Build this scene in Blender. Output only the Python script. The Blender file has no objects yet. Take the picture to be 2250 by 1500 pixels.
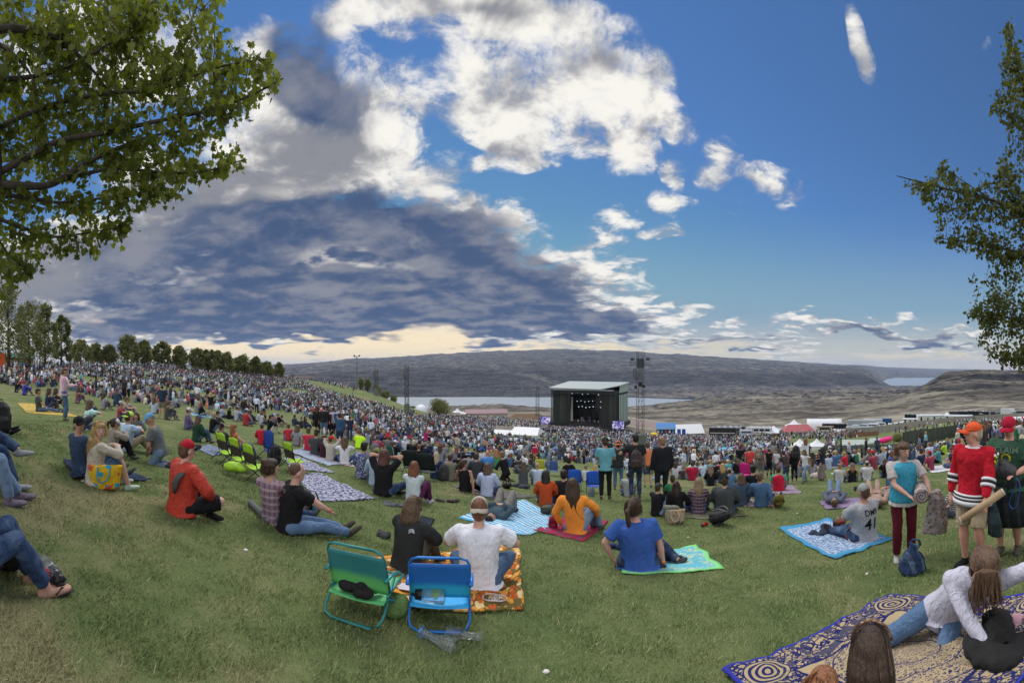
import bpy, bmesh, math, random
import numpy as np
from mathutils import Vector, Matrix
from mathutils import noise as mnoise
R = math.radians
rng = random.Random(7)
nrng = np.random.default_rng(11)
C = bpy.context.scene.collection
S = bpy.context.scene
K = 859.4            # pixels of the photograph per radian of azimuth (a 150 degree cylinder panorama)
X0, HY = 1125.0, 810.0

# ------------------------------------------------------------ camera, sun, sky, exposure
cd = bpy.data.cameras.new('camera'); cam = bpy.data.objects.new('camera', cd); C.objects.link(cam)
cam.location = (0, 0, 0); cam.rotation_euler = (R(90), 0, 0)
cd.type = 'PANO'; cd.panorama_type = 'CENTRAL_CYLINDRICAL'
cd.central_cylindrical_range_u_min = -1125 / K; cd.central_cylindrical_range_u_max = 1125 / K
cd.central_cylindrical_range_v_min = -(1500 - HY) / K; cd.central_cylindrical_range_v_max = HY / K
cd.central_cylindrical_radius = 1.0
cd.clip_start = .05; cd.clip_end = 90000
S.camera = cam
S.view_settings.view_transform = 'Standard'; S.view_settings.look = 'None'
S.view_settings.exposure = 1.1; S.view_settings.gamma = 1.0
S.render.engine = 'CYCLES'
S.cycles.max_bounces = 4; S.cycles.diffuse_bounces = 2; S.cycles.glossy_bounces = 2
S.cycles.transmission_bounces = 4; S.cycles.transparent_max_bounces = 8
S.cycles.volume_bounces = 0
S.cycles.use_denoising = True

SUN_AZ, SUN_EL = R(-16), R(52)
sl = bpy.data.lights.new('sun', 'SUN'); sun = bpy.data.objects.new('sun', sl); C.objects.link(sun)
sl.energy = 1.5; sl.angle = R(42); sl.color = (1.0, .95, .86)
sun.rotation_euler = (R(90) - SUN_EL, 0, math.pi - SUN_AZ)

class NT:
    """small helper to write node expressions"""
    def __init__(s, nt): s.nt = nt; s.n = nt.nodes; s.l = nt.links
    def put(s, node, i, v):
        if v is None: return
        if isinstance(v, bpy.types.NodeSocket): s.l.new(v, node.inputs[i])
        else: node.inputs[i].default_value = v
    def m(s, op, a, b=None, c=None, clamp=False):
        n = s.n.new('ShaderNodeMath'); n.operation = op; n.use_clamp = clamp
        for i, v in enumerate((a, b, c)): s.put(n, i, v)
        return n.outputs[0]
    def mad(s, a, b, c): return s.m('MULTIPLY_ADD', a, b, c)
    def vm(s, op, a, b=None):
        n = s.n.new('ShaderNodeVectorMath'); n.operation = op
        s.put(n, 0, a); s.put(n, 1, b)
        return n.outputs['Value' if op in ('LENGTH', 'DOT_PRODUCT') else 'Vector']
    def scale(s, a, f):
        n = s.n.new('ShaderNodeVectorMath'); n.operation = 'SCALE'; s.put(n, 0, a); s.put(n, 'Scale', f); return n.outputs[0]
    def xyz(s, x, y, z):
        n = s.n.new('ShaderNodeCombineXYZ')
        for i, v in enumerate((x, y, z)): s.put(n, i, v)
        return n.outputs[0]
    def sep(s, v):
        n = s.n.new('ShaderNodeSeparateXYZ'); s.put(n, 0, v); return n.outputs
    def noise(s, vec, scale, det=4, rough=.5, dist=0, color=False, lac=2.0):
        n = s.n.new('ShaderNodeTexNoise'); s.put(n, 'Vector', vec); s.put(n, 'Scale', scale)
        n.inputs['Detail'].default_value = det; n.inputs['Roughness'].default_value = rough
        n.inputs['Distortion'].default_value = dist; n.inputs['Lacunarity'].default_value = lac
        return n.outputs['Color' if color else 'Fac']
    def voro(s, vec, scale, feat='F1', out='Distance'):
        n = s.n.new('ShaderNodeTexVoronoi'); n.feature = feat; s.put(n, 'Vector', vec); s.put(n, 'Scale', scale)
        return n.outputs[out]
    def mr(s, v, a, b, c=0., d=1., smooth=True):
        n = s.n.new('ShaderNodeMapRange'); n.interpolation_type = 'SMOOTHSTEP' if smooth else 'LINEAR'
        for i, q in enumerate((v, a, b, c, d)): s.put(n, i, q)
        return n.outputs[0]
    def mix(s, f, a, b, mode='MIX'):
        n = s.n.new('ShaderNodeMix'); n.data_type = 'RGBA'; n.blend_type = mode
        s.put(n, 0, f)
        for i, v in ((6, a), (7, b)):
            if isinstance(v, tuple) and len(v) == 3: v = (*v, 1)
            s.put(n, i, v)
        return n.outputs[2]
    def ramp(s, f, stops, interp='LINEAR'):
        n = s.n.new('ShaderNodeValToRGB'); s.put(n, 0, f); e = n.color_ramp.elements; n.color_ramp.interpolation = interp
        while len(e) < len(stops): e.new(.5)
        for k, (p, c) in enumerate(stops): e[k].position = p; e[k].color = (*c, 1)
        return n.outputs[0]
    def mapping(s, v, loc, rot, sc, typ='TEXTURE'):
        n = s.n.new('ShaderNodeMapping'); n.vector_type = typ; s.put(n, 0, v)
        n.inputs['Location'].default_value = loc; n.inputs['Rotation'].default_value = (0, 0, rot); n.inputs['Scale'].default_value = sc
        return n.outputs[0]

def build_world():
    w = bpy.data.worlds.new('World'); S.world = w; w.use_nodes = True
    nt = w.node_tree; nt.nodes.clear(); t = NT(nt)
    out = nt.nodes.new('ShaderNodeOutputWorld'); bg = nt.nodes.new('ShaderNodeBackground')
    nt.links.new(bg.outputs[0], out.inputs[0])
    sky = nt.nodes.new('ShaderNodeTexSky'); sky.sky_type = 'NISHITA'; sky.sun_disc = False
    sky.sun_elevation = SUN_EL; sky.sun_rotation = SUN_AZ; sky.altitude = 300; sky.air_density = 1.0; sky.dust_density = .0; sky.ozone_density = 1.6
    d = nt.nodes.new('ShaderNodeTexCoord').outputs['Generated']
    x, y, z = t.sep(d)
    u = t.m('ARCTAN2', x, y)
    hr = t.m('SQRT', t.mad(x, x, t.m('MULTIPLY', y, y)))
    v = t.m('MINIMUM', t.m('DIVIDE', z, t.m('MAXIMUM', hr, .02)), 8.0)
    q = t.xyz(u, v, 0.0)
    zz = t.m('ADD', t.m('MAXIMUM', z, 0.), .16)
    pl = t.xyz(t.m('DIVIDE', x, zz), t.m('DIVIDE', y, zz), 0.0)     # the flat cloud deck seen in perspective
    nA = t.noise(pl, 2.3, 2, .5, color=True)
    nB = t.noise(pl, 5.2, 10, .66, .35)
    nC = t.noise(pl, 1.15, 6, .6, .15)
    wq = t.vm('ADD', q, t.scale(t.vm('SUBTRACT', nA, (.5, .5, .5)), .16))
    def field(blobs):
        acc = 0.0
        for (bx, by, rx, ry, an, s_) in blobs:
            mp = t.mapping(wq, ((bx - X0) / K, (HY - by) / K, 0), R(an), (rx / K, ry / K, 1))
            g = nt.nodes.new('ShaderNodeTexGradient'); g.gradient_type = 'SPHERICAL'; nt.links.new(mp, g.inputs[0])
            acc = t.mad(g.outputs['Fac'], s_, acc)
        return acc
    cover = field(CLOUDS); dark = field(DARKS); grey = field(GREYS); bright = field(BRIGHTS)
    # clear sky
    base = t.vm('MINIMUM', sky.outputs[0], (5., 5., 5.))
    hsv = nt.nodes.new('ShaderNodeHueSaturation'); hsv.inputs['Saturation'].default_value = SKY_SAT
    nt.links.new(base, hsv.inputs['Color'])
    blue = t.mix(1.0, hsv.outputs[0], SKY_TINT, 'MULTIPLY')
    blue = t.mix(t.mr(t.m('ABSOLUTE', v), .0, .42, 1., 0.), blue, SKY_MID)
    blue = t.mix(t.mr(t.m('ABSOLUTE', v), -.02, .15, 1., 0.), blue, SKY_LOW)
    # cloud density
    nf = t.m('SUBTRACT', nB, .5)
    dens = t.m('ADD', cover, t.mad(nf, 5.0, t.mad(t.m('SUBTRACT', nC, .5), 2.2, 0.)))
    dens = t.m('ADD', dens, .42)
    alpha = t.m('MULTIPLY', t.m('POWER', t.mr(dens, .35, 1.7), .8), t.mr(cover, .03, .25))
    n3 = t.noise(pl, 3.4, 8, .58, .35)
    n3b = t.noise(t.vm('ADD', pl, (.06, -.13, 0.)), 3.4, 8, .58, .35)
    relief = t.m('SUBTRACT', n3, n3b)
    nl = t.noise(pl, 1.3, 7, .55, .5)
    core = t.mr(t.m('ADD', grey, t.mad(t.m('SUBTRACT', n3, .5), 2.4, t.mad(relief, 1.6, 0.))), .1, 1.2)
    cw = t.mix(t.mr(t.m('ADD', t.mad(nf, -.9, relief), t.mr(alpha, 0., .8, .16, 0.)), -.10, .26), CL_WHITE, CL_MID)
    cw = t.mix(t.m('MULTIPLY', t.mr(alpha, .2, 1.), core), cw, CL_GREY)
    dk = t.mr(t.m('ADD', dark, t.mad(t.m('SUBTRACT', n3, .5), 1.5, t.mad(relief, 1.2, 0.))), .05, 1.1)
    cdk = t.mix(t.mr(t.m('ADD', t.mad(nf, .32, nl), t.m("MULTIPLY", relief, .65)), .37, .72), CL_DARK, CL_SLATE)
    cc = t.mix(dk, cw, cdk)
    col = t.mix(alpha, blue, cc)
    low = t.mr(v, .07, .16)
    br_ = t.m('MULTIPLY', t.m('MINIMUM', bright, 1.0), t.mix(low, (1., 1., 1.), t.mr(t.m('ADD', relief, nf), -.16, .14, 0., .9)))
    col = t.mix(br_, col, t.mix(low, CL_GLOW, (3.5, 3.35, 3.15)))
    # unseen sky behind the camera, added bright to light people's backs
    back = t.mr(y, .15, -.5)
    col = t.mix(back, col, BACK_FILL)
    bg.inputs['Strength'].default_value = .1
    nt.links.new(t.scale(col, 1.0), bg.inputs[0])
    w.cycles.sampling_method = 'NONE'
SKY_SAT, SKY_TINT, SKY_MID, SKY_LOW = 1.02, (.25, .375, .49), (1.2, 1.8, 2.35), (3.5, 3.25, 2.45)
CL_WHITE, CL_MID, CL_GREY = (4.5, 4.35, 4.05), (2.0, 2.05, 2.15), (1.25, 1.28, 1.42)
CL_DARK, CL_SLATE, CL_GLOW, BACK_FILL = (.25, .44, .92), (1.15, 1.2, 1.45), (5.2, 4.2, 2.6), (7.0, 6.9, 6.9)
# cloud masses: azimuth / height in panorama pixels, half sizes, tilt, strength
CLOUDS = [
 (690,190,190,150,0,1.3),(560,320,160,160,0,1.0),(600,735,560,34,0,2.2),
 (330,640,520,180,0,3.0),(420,560,420,170,0,2.0),(860,650,430,130,0,3.2),(980,540,260,130,0,1.8),(700,520,460,150,0,2.4),(1130,680,330,90,0,2.6),(120,690,300,110,0,2.2),
 (620,400,260,150,0,1.7),(860,345,200,95,-8,1.6),(740,300,220,120,20,1.3),(640,200,130,170,20,1.1),(860,200,130,90,-20,.9),
 (960,10,300,105,0,2.0),(760,35,110,55,20,1.1),(1170,50,190,70,0,1.0),(860,85,50,26,-20,.7),
 (1080,150,150,110,-10,1.5),(1120,240,190,90,-18,1.5),(1290,80,150,90,-20,1.2),(1270,170,120,90,-30,1.2),(1400,190,110,110,-30,1.5),(1350,290,110,120,-50,1.6),(1470,240,90,50,-30,1.2),(1400,330,80,60,0,1.0),
 (1055,255,90,40,0,1.0),(1150,330,100,60,-10,1.1),(1180,370,60,22,0,.8),(1055,345,34,44,20,.9),(1590,365,52,105,6,1.4),(1690,405,95,46,-38,1.35),(1660,380,40,40,0,.9),(1480,440,66,36,-20,1.2),(1500,362,34,56,10,1.15),
 (1435,508,90,28,8,1.2),(1355,480,80,34,20,1.1),(1320,520,50,18,10,.9),(1890,80,24,95,28,1.25),(1915,130,22,60,20,1.0),(1250,560,130,50,20,1.2),(1330,600,130,40,10,1.2),(1400,625,70,22,0,.9),
 (1300,715,240,50,0,1.8),(1480,690,130,20,0,1.2),(1600,745,230,22,0,1.3),(1430,660,90,16,0,1.),(1260,650,80,40,0,1.0),
 (1880,716,200,24,-6,1.5),(2060,742,180,26,-5,1.4),(1760,702,90,14,2,1.0),(1735,772,80,20,0,.8),(1990,772,160,9,0,.6),
 (560,100,70,60,0,1.1),(250,130,300,160,0,1.0),(60,650,160,90,0,1.2),(520,762,260,20,0,1.0),(380,420,180,130,0,1.3),(2170,90,16,22,0,.35)]
DARKS = [(690,150,130,130,20,1.2),(600,722,560,38,0,1.7),(820,260,120,70,20,.6),(560,480,200,60,0,.5),(640,560,520,190,0,1.9),(980,620,360,150,0,2.2),(420,690,560,90,0,1.5),(1080,700,420,60,0,1.6),(780,470,330,80,0,1.7),(1140,640,190,80,0,1.0),
 (1310,718,200,40,0,1.8),(650,130,110,160,20,1.5),(720,240,120,90,30,.8),(1910,730,200,22,-6,1.5),(2080,752,160,18,-4,1.4),(1620,752,230,12,0,1.1),(1350,640,60,30,0,.5),(240,600,240,80,0,.8)]
GREYS = [(80,610,220,150,0,1.3),(700,240,200,130,0,1.1),(420,520,300,90,0,.8),(500,735,500,30,0,1.0),(600,400,280,150,0,1.5),(760,330,160,90,0,1.0),(350,450,260,140,0,1.3),(1060,30,180,50,0,1.1),(1170,150,110,60,0,1.0),(1300,110,110,60,0,1.2),(1120,200,120,40,0,.6),
 (1080,510,150,70,-20,1.2),(150,600,300,120,0,1.0),(1090,300,80,60,0,.7),(1400,260,90,50,0,.7),(1960,732,260,34,-4,1.6),(300,130,200,120,0,.7),(1560,752,300,22,0,1.2),(1340,575,120,30,20,.8)]
BRIGHTS = [(880,772,330,36,0,2.6),(520,785,480,34,0,2.0),(920,750,130,36,0,1.8),(1250,768,330,14,0,.8),(1500,785,420,26,0,.5),(2000,800,500,24,0,.5),
 (880,385,120,24,-10,1.0),(650,392,120,24,0,.8),(730,560,110,22,0,1.1),(820,572,120,16,0,.8),(1110,505,60,30,-30,.8),(1290,560,70,16,20,.7),(380,600,120,16,0,.5),(200,690,160,14,0,.5)]
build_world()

# ------------------------------------------------------------ tagging, materials
def tag(o, label=None, cat=None, group=None, kind=None):
    if label: o['label'] = label
    if cat: o['category'] = cat
    if group: o['group'] = group
    if kind: o['kind'] = kind
    return o
def empty(name, loc=(0, 0, 0), rz=0, label=None, cat=None, group=None):
    o = bpy.data.objects.new(name, None); C.objects.link(o); o.location = loc; o.rotation_euler = (0, 0, rz); o.empty_display_size = .1
    return tag(o, label, cat, group)
def lin(c):
    """sRGB 0-255 picked as the thing's own paint -> linear"""
    return tuple(((v / 255) / 12.92 if v / 255 <= .04045 else ((v / 255 + .055) / 1.055) ** 2.4) for v in c)
MATS = {}
def mat(name, col=(.5, .5, .5), rough=.8, metal=0., var=.12, vs=9., bump=0., bs=60., spec=.3, emit=None, alpha=None, trans=0., attr=False, objcol=False, sheen=0.):
    if name in MATS: return MATS[name]
    m = bpy.data.materials.new(name); m.use_nodes = True; nt = m.node_tree; t = NT(nt); b = nt.nodes['Principled BSDF']
    tc = nt.nodes.new('ShaderNodeTexCoord').outputs['Object']
    base = (*col, 1)
    if objcol: base = nt.nodes.new('ShaderNodeObjectInfo').outputs['Color']
    if attr:
        a = nt.nodes.new('ShaderNodeAttribute'); a.attribute_name = 'col'; base = a.outputs['Color']
    if var:
        n = t.noise(tc, vs, 4, .6)
        f = t.mr(n, .25, .75, 1 - var, 1 + var, False)
        mx = nt.nodes.new('ShaderNodeMix'); mx.data_type = 'RGBA'; mx.blend_type = 'MULTIPLY'; mx.inputs[0].default_value = 1
        t.put(mx, 6, base); nt.links.new(t.xyz(f, f, f), mx.inputs[7]); base = mx.outputs[2]
    t.put(b, 'Base Color', base)
    b.inputs['Roughness'].default_value = rough; b.inputs['Metallic'].default_value = metal
    b.inputs['Specular IOR Level'].default_value = spec
    if sheen: b.inputs['Sheen Weight'].default_value = sheen
    if trans: b.inputs['Transmission Weight'].default_value = trans
    if alpha is not None: b.inputs['Alpha'].default_value = alpha
    if emit: b.inputs['Emission Color'].default_value = (*emit[0], 1); b.inputs['Emission Strength'].default_value = emit[1]
    if bump:
        bn = nt.nodes.new('ShaderNodeBump'); bn.inputs['Strength'].default_value = bump; bn.inputs['Distance'].default_value = .02
        nt.links.new(t.noise(tc, bs, 5, .6), bn.inputs['Height']); nt.links.new(bn.outputs[0], b.inputs['Normal'])
    MATS[name] = m
    return m

def mesh_obj(name, V, F, m=None, parent=None, loc=None, smooth=False, col=None):
    me = bpy.data.meshes.new(name)
    V = np.asarray(V, dtype=np.float32)
    if isinstance(F, np.ndarray):
        n, k = F.shape
        me.vertices.add(len(V)); me.vertices.foreach_set('co', V.ravel())
        me.loops.add(n * k); me.loops.foreach_set('vertex_index', F.astype(np.int32).ravel())
        me.polygons.add(n); me.polygons.foreach_set('loop_start', np.arange(0, n * k, k, dtype=np.int32))
        me.update(calc_edges=True)
    else:
        me.from_pydata(V.tolist(), [], F)
    if smooth: me.polygons.foreach_set('use_smooth', np.ones(len(me.polygons), dtype=bool))
    if col is not None:
        a = me.color_attributes.new('col', 'FLOAT_COLOR', 'POINT')
        c = np.ones((len(V), 4), dtype=np.float32); c[:, :3] = col; a.data.foreach_set('color', c.ravel())
    for q in (m if isinstance(m, (list, tuple)) else [m]):
        if q: me.materials.append(q)
    o = bpy.data.objects.new(name, me); C.objects.link(o)
    if parent is not None: o.parent = parent
    if loc is not None: o.location = loc
    return o

class MB:
    """collects boxes, prisms, tubes and lofts, then links them as ONE mesh object"""
    def __init__(s): s.v = []; s.f = []
    def add(s, v, f):
        b = len(s.v); s.v += [tuple(p) for p in v]; s.f += [tuple(i + b for i in q) for q in f]; return s
    def box(s, c, d, M=None):
        x, y, z = (k / 2 for k in d)
        v = [Vector((sx * x, sy * y, sz * z)) for sx in (-1, 1) for sy in (-1, 1) for sz in (-1, 1)]
        if M is not None: v = [M @ p for p in v]
        v = [p + Vector(c) for p in v]
        return s.add(v, [(0, 1, 3, 2), (4, 6, 7, 5), (0, 4, 5, 1), (2, 3, 7, 6), (0, 2, 6, 4), (1, 5, 7, 3)])
    def bar(s, a, b, w, h=None):
        a, b = Vector(a), Vector(b); h = h or w; d = b - a
        if d.length < 1e-6: return s
        M = d.to_track_quat('Y', 'Z').to_matrix()
        return s.box((a + b) / 2, (w, d.length, h), M)
    def loft(s, pts, rad, n=10, caps=True, side=None):
        pts = [Vector(p) for p in pts]; rings = []
        for i, p in enumerate(pts):
            d = (pts[min(i + 1, len(pts) - 1)] - pts[max(i - 1, 0)])
            d = d.normalized() if d.length > 1e-9 else Vector((0, 0, 1))
            sd = Vector(side) if side is not None else (Vector((1, 0, 0)) if abs(d.x) < .8 else Vector((0, 1, 0)))
            sd = (sd - d * sd.dot(d)).normalized(); up = d.cross(sd)
            r = rad[i] if isinstance(rad, list) else rad
            rx, ry = r if isinstance(r, (list, tuple)) else (r, r)
            rings.append([p + sd * (rx * math.cos(a)) + up * (ry * math.sin(a)) for a in (2 * math.pi * k / n for k in range(n))])
        v = [q for r in rings for q in r]; f = []
        for i in range(len(rings) - 1):
            for k in range(n): f.append((i * n + k, i * n + (k + 1) % n, (i + 1) * n + (k + 1) % n, (i + 1) * n + k))
        if caps: f += [tuple(range(n - 1, -1, -1)), tuple((len(rings) - 1) * n + k for k in range(n))]
        return s.add(v, f)
    def ball(s, c, r, n=12, m=8, M=None):
        r = r if isinstance(r, (list, tuple)) else (r, r, r); v = []; f = []
        v.append(Vector((0, 0, -r[2])))
        for i in range(1, m):
            a = math.pi * i / m - math.pi / 2
            for k in range(n):
                b = 2 * math.pi * k / n; v.append(Vector((r[0] * math.cos(a) * math.cos(b), r[1] * math.cos(a) * math.sin(b), r[2] * math.sin(a))))
        v.append(Vector((0, 0, r[2])))
        if M is not None: v = [M @ p for p in v]
        v = [p + Vector(c) for p in v]
        for k in range(n): f.append((0, 1 + (k + 1) % n, 1 + k))
        for i in range(m - 2):
            for k in range(n): f.append((1 + i * n + k, 1 + i * n + (k + 1) % n, 1 + (i + 1) * n + (k + 1) % n, 1 + (i + 1) * n + k))
        t0 = 1 + (m - 2) * n
        for k in range(n): f.append((t0 + k, t0 + (k + 1) % n, len(v) - 1))
        return s.add(v, f)
    def build(s, name, m, parent=None, smooth=False, loc=None):
        return mesh_obj(name, s.v, s.f, m, parent, loc, smooth)
def smooth_path(pts, n=6):
    pts = [Vector(p) for p in pts]; out = []
    for i in range(len(pts) - 1):
        p0 = pts[max(i - 1, 0)]; p1 = pts[i]; p2 = pts[i + 1]; p3 = pts[min(i + 2, len(pts) - 1)]
        for k in range(n):
            t = k / n
            out.append(.5 * ((2 * p1) + (p2 - p0) * t + (2 * p0 - 5 * p1 + 4 * p2 - p3) * t * t + (3 * p1 - p0 - 3 * p2 + p3) * t ** 3))
    out.append(pts[-1]); return out
def tubemesh(path, r, n=8): return MB().loft(path, r, n)

# ------------------------------------------------------------ the ground: measured azimuth by azimuth as (distance, height on the panorama)
def hh(p): return p                        # readability only
def near(x, ds=(0.5, 2, 4, 6, 9)):
    lo = (x - X0) / K; out = []
    for d in ds:
        X, Y = d * math.sin(lo), d * math.cos(lo)
        out.append((d, HY + K * (1.65 + .19 * Y + .11 * X) / d))
    return out
COLS = {
 -300: [(14,905),(30,850),(50,822),(70,808),(100,803),(220,801),(300,840),(1500,905),(2500,880),(3500,850),(6000,800),(9000,796)],
 0:   [(13,933),(20,893),(30,862),(50,832),(70,816),(90,808),(120,804),(220,802),(300,840),(1500,905),(2500,885),(3500,850),(6000,806),(9000,800)],
 140: [(13.4,925),(20,902),(30,875),(50,842),(70,822),(95,808),(120,803),(220,802),(300,850),(1500,915),(2500,885),(3500,850),(6000,806),(9000,800)],
 250: [(13,942),(20,915),(40,868),(60,840),(80,820),(105,806),(130,802),(200,803),(300,860),(1500,915),(2500,885),(3500,850),(6000,805),(9000,801)],
 400: [(12,975),(20,930),(40,885),(70,848),(100,825),(125,811),(150,807),(190,808),(300,870),(1500,925),(2500,880),(3500,835),(6000,806),(9000,801)],
 500: [(11,1000),(20,943),(40,900),(70,866),(100,842),(130,823),(155,814),(190,815),(300,880),(1500,930),(2600,873),(3100,835),(3500,830),(6000,808),(9000,803)],
 600: [(11,1012),(20,958),(40,915),(70,882),(100,860),(130,838),(160,825),(190,826),(300,890),(1500,930),(2600,873),(3100,828),(3500,820),(6000,806),(9000,801)],
 700: [(11,1030),(23,963),(45,925),(70,902),(100,878),(130,855),(160,838),(180,840),(240,900),(1500,930),(2700,872),(2900,845),(3100,818),(4000,806),(6000,797),(9000,801)],
 780: [(11,1042),(23,975),(45,940),(70,917),(100,895),(130,868),(155,842),(172,845),(240,910),(1500,930),(2700,872),(2850,848),(3050,811),(4000,800),(6000,788),(9000,795)],
 850: [(11,1052),(23,985),(45,950),(70,930),(100,910),(130,890),(150,873),(170,880),(240,915),(1500,930),(2750,872),(2850,848),(3050,810),(4000,798),(6000,785),(9000,790)],
 920: [(11,1062),(23,996),(45,962),(70,943),(100,926),(130,912),(160,905),(175,908),(260,925),(800,915),(1500,905),(1950,899),(2300,912),(2740,873),(2850,850),(3050,808),(4000,796),(6000,781),(9000,790)],
 1000:[(11,1073),(23,1010),(45,978),(70,960),(100,944),(140,926),(180,916),(240,906),(300,900),(330,905),(700,896),(1400,892),(1950,898),(2300,912),(2740,873),(2900,850),(3050,808),(4000,793),(6000,776),(9000,785)],
 1100:[(11,1085),(23,1026),(45,996),(70,980),(100,966),(140,948),(180,936),(240,914),(300,904),(330,908),(650,893),(1100,887),(1600,893),(1950,898),(2300,912),(2740,872),(2900,850),(3100,812),(4000,790),(6500,770),(9500,785)],
 1250:[(11,1098),(23,1045),(45,1015),(70,996),(100,978),(140,958),(188,940),(240,915),(300,900),(340,915),(700,905),(1200,900),(1500,900),(1850,903),(2250,912),(2740,871),(2900,858),(3330,842),(3440,812),(4500,785),(6500,766),(9500,780)],
 1380:[(11,1100),(23,1048),(45,1018),(70,1000),(100,982),(140,962),(188,944),(240,922),(300,912),(360,925),(700,910),(1200,897),(1500,895),(1980,898),(2300,910),(2720,873),(2900,862),(3470,848),(3580,818),(4500,792),(6500,771),(9500,780)],
 1500:[(11,1099),(23,1046),(45,1016),(70,1000),(100,983),(140,966),(175,955),(240,940),(300,932),(420,925),(700,906),(1300,888),(1900,884),(2300,884),(2450,884),(2600,873),(3000,858),(3580,847),(3690,818),(4600,797),(6500,779),(9500,785)],
 1650:[(11,1091),(23,1036),(45,1008),(70,994),(100,980),(140,966),(175,957),(240,946),(300,940),(420,926),(700,903),(1300,880),(2200,864),(3200,856),(3790,848),(3890,819),(4700,806),(6500,790),(9500,790)],
 1750:[(11,1083),(23,1028),(45,1001),(70,986),(100,974),(140,962),(175,955),(240,945),(300,938),(420,924),(700,900),(1300,877),(2200,863),(3300,855),(3950,849),(4045,820),(4800,809),(6500,797),(9500,796)],
 1850:[(11,1078),(23,1020),(45,993),(70,978),(100,965),(140,953),(175,948),(240,939),(300,930),(420,916),(700,896),(1300,875),(2200,861),(3400,853),(4150,848),(4245,820),(4800,809),(6500,803),(9500,802)],
 1900: [(11,1076),(23,1017),(45,990),(70,974),(100,960),(140,947),(175,942),(240,933),(300,924),(420,911),(700,893),(1300,873),(2200,860),(3400,852),(4200,847),(4290,822),(4900,812),(6500,806),(9500,803),(14000,802)],
 1930: [(11,1076),(23,1016),(45,989),(70,973),(100,958),(140,945),(175,940),(240,931),(300,922),(420,909),(700,892),(1300,873),(2200,860),(3400,852),(4200,848),(4500,836),(4900,836),(5600,838),(7500,830),(9500,812),(14000,806)],
 1945:[(11,1075),(23,1014),(45,987),(70,970),(100,954),(140,941),(175,936),(240,926),(300,918),(420,906),(700,890),(1300,872),(2200,859),(3400,852),(4500,848),(5500,844),(7500,834),(9000,827),(10500,812),(15000,807)],
 2020:[(11,1072),(23,1008),(45,978),(70,962),(100,946),(140,938),(175,934),(200,931),(240,921),(300,910),(420,897),(560,886),(700,868),(850,858),(1300,866),(2200,857),(3400,851),(4800,846),(5500,842),(7500,834),(8500,831),(9500,822),(12000,814),(16000,809)],
 2075:[(11,1070),(23,1002),(45,970),(70,956),(100,940),(140,932),(175,928),(200,925),(240,916),(300,908),(420,896),(560,876),(700,860),(760,857),(775,849),(880,842),(1000,837),(1012,822),(1050,819.5),(1500,817),(2500,818),(3400,850),(4800,846),(7500,836),(9500,824),(12000,817),(16000,811)],
 2150:[(11,1068),(23,998),(45,960),(70,948),(100,934),(140,926),(175,922),(200,919),(240,912),(300,903),(420,888),(560,872),(700,856),(740,853),(752,845),(880,839),(960,835),(972,821),(1050,819.5),(1500,817),(2500,816),(3400,850),(4800,846),(7500,836),(9500,824),(12000,818),(16000,812)],
 2250:[(11,1066),(23,990),(45,950),(70,942),(100,930),(140,922),(175,918),(240,909),(300,899),(420,886),(560,870),(700,856),(740,853),(752,846),(880,841),(960,837),(972,823),(1050,821.5),(1500,818),(2500,816),(3400,850),(4800,846),(7500,836),(9500,824),(12000,819),(16000,814)],
 2600:[(11,1040),(23,950),(45,915),(70,905),(100,900),(140,900),(240,896),(420,875),(700,845),(1050,822),(1500,817),(2500,815),(6000,820),(16000,813)]}
DG = np.concatenate([np.geomspace(.4, 40, 90), np.geomspace(41.5, 320, 80), np.geomspace(324, 22000, 330)])
XG = np.concatenate([np.arange(-1200, -60, 60), np.arange(-60, 2310, 7.5), np.arange(2320, 3460, 60)])
def build_height():
    keys = sorted(COLS); Z = np.zeros((len(keys), len(DG)))
    for i, k in enumerate(keys):
        pts = near(k) + COLS[k]
        d = np.array([p[0] for p in pts]); z = np.array([-(p[1] - HY) * p[0] / K for p in pts])
        d = np.append(d, 30000); z = np.append(z, z[-1])
        Z[i] = np.interp(np.log(DG), np.log(d), z)
        a = np.pad(Z[i], 3, mode='edge'); sm = np.convolve(a, [.06, .12, .2, .24, .2, .12, .06], 'valid')
        Z[i][DG < 400] = sm[DG < 400]
    H = np.zeros((len(XG), len(DG)))
    kx = np.array(keys, float)
    for j in range(len(DG)): H[:, j] = np.interp(XG, kx, Z[:, j])
    n = 41; ker = np.hanning(n); ker /= ker.sum()                      # round off the azimuth steps of the lawn
    wide = np.stack([np.convolve(np.pad(H[:, j], n // 2, mode='edge'), ker, 'valid') for j in range(len(DG))], 1)
    n2 = 9; k2 = np.hanning(n2 + 2)[1:-1]; k2 /= k2.sum()
    fine = np.stack([np.convolve(np.pad(H[:, j], n2 // 2, mode='edge'), k2, 'valid') for j in range(len(DG))], 1)
    w = np.clip((DG - 250) / 200, 0, 1)[None]
    H = wide * (1 - w) + fine * w
    behind = np.clip((np.abs(XG - X0) - 1300) / 500, 0, 1)[:, None]    # behind the photographer the bank keeps climbing
    back = np.minimum(-1.65 + .10 * DG, 12)[None] + 0 * H
    return H * (1 - behind) + back * behind
HG = build_height()
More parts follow.
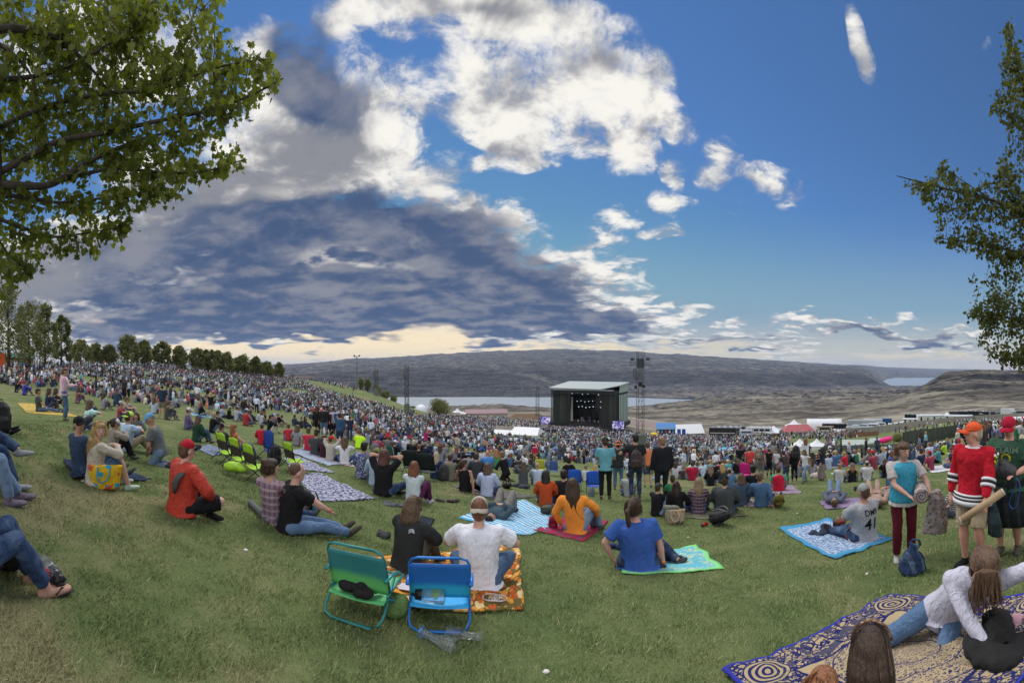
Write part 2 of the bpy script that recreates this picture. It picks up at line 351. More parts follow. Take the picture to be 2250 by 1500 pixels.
def fbm(P, oct=5, sc=1., rough=.5):
    P = np.asarray(P, float); out = np.zeros(len(P)); a = 1.; f = sc; rs = np.random.default_rng(5)
    for o in range(oct):
        q = P * f + rs.uniform(0, 100, P.shape[1]); i = np.floor(q).astype(np.int64); w = q - i; w = w * w * (3 - 2 * w)
        def h(ix, iy):
            n = (ix * 374761393 + iy * 668265263 + o * 1442695) & 0xffffffff; n = ((n ^ (n >> 13)) * 1274126177) & 0xffffffff
            return ((n ^ (n >> 16)) & 0xffff) / 65535. - .5
        a00 = h(i[:, 0], i[:, 1]); a10 = h(i[:, 0] + 1, i[:, 1]); a01 = h(i[:, 0], i[:, 1] + 1); a11 = h(i[:, 0] + 1, i[:, 1] + 1)
        out += a * ((a00 * (1 - w[:, 0]) + a10 * w[:, 0]) * (1 - w[:, 1]) + (a01 * (1 - w[:, 0]) + a11 * w[:, 0]) * w[:, 1])
        a *= rough; f *= 2.03
    return out
LDG = np.log(DG)
def gz(x, y):
    """ground height below a world point (arrays or numbers)"""
    x = np.asarray(x, float); y = np.asarray(y, float)
    d = np.clip(np.hypot(x, y), .41, 21000); px = np.clip(np.arctan2(x, y) * K + X0, XG[0], XG[-1] - 1e-6)
    i = np.clip(np.searchsorted(XG, px) - 1, 0, len(XG) - 2); a = (px - XG[i]) / (XG[i + 1] - XG[i])
    j = np.clip(np.searchsorted(DG, d) - 1, 0, len(DG) - 2); b = (d - DG[j]) / (DG[j + 1] - DG[j])
    return (HG[i, j] * (1 - b) + HG[i, j + 1] * b) * (1 - a) + (HG[i + 1, j] * (1 - b) + HG[i + 1, j + 1] * b) * a
def at(px, py=None, d=None):
    """world point of a spot on the panorama: on the ground (py given), or at distance d"""
    lo = (px - X0) / K; s, c = math.sin(lo), math.cos(lo)
    if d is None:
        ds = np.geomspace(1.2, 320, 900); z = gz(ds * s, ds * c); yy = HY - z / ds * K
        k = np.nonzero(yy <= py)[0]; k = k[0] if len(k) else len(ds) - 1
        d = float(ds[k])
        if k > 0:
            f = (yy[k - 1] - py) / max(yy[k - 1] - yy[k], 1e-6); d = float(ds[k - 1] + (ds[k] - ds[k - 1]) * min(max(f, 0), 1))
        return Vector((d * s, d * c, float(gz(d * s, d * c))))
    z = float(gz(d * s, d * c)) if py is None else (HY - py) / K * d
    return Vector((d * s, d * c, z))

def lawn_colour(t, co):
    g1 = t.noise(co, 1.1, 5, .6); g2 = t.noise(co, 14., 4, .65); g3 = t.noise(co, .16, 4, .55); g4 = t.noise(co, 90., 2, .6)
    green = t.mix(t.mr(g1, .3, .72), (.108, .150, .055), (.175, .205, .085))
    green = t.mix(t.m('MULTIPLY', t.mr(t.m('ADD', g3, t.m('MULTIPLY', t.m('SUBTRACT', g1, .5), .9)), .50, .74), .75), green, (.26, .225, .13))
    green = t.mix(t.mr(g2, .5, .8, 0, .5), green, (.27, .27, .15))
    green = t.mix(t.mr(g4, .35, .7, .35, 0), green, (.06, .08, .025))
    return green, g1, g2, g4
def build_ground():
    XX, DD = np.meshgrid(XG, DG, indexing='ij'); LO = (XX - X0) / K
    x = DD * np.sin(LO); y = DD * np.cos(LO); z = HG.copy()
    P = np.stack([x.ravel(), y.ravel()], 1); d = DD.ravel()
    rough = np.clip((d - 290) / 120, 0, 1)
    # the basalt benches and cliffs: broken rock away from the groomed bowl
    n1 = fbm(P, 6, 1 / 260., .55).reshape(z.shape); n2 = np.abs(fbm(P + 777, 5, 1 / 900., .5)).reshape(z.shape)
    n3 = fbm(P * np.array([1., 1.]), 5, 1 / 40., .55).reshape(z.shape)
    far = np.clip((DD - 2400) / 800, 0, 1)
    amp = np.clip(DD / 420., 0, 12)
    rid = 1 - np.abs(fbm(P + 333, 5, 1 / 520., .55)).reshape(z.shape) * 3.2
    z = z + rough.reshape(z.shape) * (n1 * amp * 1.3 + n3 * np.clip(DD / 700., 0, 2.4) - n2 * amp * 2.4 * far + rid * amp * .9 * np.clip((DD - 500) / 600, 0, 1) * (z > -190))
    n5 = np.abs(fbm(P + 55, 4, 1 / 75., .55)).reshape(z.shape); n6 = fbm(P + 99, 4, 1 / 28., .6).reshape(z.shape); mid_ = rough.reshape(z.shape) * np.clip((z + 196) / 20, 0, 1)
    z = z + mid_ * ((.22 - n5) * np.clip(DD / 110., 2, 26) + n6 * np.clip(DD / 260., .8, 9))
    river = (z < -193) & (DD > 1200)
    z = np.where((DD > 1300) & (z < -198), z - 6, z)
    # what grows where: 0 dry sage and rock, 1 watered lawn
    px = XX
    lawn = 1 - np.clip((DD - 170) / 8, 0, 1)
    lawn = np.where((px > 1880), 1 - np.clip((DD - 215) / 8, 0, 1), lawn)
    floor = np.clip((DD - 118) / 30, 0, 1) * np.clip((px - 940) / 40, 0, 1) * np.clip((1740 - px) / 60, 0, 1)
    lawn = lawn * (1 - floor)
    slope = np.zeros_like(z); slope[:, 1:] = np.abs(np.diff(z, axis=1)) / np.diff(DG)[None]
    col = np.stack([lawn.ravel(), np.clip(slope, 0, 1).ravel(), (DD / 10000).ravel()], 1)
    ni, nj = z.shape
    I = np.arange(ni * nj).reshape(ni, nj)
    F = np.stack([I[:-1, :-1].ravel(), I[1:, :-1].ravel(), I[1:, 1:].ravel(), I[:-1, 1:].ravel()], 1)[:, ::-1]
    V = np.stack([x.ravel(), y.ravel(), z.ravel()], 1)
    m = bpy.data.materials.new('ground'); m.use_nodes = True; nt = m.node_tree; t = NT(nt); b = nt.nodes['Principled BSDF']
    co = nt.nodes.new('ShaderNodeNewGeometry').outputs['Position']
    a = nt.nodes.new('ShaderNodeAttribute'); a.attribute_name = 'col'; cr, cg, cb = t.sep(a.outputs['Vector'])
    green, g1, g2, g4 = lawn_colour(t, co)
    wr_ = t.vm('ADD', co, t.scale(t.noise(co, .004, 4, .6, color=True), 120.))
    r1 = t.noise(wr_, .0035, 9, .62); r2 = t.noise(co, .045, 7, .68); r3 = t.noise(t.vm('MULTIPLY', co, (1., 1., 16.)), .006, 7, .62); r4 = t.noise(t.vm('MULTIPLY', wr_, (1., .35, 1.)), .016, 8, .68, .6)
    rock = t.mix(t.mr(r2, .36, .66), (.085, .075, .066), (.31, .28, .22))
    rock = t.mix(t.mr(r4, .46, .60, 0., .75), rock, (.065, .058, .052))
    rock = t.mix(t.mr(r1, .50, .62, 0, .8), rock, (.33, .30, .235))
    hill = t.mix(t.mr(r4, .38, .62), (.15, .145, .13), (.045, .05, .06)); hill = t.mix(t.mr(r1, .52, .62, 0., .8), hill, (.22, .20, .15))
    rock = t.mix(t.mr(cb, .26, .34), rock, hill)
    cliff = t.mix(t.mr(t.m('ADD', t.m('MULTIPLY', r3, .6), t.m('MULTIPLY', r2, .4)), .40, .62), (.020, .022, .028), (.10, .093, .085))
    dry = t.mix(t.mr(t.m('ADD', cg, t.m('MULTIPLY', t.m('SUBTRACT', r2, .5), .3)), .08, .19), rock, cliff)
    base = t.mix(t.mr(t.mad(t.m('SUBTRACT', g1, .5), .25, cr), .4, .6), dry, green)
    nt.links.new(base, b.inputs['Base Color']); b.inputs['Roughness'].default_value = .95; b.inputs['Specular IOR Level'].default_value = .1
    bn = nt.nodes.new('ShaderNodeBump'); bn.inputs['Strength'].default_value = .8; bn.inputs['Distance'].default_value = .05
    nt.links.new(t.m('ADD', g2, t.m('MULTIPLY', g4, .5)), bn.inputs['Height'])
    bn2 = nt.nodes.new('ShaderNodeBump'); bn2.inputs['Strength'].default_value = 1.; bn2.inputs['Distance'].default_value = 14.
    nt.links.new(t.m('MULTIPLY', t.m('ADD', r2, t.m('MULTIPLY', r4, 2.)), t.mr(cb, .028, .06)), bn2.inputs['Height']); nt.links.new(bn.outputs[0], bn2.inputs['Normal'])
    nt.links.new(bn2.outputs[0], b.inputs['Normal'])
    tag(mesh_obj('ground', V, F, m, smooth=True, col=col), kind='structure')
    # the river
    w = bpy.data.materials.new('water'); w.use_nodes = True; nt = w.node_tree; t = NT(nt); b = nt.nodes['Principled BSDF']
    co = nt.nodes.new('ShaderNodeNewGeometry').outputs['Position']
    b.inputs['Base Color'].default_value = (.26, .30, .34, 1); b.inputs['Roughness'].default_value = .34
    bn = nt.nodes.new('ShaderNodeBump'); bn.inputs['Strength'].default_value = .8; bn.inputs['Distance'].default_value = 3.
    nt.links.new(t.noise(t.vm('MULTIPLY', co, (1., .4, 1.)), .05, 6, .65), bn.inputs['Height']); nt.links.new(bn.outputs[0], b.inputs['Normal'])
    q = [(-9000, 900, -199), (12000, 900, -199), (12000, 14000, -199), (-9000, 14000, -199)]
    tag(mesh_obj('river_water', q, [(0, 1, 2, 3)], w), kind='structure')
build_ground()

def build_haze():
    m = bpy.data.materials.new('haze'); m.use_nodes = True; nt = m.node_tree; nt.nodes.clear()
    o = nt.nodes.new('ShaderNodeOutputMaterial'); v = nt.nodes.new('ShaderNodeVolumePrincipled')
    v.inputs['Color'].default_value = (.50, .66, .98, 1); v.inputs['Density'].default_value = .000042; v.inputs['Anisotropy'].default_value = .2
    nt.links.new(v.outputs[0], o.inputs['Volume'])
    h = MB().box((0, 0, 110), (46000, 46000, 680)).build('haze', m); tag(h, kind='stuff')
    h.location = (0, 0, 0)
    return h
HAZE = True
if HAZE: build_haze()

# ------------------------------------------------------------ people: one skinned body each, clothes and hair as its parts
def cloth_mat(name, kind='plain', c2=(.8, .8, .8), c3=(.05, .05, .05), sc=30., rough=.9):
    """cloth in the object's own colour, with an optional woven or printed pattern"""
    if name in MATS: return MATS[name]
    m = bpy.data.materials.new(name); m.use_nodes = True; nt = m.node_tree; t = NT(nt); b = nt.nodes['Principled BSDF']
    tc = nt.nodes.new('ShaderNodeTexCoord').outputs['Object']; col = nt.nodes.new('ShaderNodeObjectInfo').outputs['Color']
    x, y, z = t.sep(tc)
    if kind == 'plaid':
        wx = t.m('SINE', t.m('MULTIPLY', t.m('ADD', x, y), sc * 3)); wz = t.m('SINE', t.m('MULTIPLY', z, sc * 3))
        col = t.mix(t.mr(wx, .3, .6, 0, .55), col, c2); col = t.mix(t.mr(wz, .3, .6, 0, .55), col, c3)
    elif kind == 'stripe':
        col = t.mix(t.mr(t.m('SINE', t.m('MULTIPLY', z, sc * 3)), -.1, .1), col, c2)
    elif kind == 'print':
        v = t.voro(tc, sc); col = t.mix(t.mr(v, .3, .36), c2, col); col = t.mix(t.mr(t.noise(tc, sc * .6, 3, .6), .58, .62), col, c3)
    elif kind == 'denim':
        col = t.mix(t.mr(t.noise(tc, 6., 4, .6), .4, .7, 0, .5), col, c2)
    elif kind == 'knit':
        v = t.voro(tc, sc * 3); col = t.mix(t.mr(v, .1, .6, .0, .6), col, c3)
    elif kind == 'hair':
        n = t.noise(t.vm('MULTIPLY', tc, (70., 70., 7.)), 1., 4, .6); f = t.mr(n, .3, .7, .5, 1.6, False)
        col = t.mix(1., col, t.xyz(f, f, f), 'MULTIPLY')
    elif kind == 'skin':
        n = t.noise(tc, 12., 3, .6); col = t.mix(t.mr(n, .4, .7, 0, .3), col, (.40, .16, .12))
    f = t.mr(t.noise(tc, 5., 4, .6), .3, .7, .86, 1.12, False)
    if kind not in ('skin',): col = t.mix(1., col, t.xyz(f, f, f), 'MULTIPLY')
    nt.links.new(col, b.inputs['Base Color']); b.inputs['Roughness'].default_value = rough
    b.inputs['Specular IOR Level'].default_value = .35 if kind in ('skin', 'hair') else .15
    if kind == 'skin': b.inputs['Roughness'].default_value = .55
    bn = nt.nodes.new('ShaderNodeBump'); bn.inputs['Strength'].default_value = {'skin': .15, 'hair': .8}.get(kind, .9); bn.inputs['Distance'].default_value = .004 if kind == 'skin' else .02
    if kind == 'hair': h = n
    elif kind == 'skin': h = t.noise(tc, 60., 3, .6)
    else: h = t.m('ADD', t.m('ADD', t.noise(t.vm('MULTIPLY', tc, (1., 1., .6)), 9., 4, .5, 2.2), t.m('MULTIPLY', t.m('ABSOLUTE', t.m('SUBTRACT', t.noise(t.vm('MULTIPLY', tc, (1., 1., .45)), 12., 3, .5, 1.5), .5)), -1.4)), t.m('MULTIPLY', t.noise(tc, 60., 3, .6), .1))
    nt.links.new(h, bn.inputs['Height']); nt.links.new(bn.outputs[0], b.inputs['Normal'])
    MATS[name] = m; return m
SKIN = cloth_mat('skin', 'skin'); CLOTH = cloth_mat('cloth'); HAIR = cloth_mat('hair', 'hair', rough=.5); DENIM = cloth_mat('denim', 'denim', (.13, .20, .32))
SHELL = cloth_mat('shell_fabric', rough=.45)
FOLD = bpy.data.textures.new('fold', 'CLOUDS'); FOLD.noise_scale = .15; FOLD.noise_depth = 2

SK = (.42, .235, .165); SKT = (.33, .175, .115); SKP = (.52, .31, .24); SKD = (.12, .06, .04)
HB = (.045, .025, .014); HK = (.012, .009, .008); HBL = (.36, .24, .10); HAU = (.15, .055, .022); HG_ = (.20, .18, .16); HDB = (.09, .055, .03)
def ik(a, c, l1, l2, hint):
    a, c = Vector(a), Vector(c); d = c - a; L = d.length; m = (l1 + l2) * .995
    if L > m: c = a + d * (m / L); d = c - a; L = m
    L = max(L, 1e-3); k = (l1 * l1 - l2 * l2 + L * L) / (2 * L); h = math.sqrt(max(l1 * l1 - k * k, 0)); u = d / L
    hi = Vector(hint); hi = hi - u * hi.dot(u); hi = hi.normalized() if hi.length > 1e-5 else Vector((0, 0, 1))
    return a + u * k + hi * h, c
POSES = {  # pelvis, neck, ankles (left, right), knee hints, wrists, elbow hints
 'stand': dict(pel=(0, 0, .93), nk=(0, 0, 1.43), an=((-.11, 0, .08), (.11, .02, .08)), kh=((0, 1, 0), (0, 1, 0)), wr=((-.28, .06, .84), (.28, .06, .84)), eh=((-.5, -1, 0), (.5, -1, 0))),
 'walk': dict(pel=(0, 0, .91), nk=(0, .04, 1.41), an=((-.09, .26, .08), (.09, -.26, .12)), kh=((0, 1, 0), (0, 1, 0)), wr=((-.27, -.15, .87), (.27, .2, .9)), eh=((-.5, -1, 0), (.5, -1, 0))),
 'up': dict(pel=(0, 0, .11), nk=(0, .05, .60), an=((-.14, .50, .07), (.14, .48, .07)), kh=((0, 0, 1), (0, 0, 1)), wr=((-.12, .46, .42), (.12, .42, .42)), eh=((-1, 0, -.4), (1, 0, -.4))),
 'cross': dict(pel=(0, 0, .11), nk=(0, .04, .60), an=((.14, .34, .06), (-.14, .30, .06)), kh=((-1, .2, .35), (1, .2, .35)), wr=((-.14, .28, .20), (.14, .28, .20)), eh=((-1, -.3, 0), (1, -.3, 0))),
 'straight': dict(pel=(0, 0, .11), nk=(0, -.05, .60), an=((-.1, .86, .07), (.1, .84, .07)), kh=((0, 0, 1), (0, 0, 1)), wr=((-.13, .38, .24), (.13, .38, .24)), eh=((-1, -.3, 0), (1, -.3, 0))),
 'kneel': dict(pel=(0, 0, .26), nk=(0, .10, .76), an=((-.12, -.16, .07), (.12, -.16, .07)), kh=((0, 1, .1), (0, 1, .1)), wr=((-.1, .34, .36), (.1, .34, .36)), eh=((-1, -.3, 0), (1, -.3, 0))),
 'side': dict(pel=(0, 0, .11), nk=(-.04, .03, .60), an=((.50, .30, .06), (.56, .12, .06)), kh=((-.2, 1, .2), (.3, 1, .2)), wr=((-.24, -.12, .05), (.2, .3, .16)), eh=((-1, -.3, 0), (1, -.3, 0))),
 'lie': dict(pel=(0, 0, .12), nk=(0, -.48, .13), an=((-.14, .44, .07), (.14, .42, .07)), kh=((0, 0, 1), (0, 0, 1)), wr=((-.06, -.12, .26), (.08, -.14, .26)), eh=((-1, 0, 0), (1, 0, 0))),
 'chair': dict(pel=(0, 0, .27), nk=(0, -.12, .75), an=((-.14, .62, .07), (.14, .60, .07)), kh=((0, 0, 1), (0, 0, 1)), wr=((-.2, .3, .40), (.2, .3, .40)), eh=((-1, -.3, 0), (1, -.3, 0)))}
WR = {'knees': ((-.13, .42, .44), (.13, .42, .44)), 'lap': ((-.09, .24, .22), (.09, .24, .22)), 'back': ((-.27, -.34, .03), (.27, -.34, .03)), 'backR': ((-.1, .26, .24), (.30, -.26, .03)),
      'backL': ((-.30, -.28, .03), (.1, .26, .24)), 'face': ((-.09, .20, .72), (.09, .20, .72)), 'phone': ((-.05, .34, .52), (.05, .34, .52)), 'hug': ((.10, .40, .30), (-.10, .38, .27)),
      'pockets': ((-.2, .1, .92), (.2, .1, .92)), 'folded': ((.12, .2, 1.17), (-.12, .22, 1.13)), 'holdup': ((-.1, .28, 1.2), (.1, .28, 1.2)), 'shade': ((-.12, .22, 1.6), (.24, .06, .86))}
HEAD_TOP = .135
def skinmods(o, vox, fold=0.):
    m = o.modifiers.new('weld', 'REMESH'); m.mode = 'VOXEL'; m.voxel_size = vox; m.use_smooth_shade = True
    s = o.modifiers.new('soft', 'SMOOTH'); s.factor = .6; s.iterations = 3
    if fold:
        d = o.modifiers.new('fold', 'DISPLACE'); d.texture = FOLD; d.strength = fold; d.mid_level = .5; d.texture_coords = 'LOCAL'
def person(loc, rz, pose='up', label=None, group=None, s=1., w=1., skin=SK, top=(.5, .5, .5), sleeve='short', bottom=(.05, .07, .14), legs='long', shoes=(.05, .05, .05),
           hair='short', hc=HB, hat=None, hatc=(.3, .05, .05), brimc=None, yaw=0, pitch=0, lean=(0, 0), wr=None, an=None, pel=None, topmat=None, botmat=None, hood=False, skirt=False,
           vest=None, hem=.0, face=False, vox=.012, slope=True, glasses=False, band=None, kh=None, eh=None, hemc=None, neckc=0., hairmat=None, nk=None, fold=.028, sandals=False, hatback=False, bare=False):
    p = dict(POSES[pose]); loc = Vector(loc)
    if wr is not None: p['wr'] = WR[wr] if isinstance(wr, str) else wr
    if an is not None: p['an'] = an
    if pel is not None: p['pel'] = pel
    if kh is not None: p['kh'] = kh
    if eh is not None: p['eh'] = eh
    if nk is not None: p['nk'] = nk
    cr, sr = math.cos(rz), math.sin(rz)
    def dz(v):                                       # feet follow the slope of the lawn
        if not slope: return 0.
        if slope is not True: return slope * v[1]
        x, y = v[0] * s, v[1] * s
        return (float(gz(loc.x + cr * x - sr * y, loc.y + sr * x + cr * y)) - loc.z) / s
    pelv = Vector(p['pel']); nk = Vector(p['nk']) + Vector((lean[0], lean[1], 0)); td = nk - pelv; nk = pelv + td.normalized() * .5
    td = td.normalized()
    sx = Vector((1, 0, 0)); fw = td.cross(sx).normalized() * -1 if pose != 'lie' else Vector((0, 0, 1))
    if fw.dot(Vector((0, 1, 0))) < 0 and pose != 'lie': fw = -fw
    sh = [nk - td * .055 + sx * (q * .185 * (.6 + .4 * w)) for q in (-1, 1)]; hips = [pelv + sx * (q * .095 * w) - td * .01 for q in (-1, 1)]
    J = []
    for i in (0, 1):
        a = Vector(p['an'][i]); a.z += dz(a)
        kn, a = ik(hips[i], a, .43, .42, p['kh'][i]); J.append((kn, a))
    A = []
    for i in (0, 1):
        wv = Vector(p['wr'][i])
        if wv.z < .5 and pose not in ('stand', 'walk'): wv.z += dz(wv) * (.9 if wv.z < .1 else .6)
        el, wv = ik(sh[i], wv, .28, .25, p['eh'][i]); A.append((el, wv))
    hdir = (td * .6 + Vector((0, 0, .4))).normalized() if pose != 'lie' else td
    hc_ = nk + hdir * .165 + fw * .025
    if pose == 'lie':
        MH = Matrix(((1, 0, 0), (0, 0, -1), (0, 1, 0))).transposed() if False else Matrix.Rotation(R(90), 3, 'X')
        MH = Matrix.Rotation(R(90), 3, 'X') @ Matrix.Rotation(R(-yaw), 3, 'Z')
    else:
        MH = Matrix.Rotation(R(-yaw), 3, 'Z') @ Matrix.Rotation(R(pitch), 3, 'X')
    MH = MH * 1.1; H = lambda x, y, z: hc_ + MH @ Vector((x, y, z))
    T = lambda t_, f=0., r=0.: pelv + td * (.5 * t_) + fw * f + sx * r
    b = MB(); shr = .012
    ring = [(-.16, .10, .085), (0, .155, .115), (.25, .14, .105), (.5, .15, .112), (.75, .17, .118), (.9, .155, .10), (1.0, .07, .062)]
    b.loft([T(a) for a, _, _ in ring], [((x - shr) * w, (y - shr) * w) for _, x, y in ring], 14, side=sx)
    nd = hc_ - nk
    b.loft([nk - td * .05, nk + nd * .35, hc_ - MH @ Vector((0, .01, .05))], [.066, .056, .055], 12)
    b.ball(H(0, -.006, .018), (.076, .094, .1), 14, 10, MH); b.ball(H(0, .024, -.036), (.058, .066, .084), 12, 9, MH); b.ball(H(0, .05, -.085), (.03, .032, .026), 8, 6, MH)
    b.loft([H(0, .084, .022), H(0, .104, -.018), H(0, .09, -.026)], [.01, .017, .012], 8)
    for q in (-1, 1):
        b.ball(H(q * .077, -.004, -.008), (.012, .02, .03), 8, 6, MH)
    for i, q in ((0, -1), (1, 1)):
        el, wv = A[i]; u = (el - sh[i]); v = (wv - el); aw = .7 + .3 * w
        b.ball(sh[i], .058 * aw); b.loft([nk - td * .06, sh[i]], [.06, .052 * aw], 10)
        b.loft([sh[i], sh[i] + u * .5, el], [.054 * aw, .049 * aw, .040 * aw], 10); b.ball(el, .040 * aw, 10, 6)
        b.loft([el, el + v * .3, wv], [.040 * aw, .043 * aw, .027], 10)
        vd = v.normalized(); sd = vd.cross(Vector((0, 0, 1)));  sd = sd.normalized() if sd.length > .2 else Vector((0, 1, 0)); up = sd.cross(vd)
        b.loft([wv - vd * .01, wv + vd * .045, wv + vd * .09], [(.024, .018), (.038, .016), (.036, .013)], 10, side=sd)
        for k in range(4):
            fb = wv + vd * .085 + sd * ((k - 1.5) * .019); ln = (.062, .075, .07, .055)[k]
            b.loft([fb, fb + vd * ln * .5 - up * .008, fb + vd * ln * .85 - up * .03], [.0088, .0082, .007], 6)
        tb = wv + vd * .03 + sd * (.03 * -q); b.loft([tb, tb + vd * .035 + sd * (.022 * -q), tb + vd * .06 + sd * (.026 * -q) - up * .01], [.012, .01, .008], 6)
        kn, a = J[i]; u = kn - hips[i]; v = a - kn; lw = .7 + .3 * w
        b.ball(hips[i], .088 * w); b.loft([hips[i], hips[i] + u * .5, kn], [.086 * lw, .074 * lw, .055 * lw], 12); b.ball(kn, .056 * lw, 10, 7)
        b.loft([kn, kn + v * .3, kn + v * .75, a], [.054 * lw, .060 * lw, .042, .036], 12)
    body = b.build('person', SKIN, smooth=True); body.location = loc; body.rotation_euler = (0, 0, rz); body.scale = (s, s, s); body.color = (*skin, 1)
    tag(body, label, 'person', group); skinmods(body, min(vox, .02))
    def part(mb, name, m, c, v=vox, fold=0., rm=True, lab=None):
        o = mb.build(name, m, body, smooth=True); o.color = (*c, 1)
        if rm: skinmods(o, v, fold)
        if lab: o['label'] = lab
        return o
    # feet and shoes
    for i in (0, 1):
        kn, a = J[i]; sd = (a - kn).normalized()
        f = Vector((0, 1, 0)) if pose in ('stand', 'walk', 'up', 'chair', 'lie') else (Vector((J[i][1] - J[i][0]).normalized()) * .35 + Vector((0, .6, .5)) if pose == 'straight' else Vector((a.x - kn.x, abs(a.y - kn.y) * .3, 0)) * 1. + Vector((0, .15, 0)))
        if pose == 'kneel': f = Vector((0, -1, -.2))
        if pose == 'stand': f = Vector(((-.15, .25)[i], 1, 0))
        f = f.normalized(); up = Vector((0, 0, 1)) if abs(f.z) < .6 else Vector((0, -.5, .5)); up = (up - f * up.dot(f)).normalized(); side = f.cross(up)
        o_ = a - up * .035 if pose != 'straight' else a + sd * .03
        q = MB(); q.loft([o_ - f * .07, o_ - f * .02, o_ + f * .08, o_ + f * .15, o_ + f * .185], [(.03, .03), (.041, .045), (.046, .036), (.042, .026), (.022, .014)], 12, side=side)
        q.loft([a + Vector(sd) * -.03, o_], [.040, .042], 10)
        if sandals or bare:
            part(q, 'foot' if not sandals else 'sandal', SKIN if bare else CLOTH, skin if bare else shoes)
        else: part(q, 'shoe', CLOTH, shoes)
    # trousers, shorts or skirt
    g = 1.0 * w; q = MB(); lw = .7 + .3 * w
    q.loft([T(-.17), T(0), T(.16)], [(.115 * w, .1 * w), (.17 * g, .128 * g), (.158 * g, .12 * g)], 14, side=sx)
    if skirt:
        q.loft([T(.1), T(-.15), (J[0][0] + J[1][0]) / 2, (J[0][1] + J[1][1]) / 2 + Vector((0, 0, .02))], [(.15, .12), (.19, .15), (.22, .19), (.26, .24)], 16, side=sx)
    else:
        for i in (0, 1):
            kn, a = J[i]; u = kn - hips[i]; v = a - kn; q.ball(hips[i], .1 * g, 12, 8)
            if legs == 'long':
                q.loft([hips[i], hips[i] + u * .5, kn], [.1 * lw, .086 * lw, .07 * lw], 12); q.ball(kn, .070 * lw, 10, 7)
                q.loft([kn, kn + v * .35, kn + v * .93], [.069 * lw, .07 * lw, .058], 12)
            elif legs == 'tight':
                q.loft([hips[i], hips[i] + u * .5, kn], [.10 * lw, .088 * lw, .071 * lw], 12); q.ball(kn, .072 * lw, 10, 7)
                q.loft([kn, kn + v * .3, kn + v * .9], [.069 * lw, .072 * lw, .052], 12)
            else:
                q.loft([hips[i], hips[i] + u * .5, hips[i] + u * .97], [.1 * lw, .098 * lw, .092 * lw], 12)
    part(q, 'skirt' if skirt else ('shorts' if legs == 'short' else 'trousers'), botmat or (DENIM if bottom[2] > bottom[0] * 1.5 else CLOTH), bottom, fold=fold)
    # top
    off = .018 if not hood else .03
    def topmesh(off, sl, r0=-.22, r1=1.0):
        q = MB(); rr = [(r0, .165, .135), (0., .168, .13), (.25, .153, .118), (.5, .158, .122), (.75, .176, .126), (.9, .163, .108), (r1, .085, .078)]
        q.loft([T(a) for a, _, _ in rr], [((x + off - .01) * w, (y + off - .01) * w) for _, x, y in rr], 16, side=sx)
        for i in (0, 1):
            el, wv = A[i]; u = el - sh[i]; v = wv - el; aw = .7 + .3 * w
            if sl == 'none': continue
            q.ball(sh[i], (.056 + off) * aw, 12, 8); q.loft([nk - td * .07, sh[i]], [.06 + off, (.05 + off) * aw], 12)
            if sl == 'short': q.loft([sh[i], sh[i] + u * .72], [(.055 + off) * aw, (.062 + off) * aw], 12)
            elif sl == 'tank': pass
            else:
                q.loft([sh[i], sh[i] + u * .5, el], [(.055 + off) * aw, (.05 + off) * aw, (.045 + off) * aw], 12); q.ball(el, (.045 + off) * aw, 10, 7)
                q.loft([el, el + v * .5, el + v * .95], [(.044 + off) * aw, (.04 + off) * aw, (.032 + off)], 12)
        return q
    q = topmesh(off, sleeve)
    if hem: q.loft([T(-.1), T(-.1) - Vector((0, 0, hem))], [(.19 * w, .15 * w), (.21 * w, .17 * w)], 16, side=sx)
    if hood:
        hb = nk - fw * .075 - td * .01; q.loft([hb + sx * -.09 + fw * .06 + td * .03, hb + sx * -.05 - td * .02, hb - td * .045 - fw * .01, hb + sx * .05 - td * .02, hb + sx * .09 + fw * .06 + td * .03], [.028, .04, .05, .04, .028], 10, side=fw)
    o_top = part(q, {'none': 'tank_top', 'tank': 'tank_top', 'short': 'shirt', 'long': 'hoodie' if hood else 'long_sleeved_shirt'}[sleeve], topmat or CLOTH, top, fold=fold)
    body_parts = {'top': o_top}
    if vest is not None: body_parts['vest'] = part(topmesh(off + .02, 'none', -.12, 1.0), 'vest', SHELL, vest, fold=fold)
    # hair
    q = MB(); LK = []
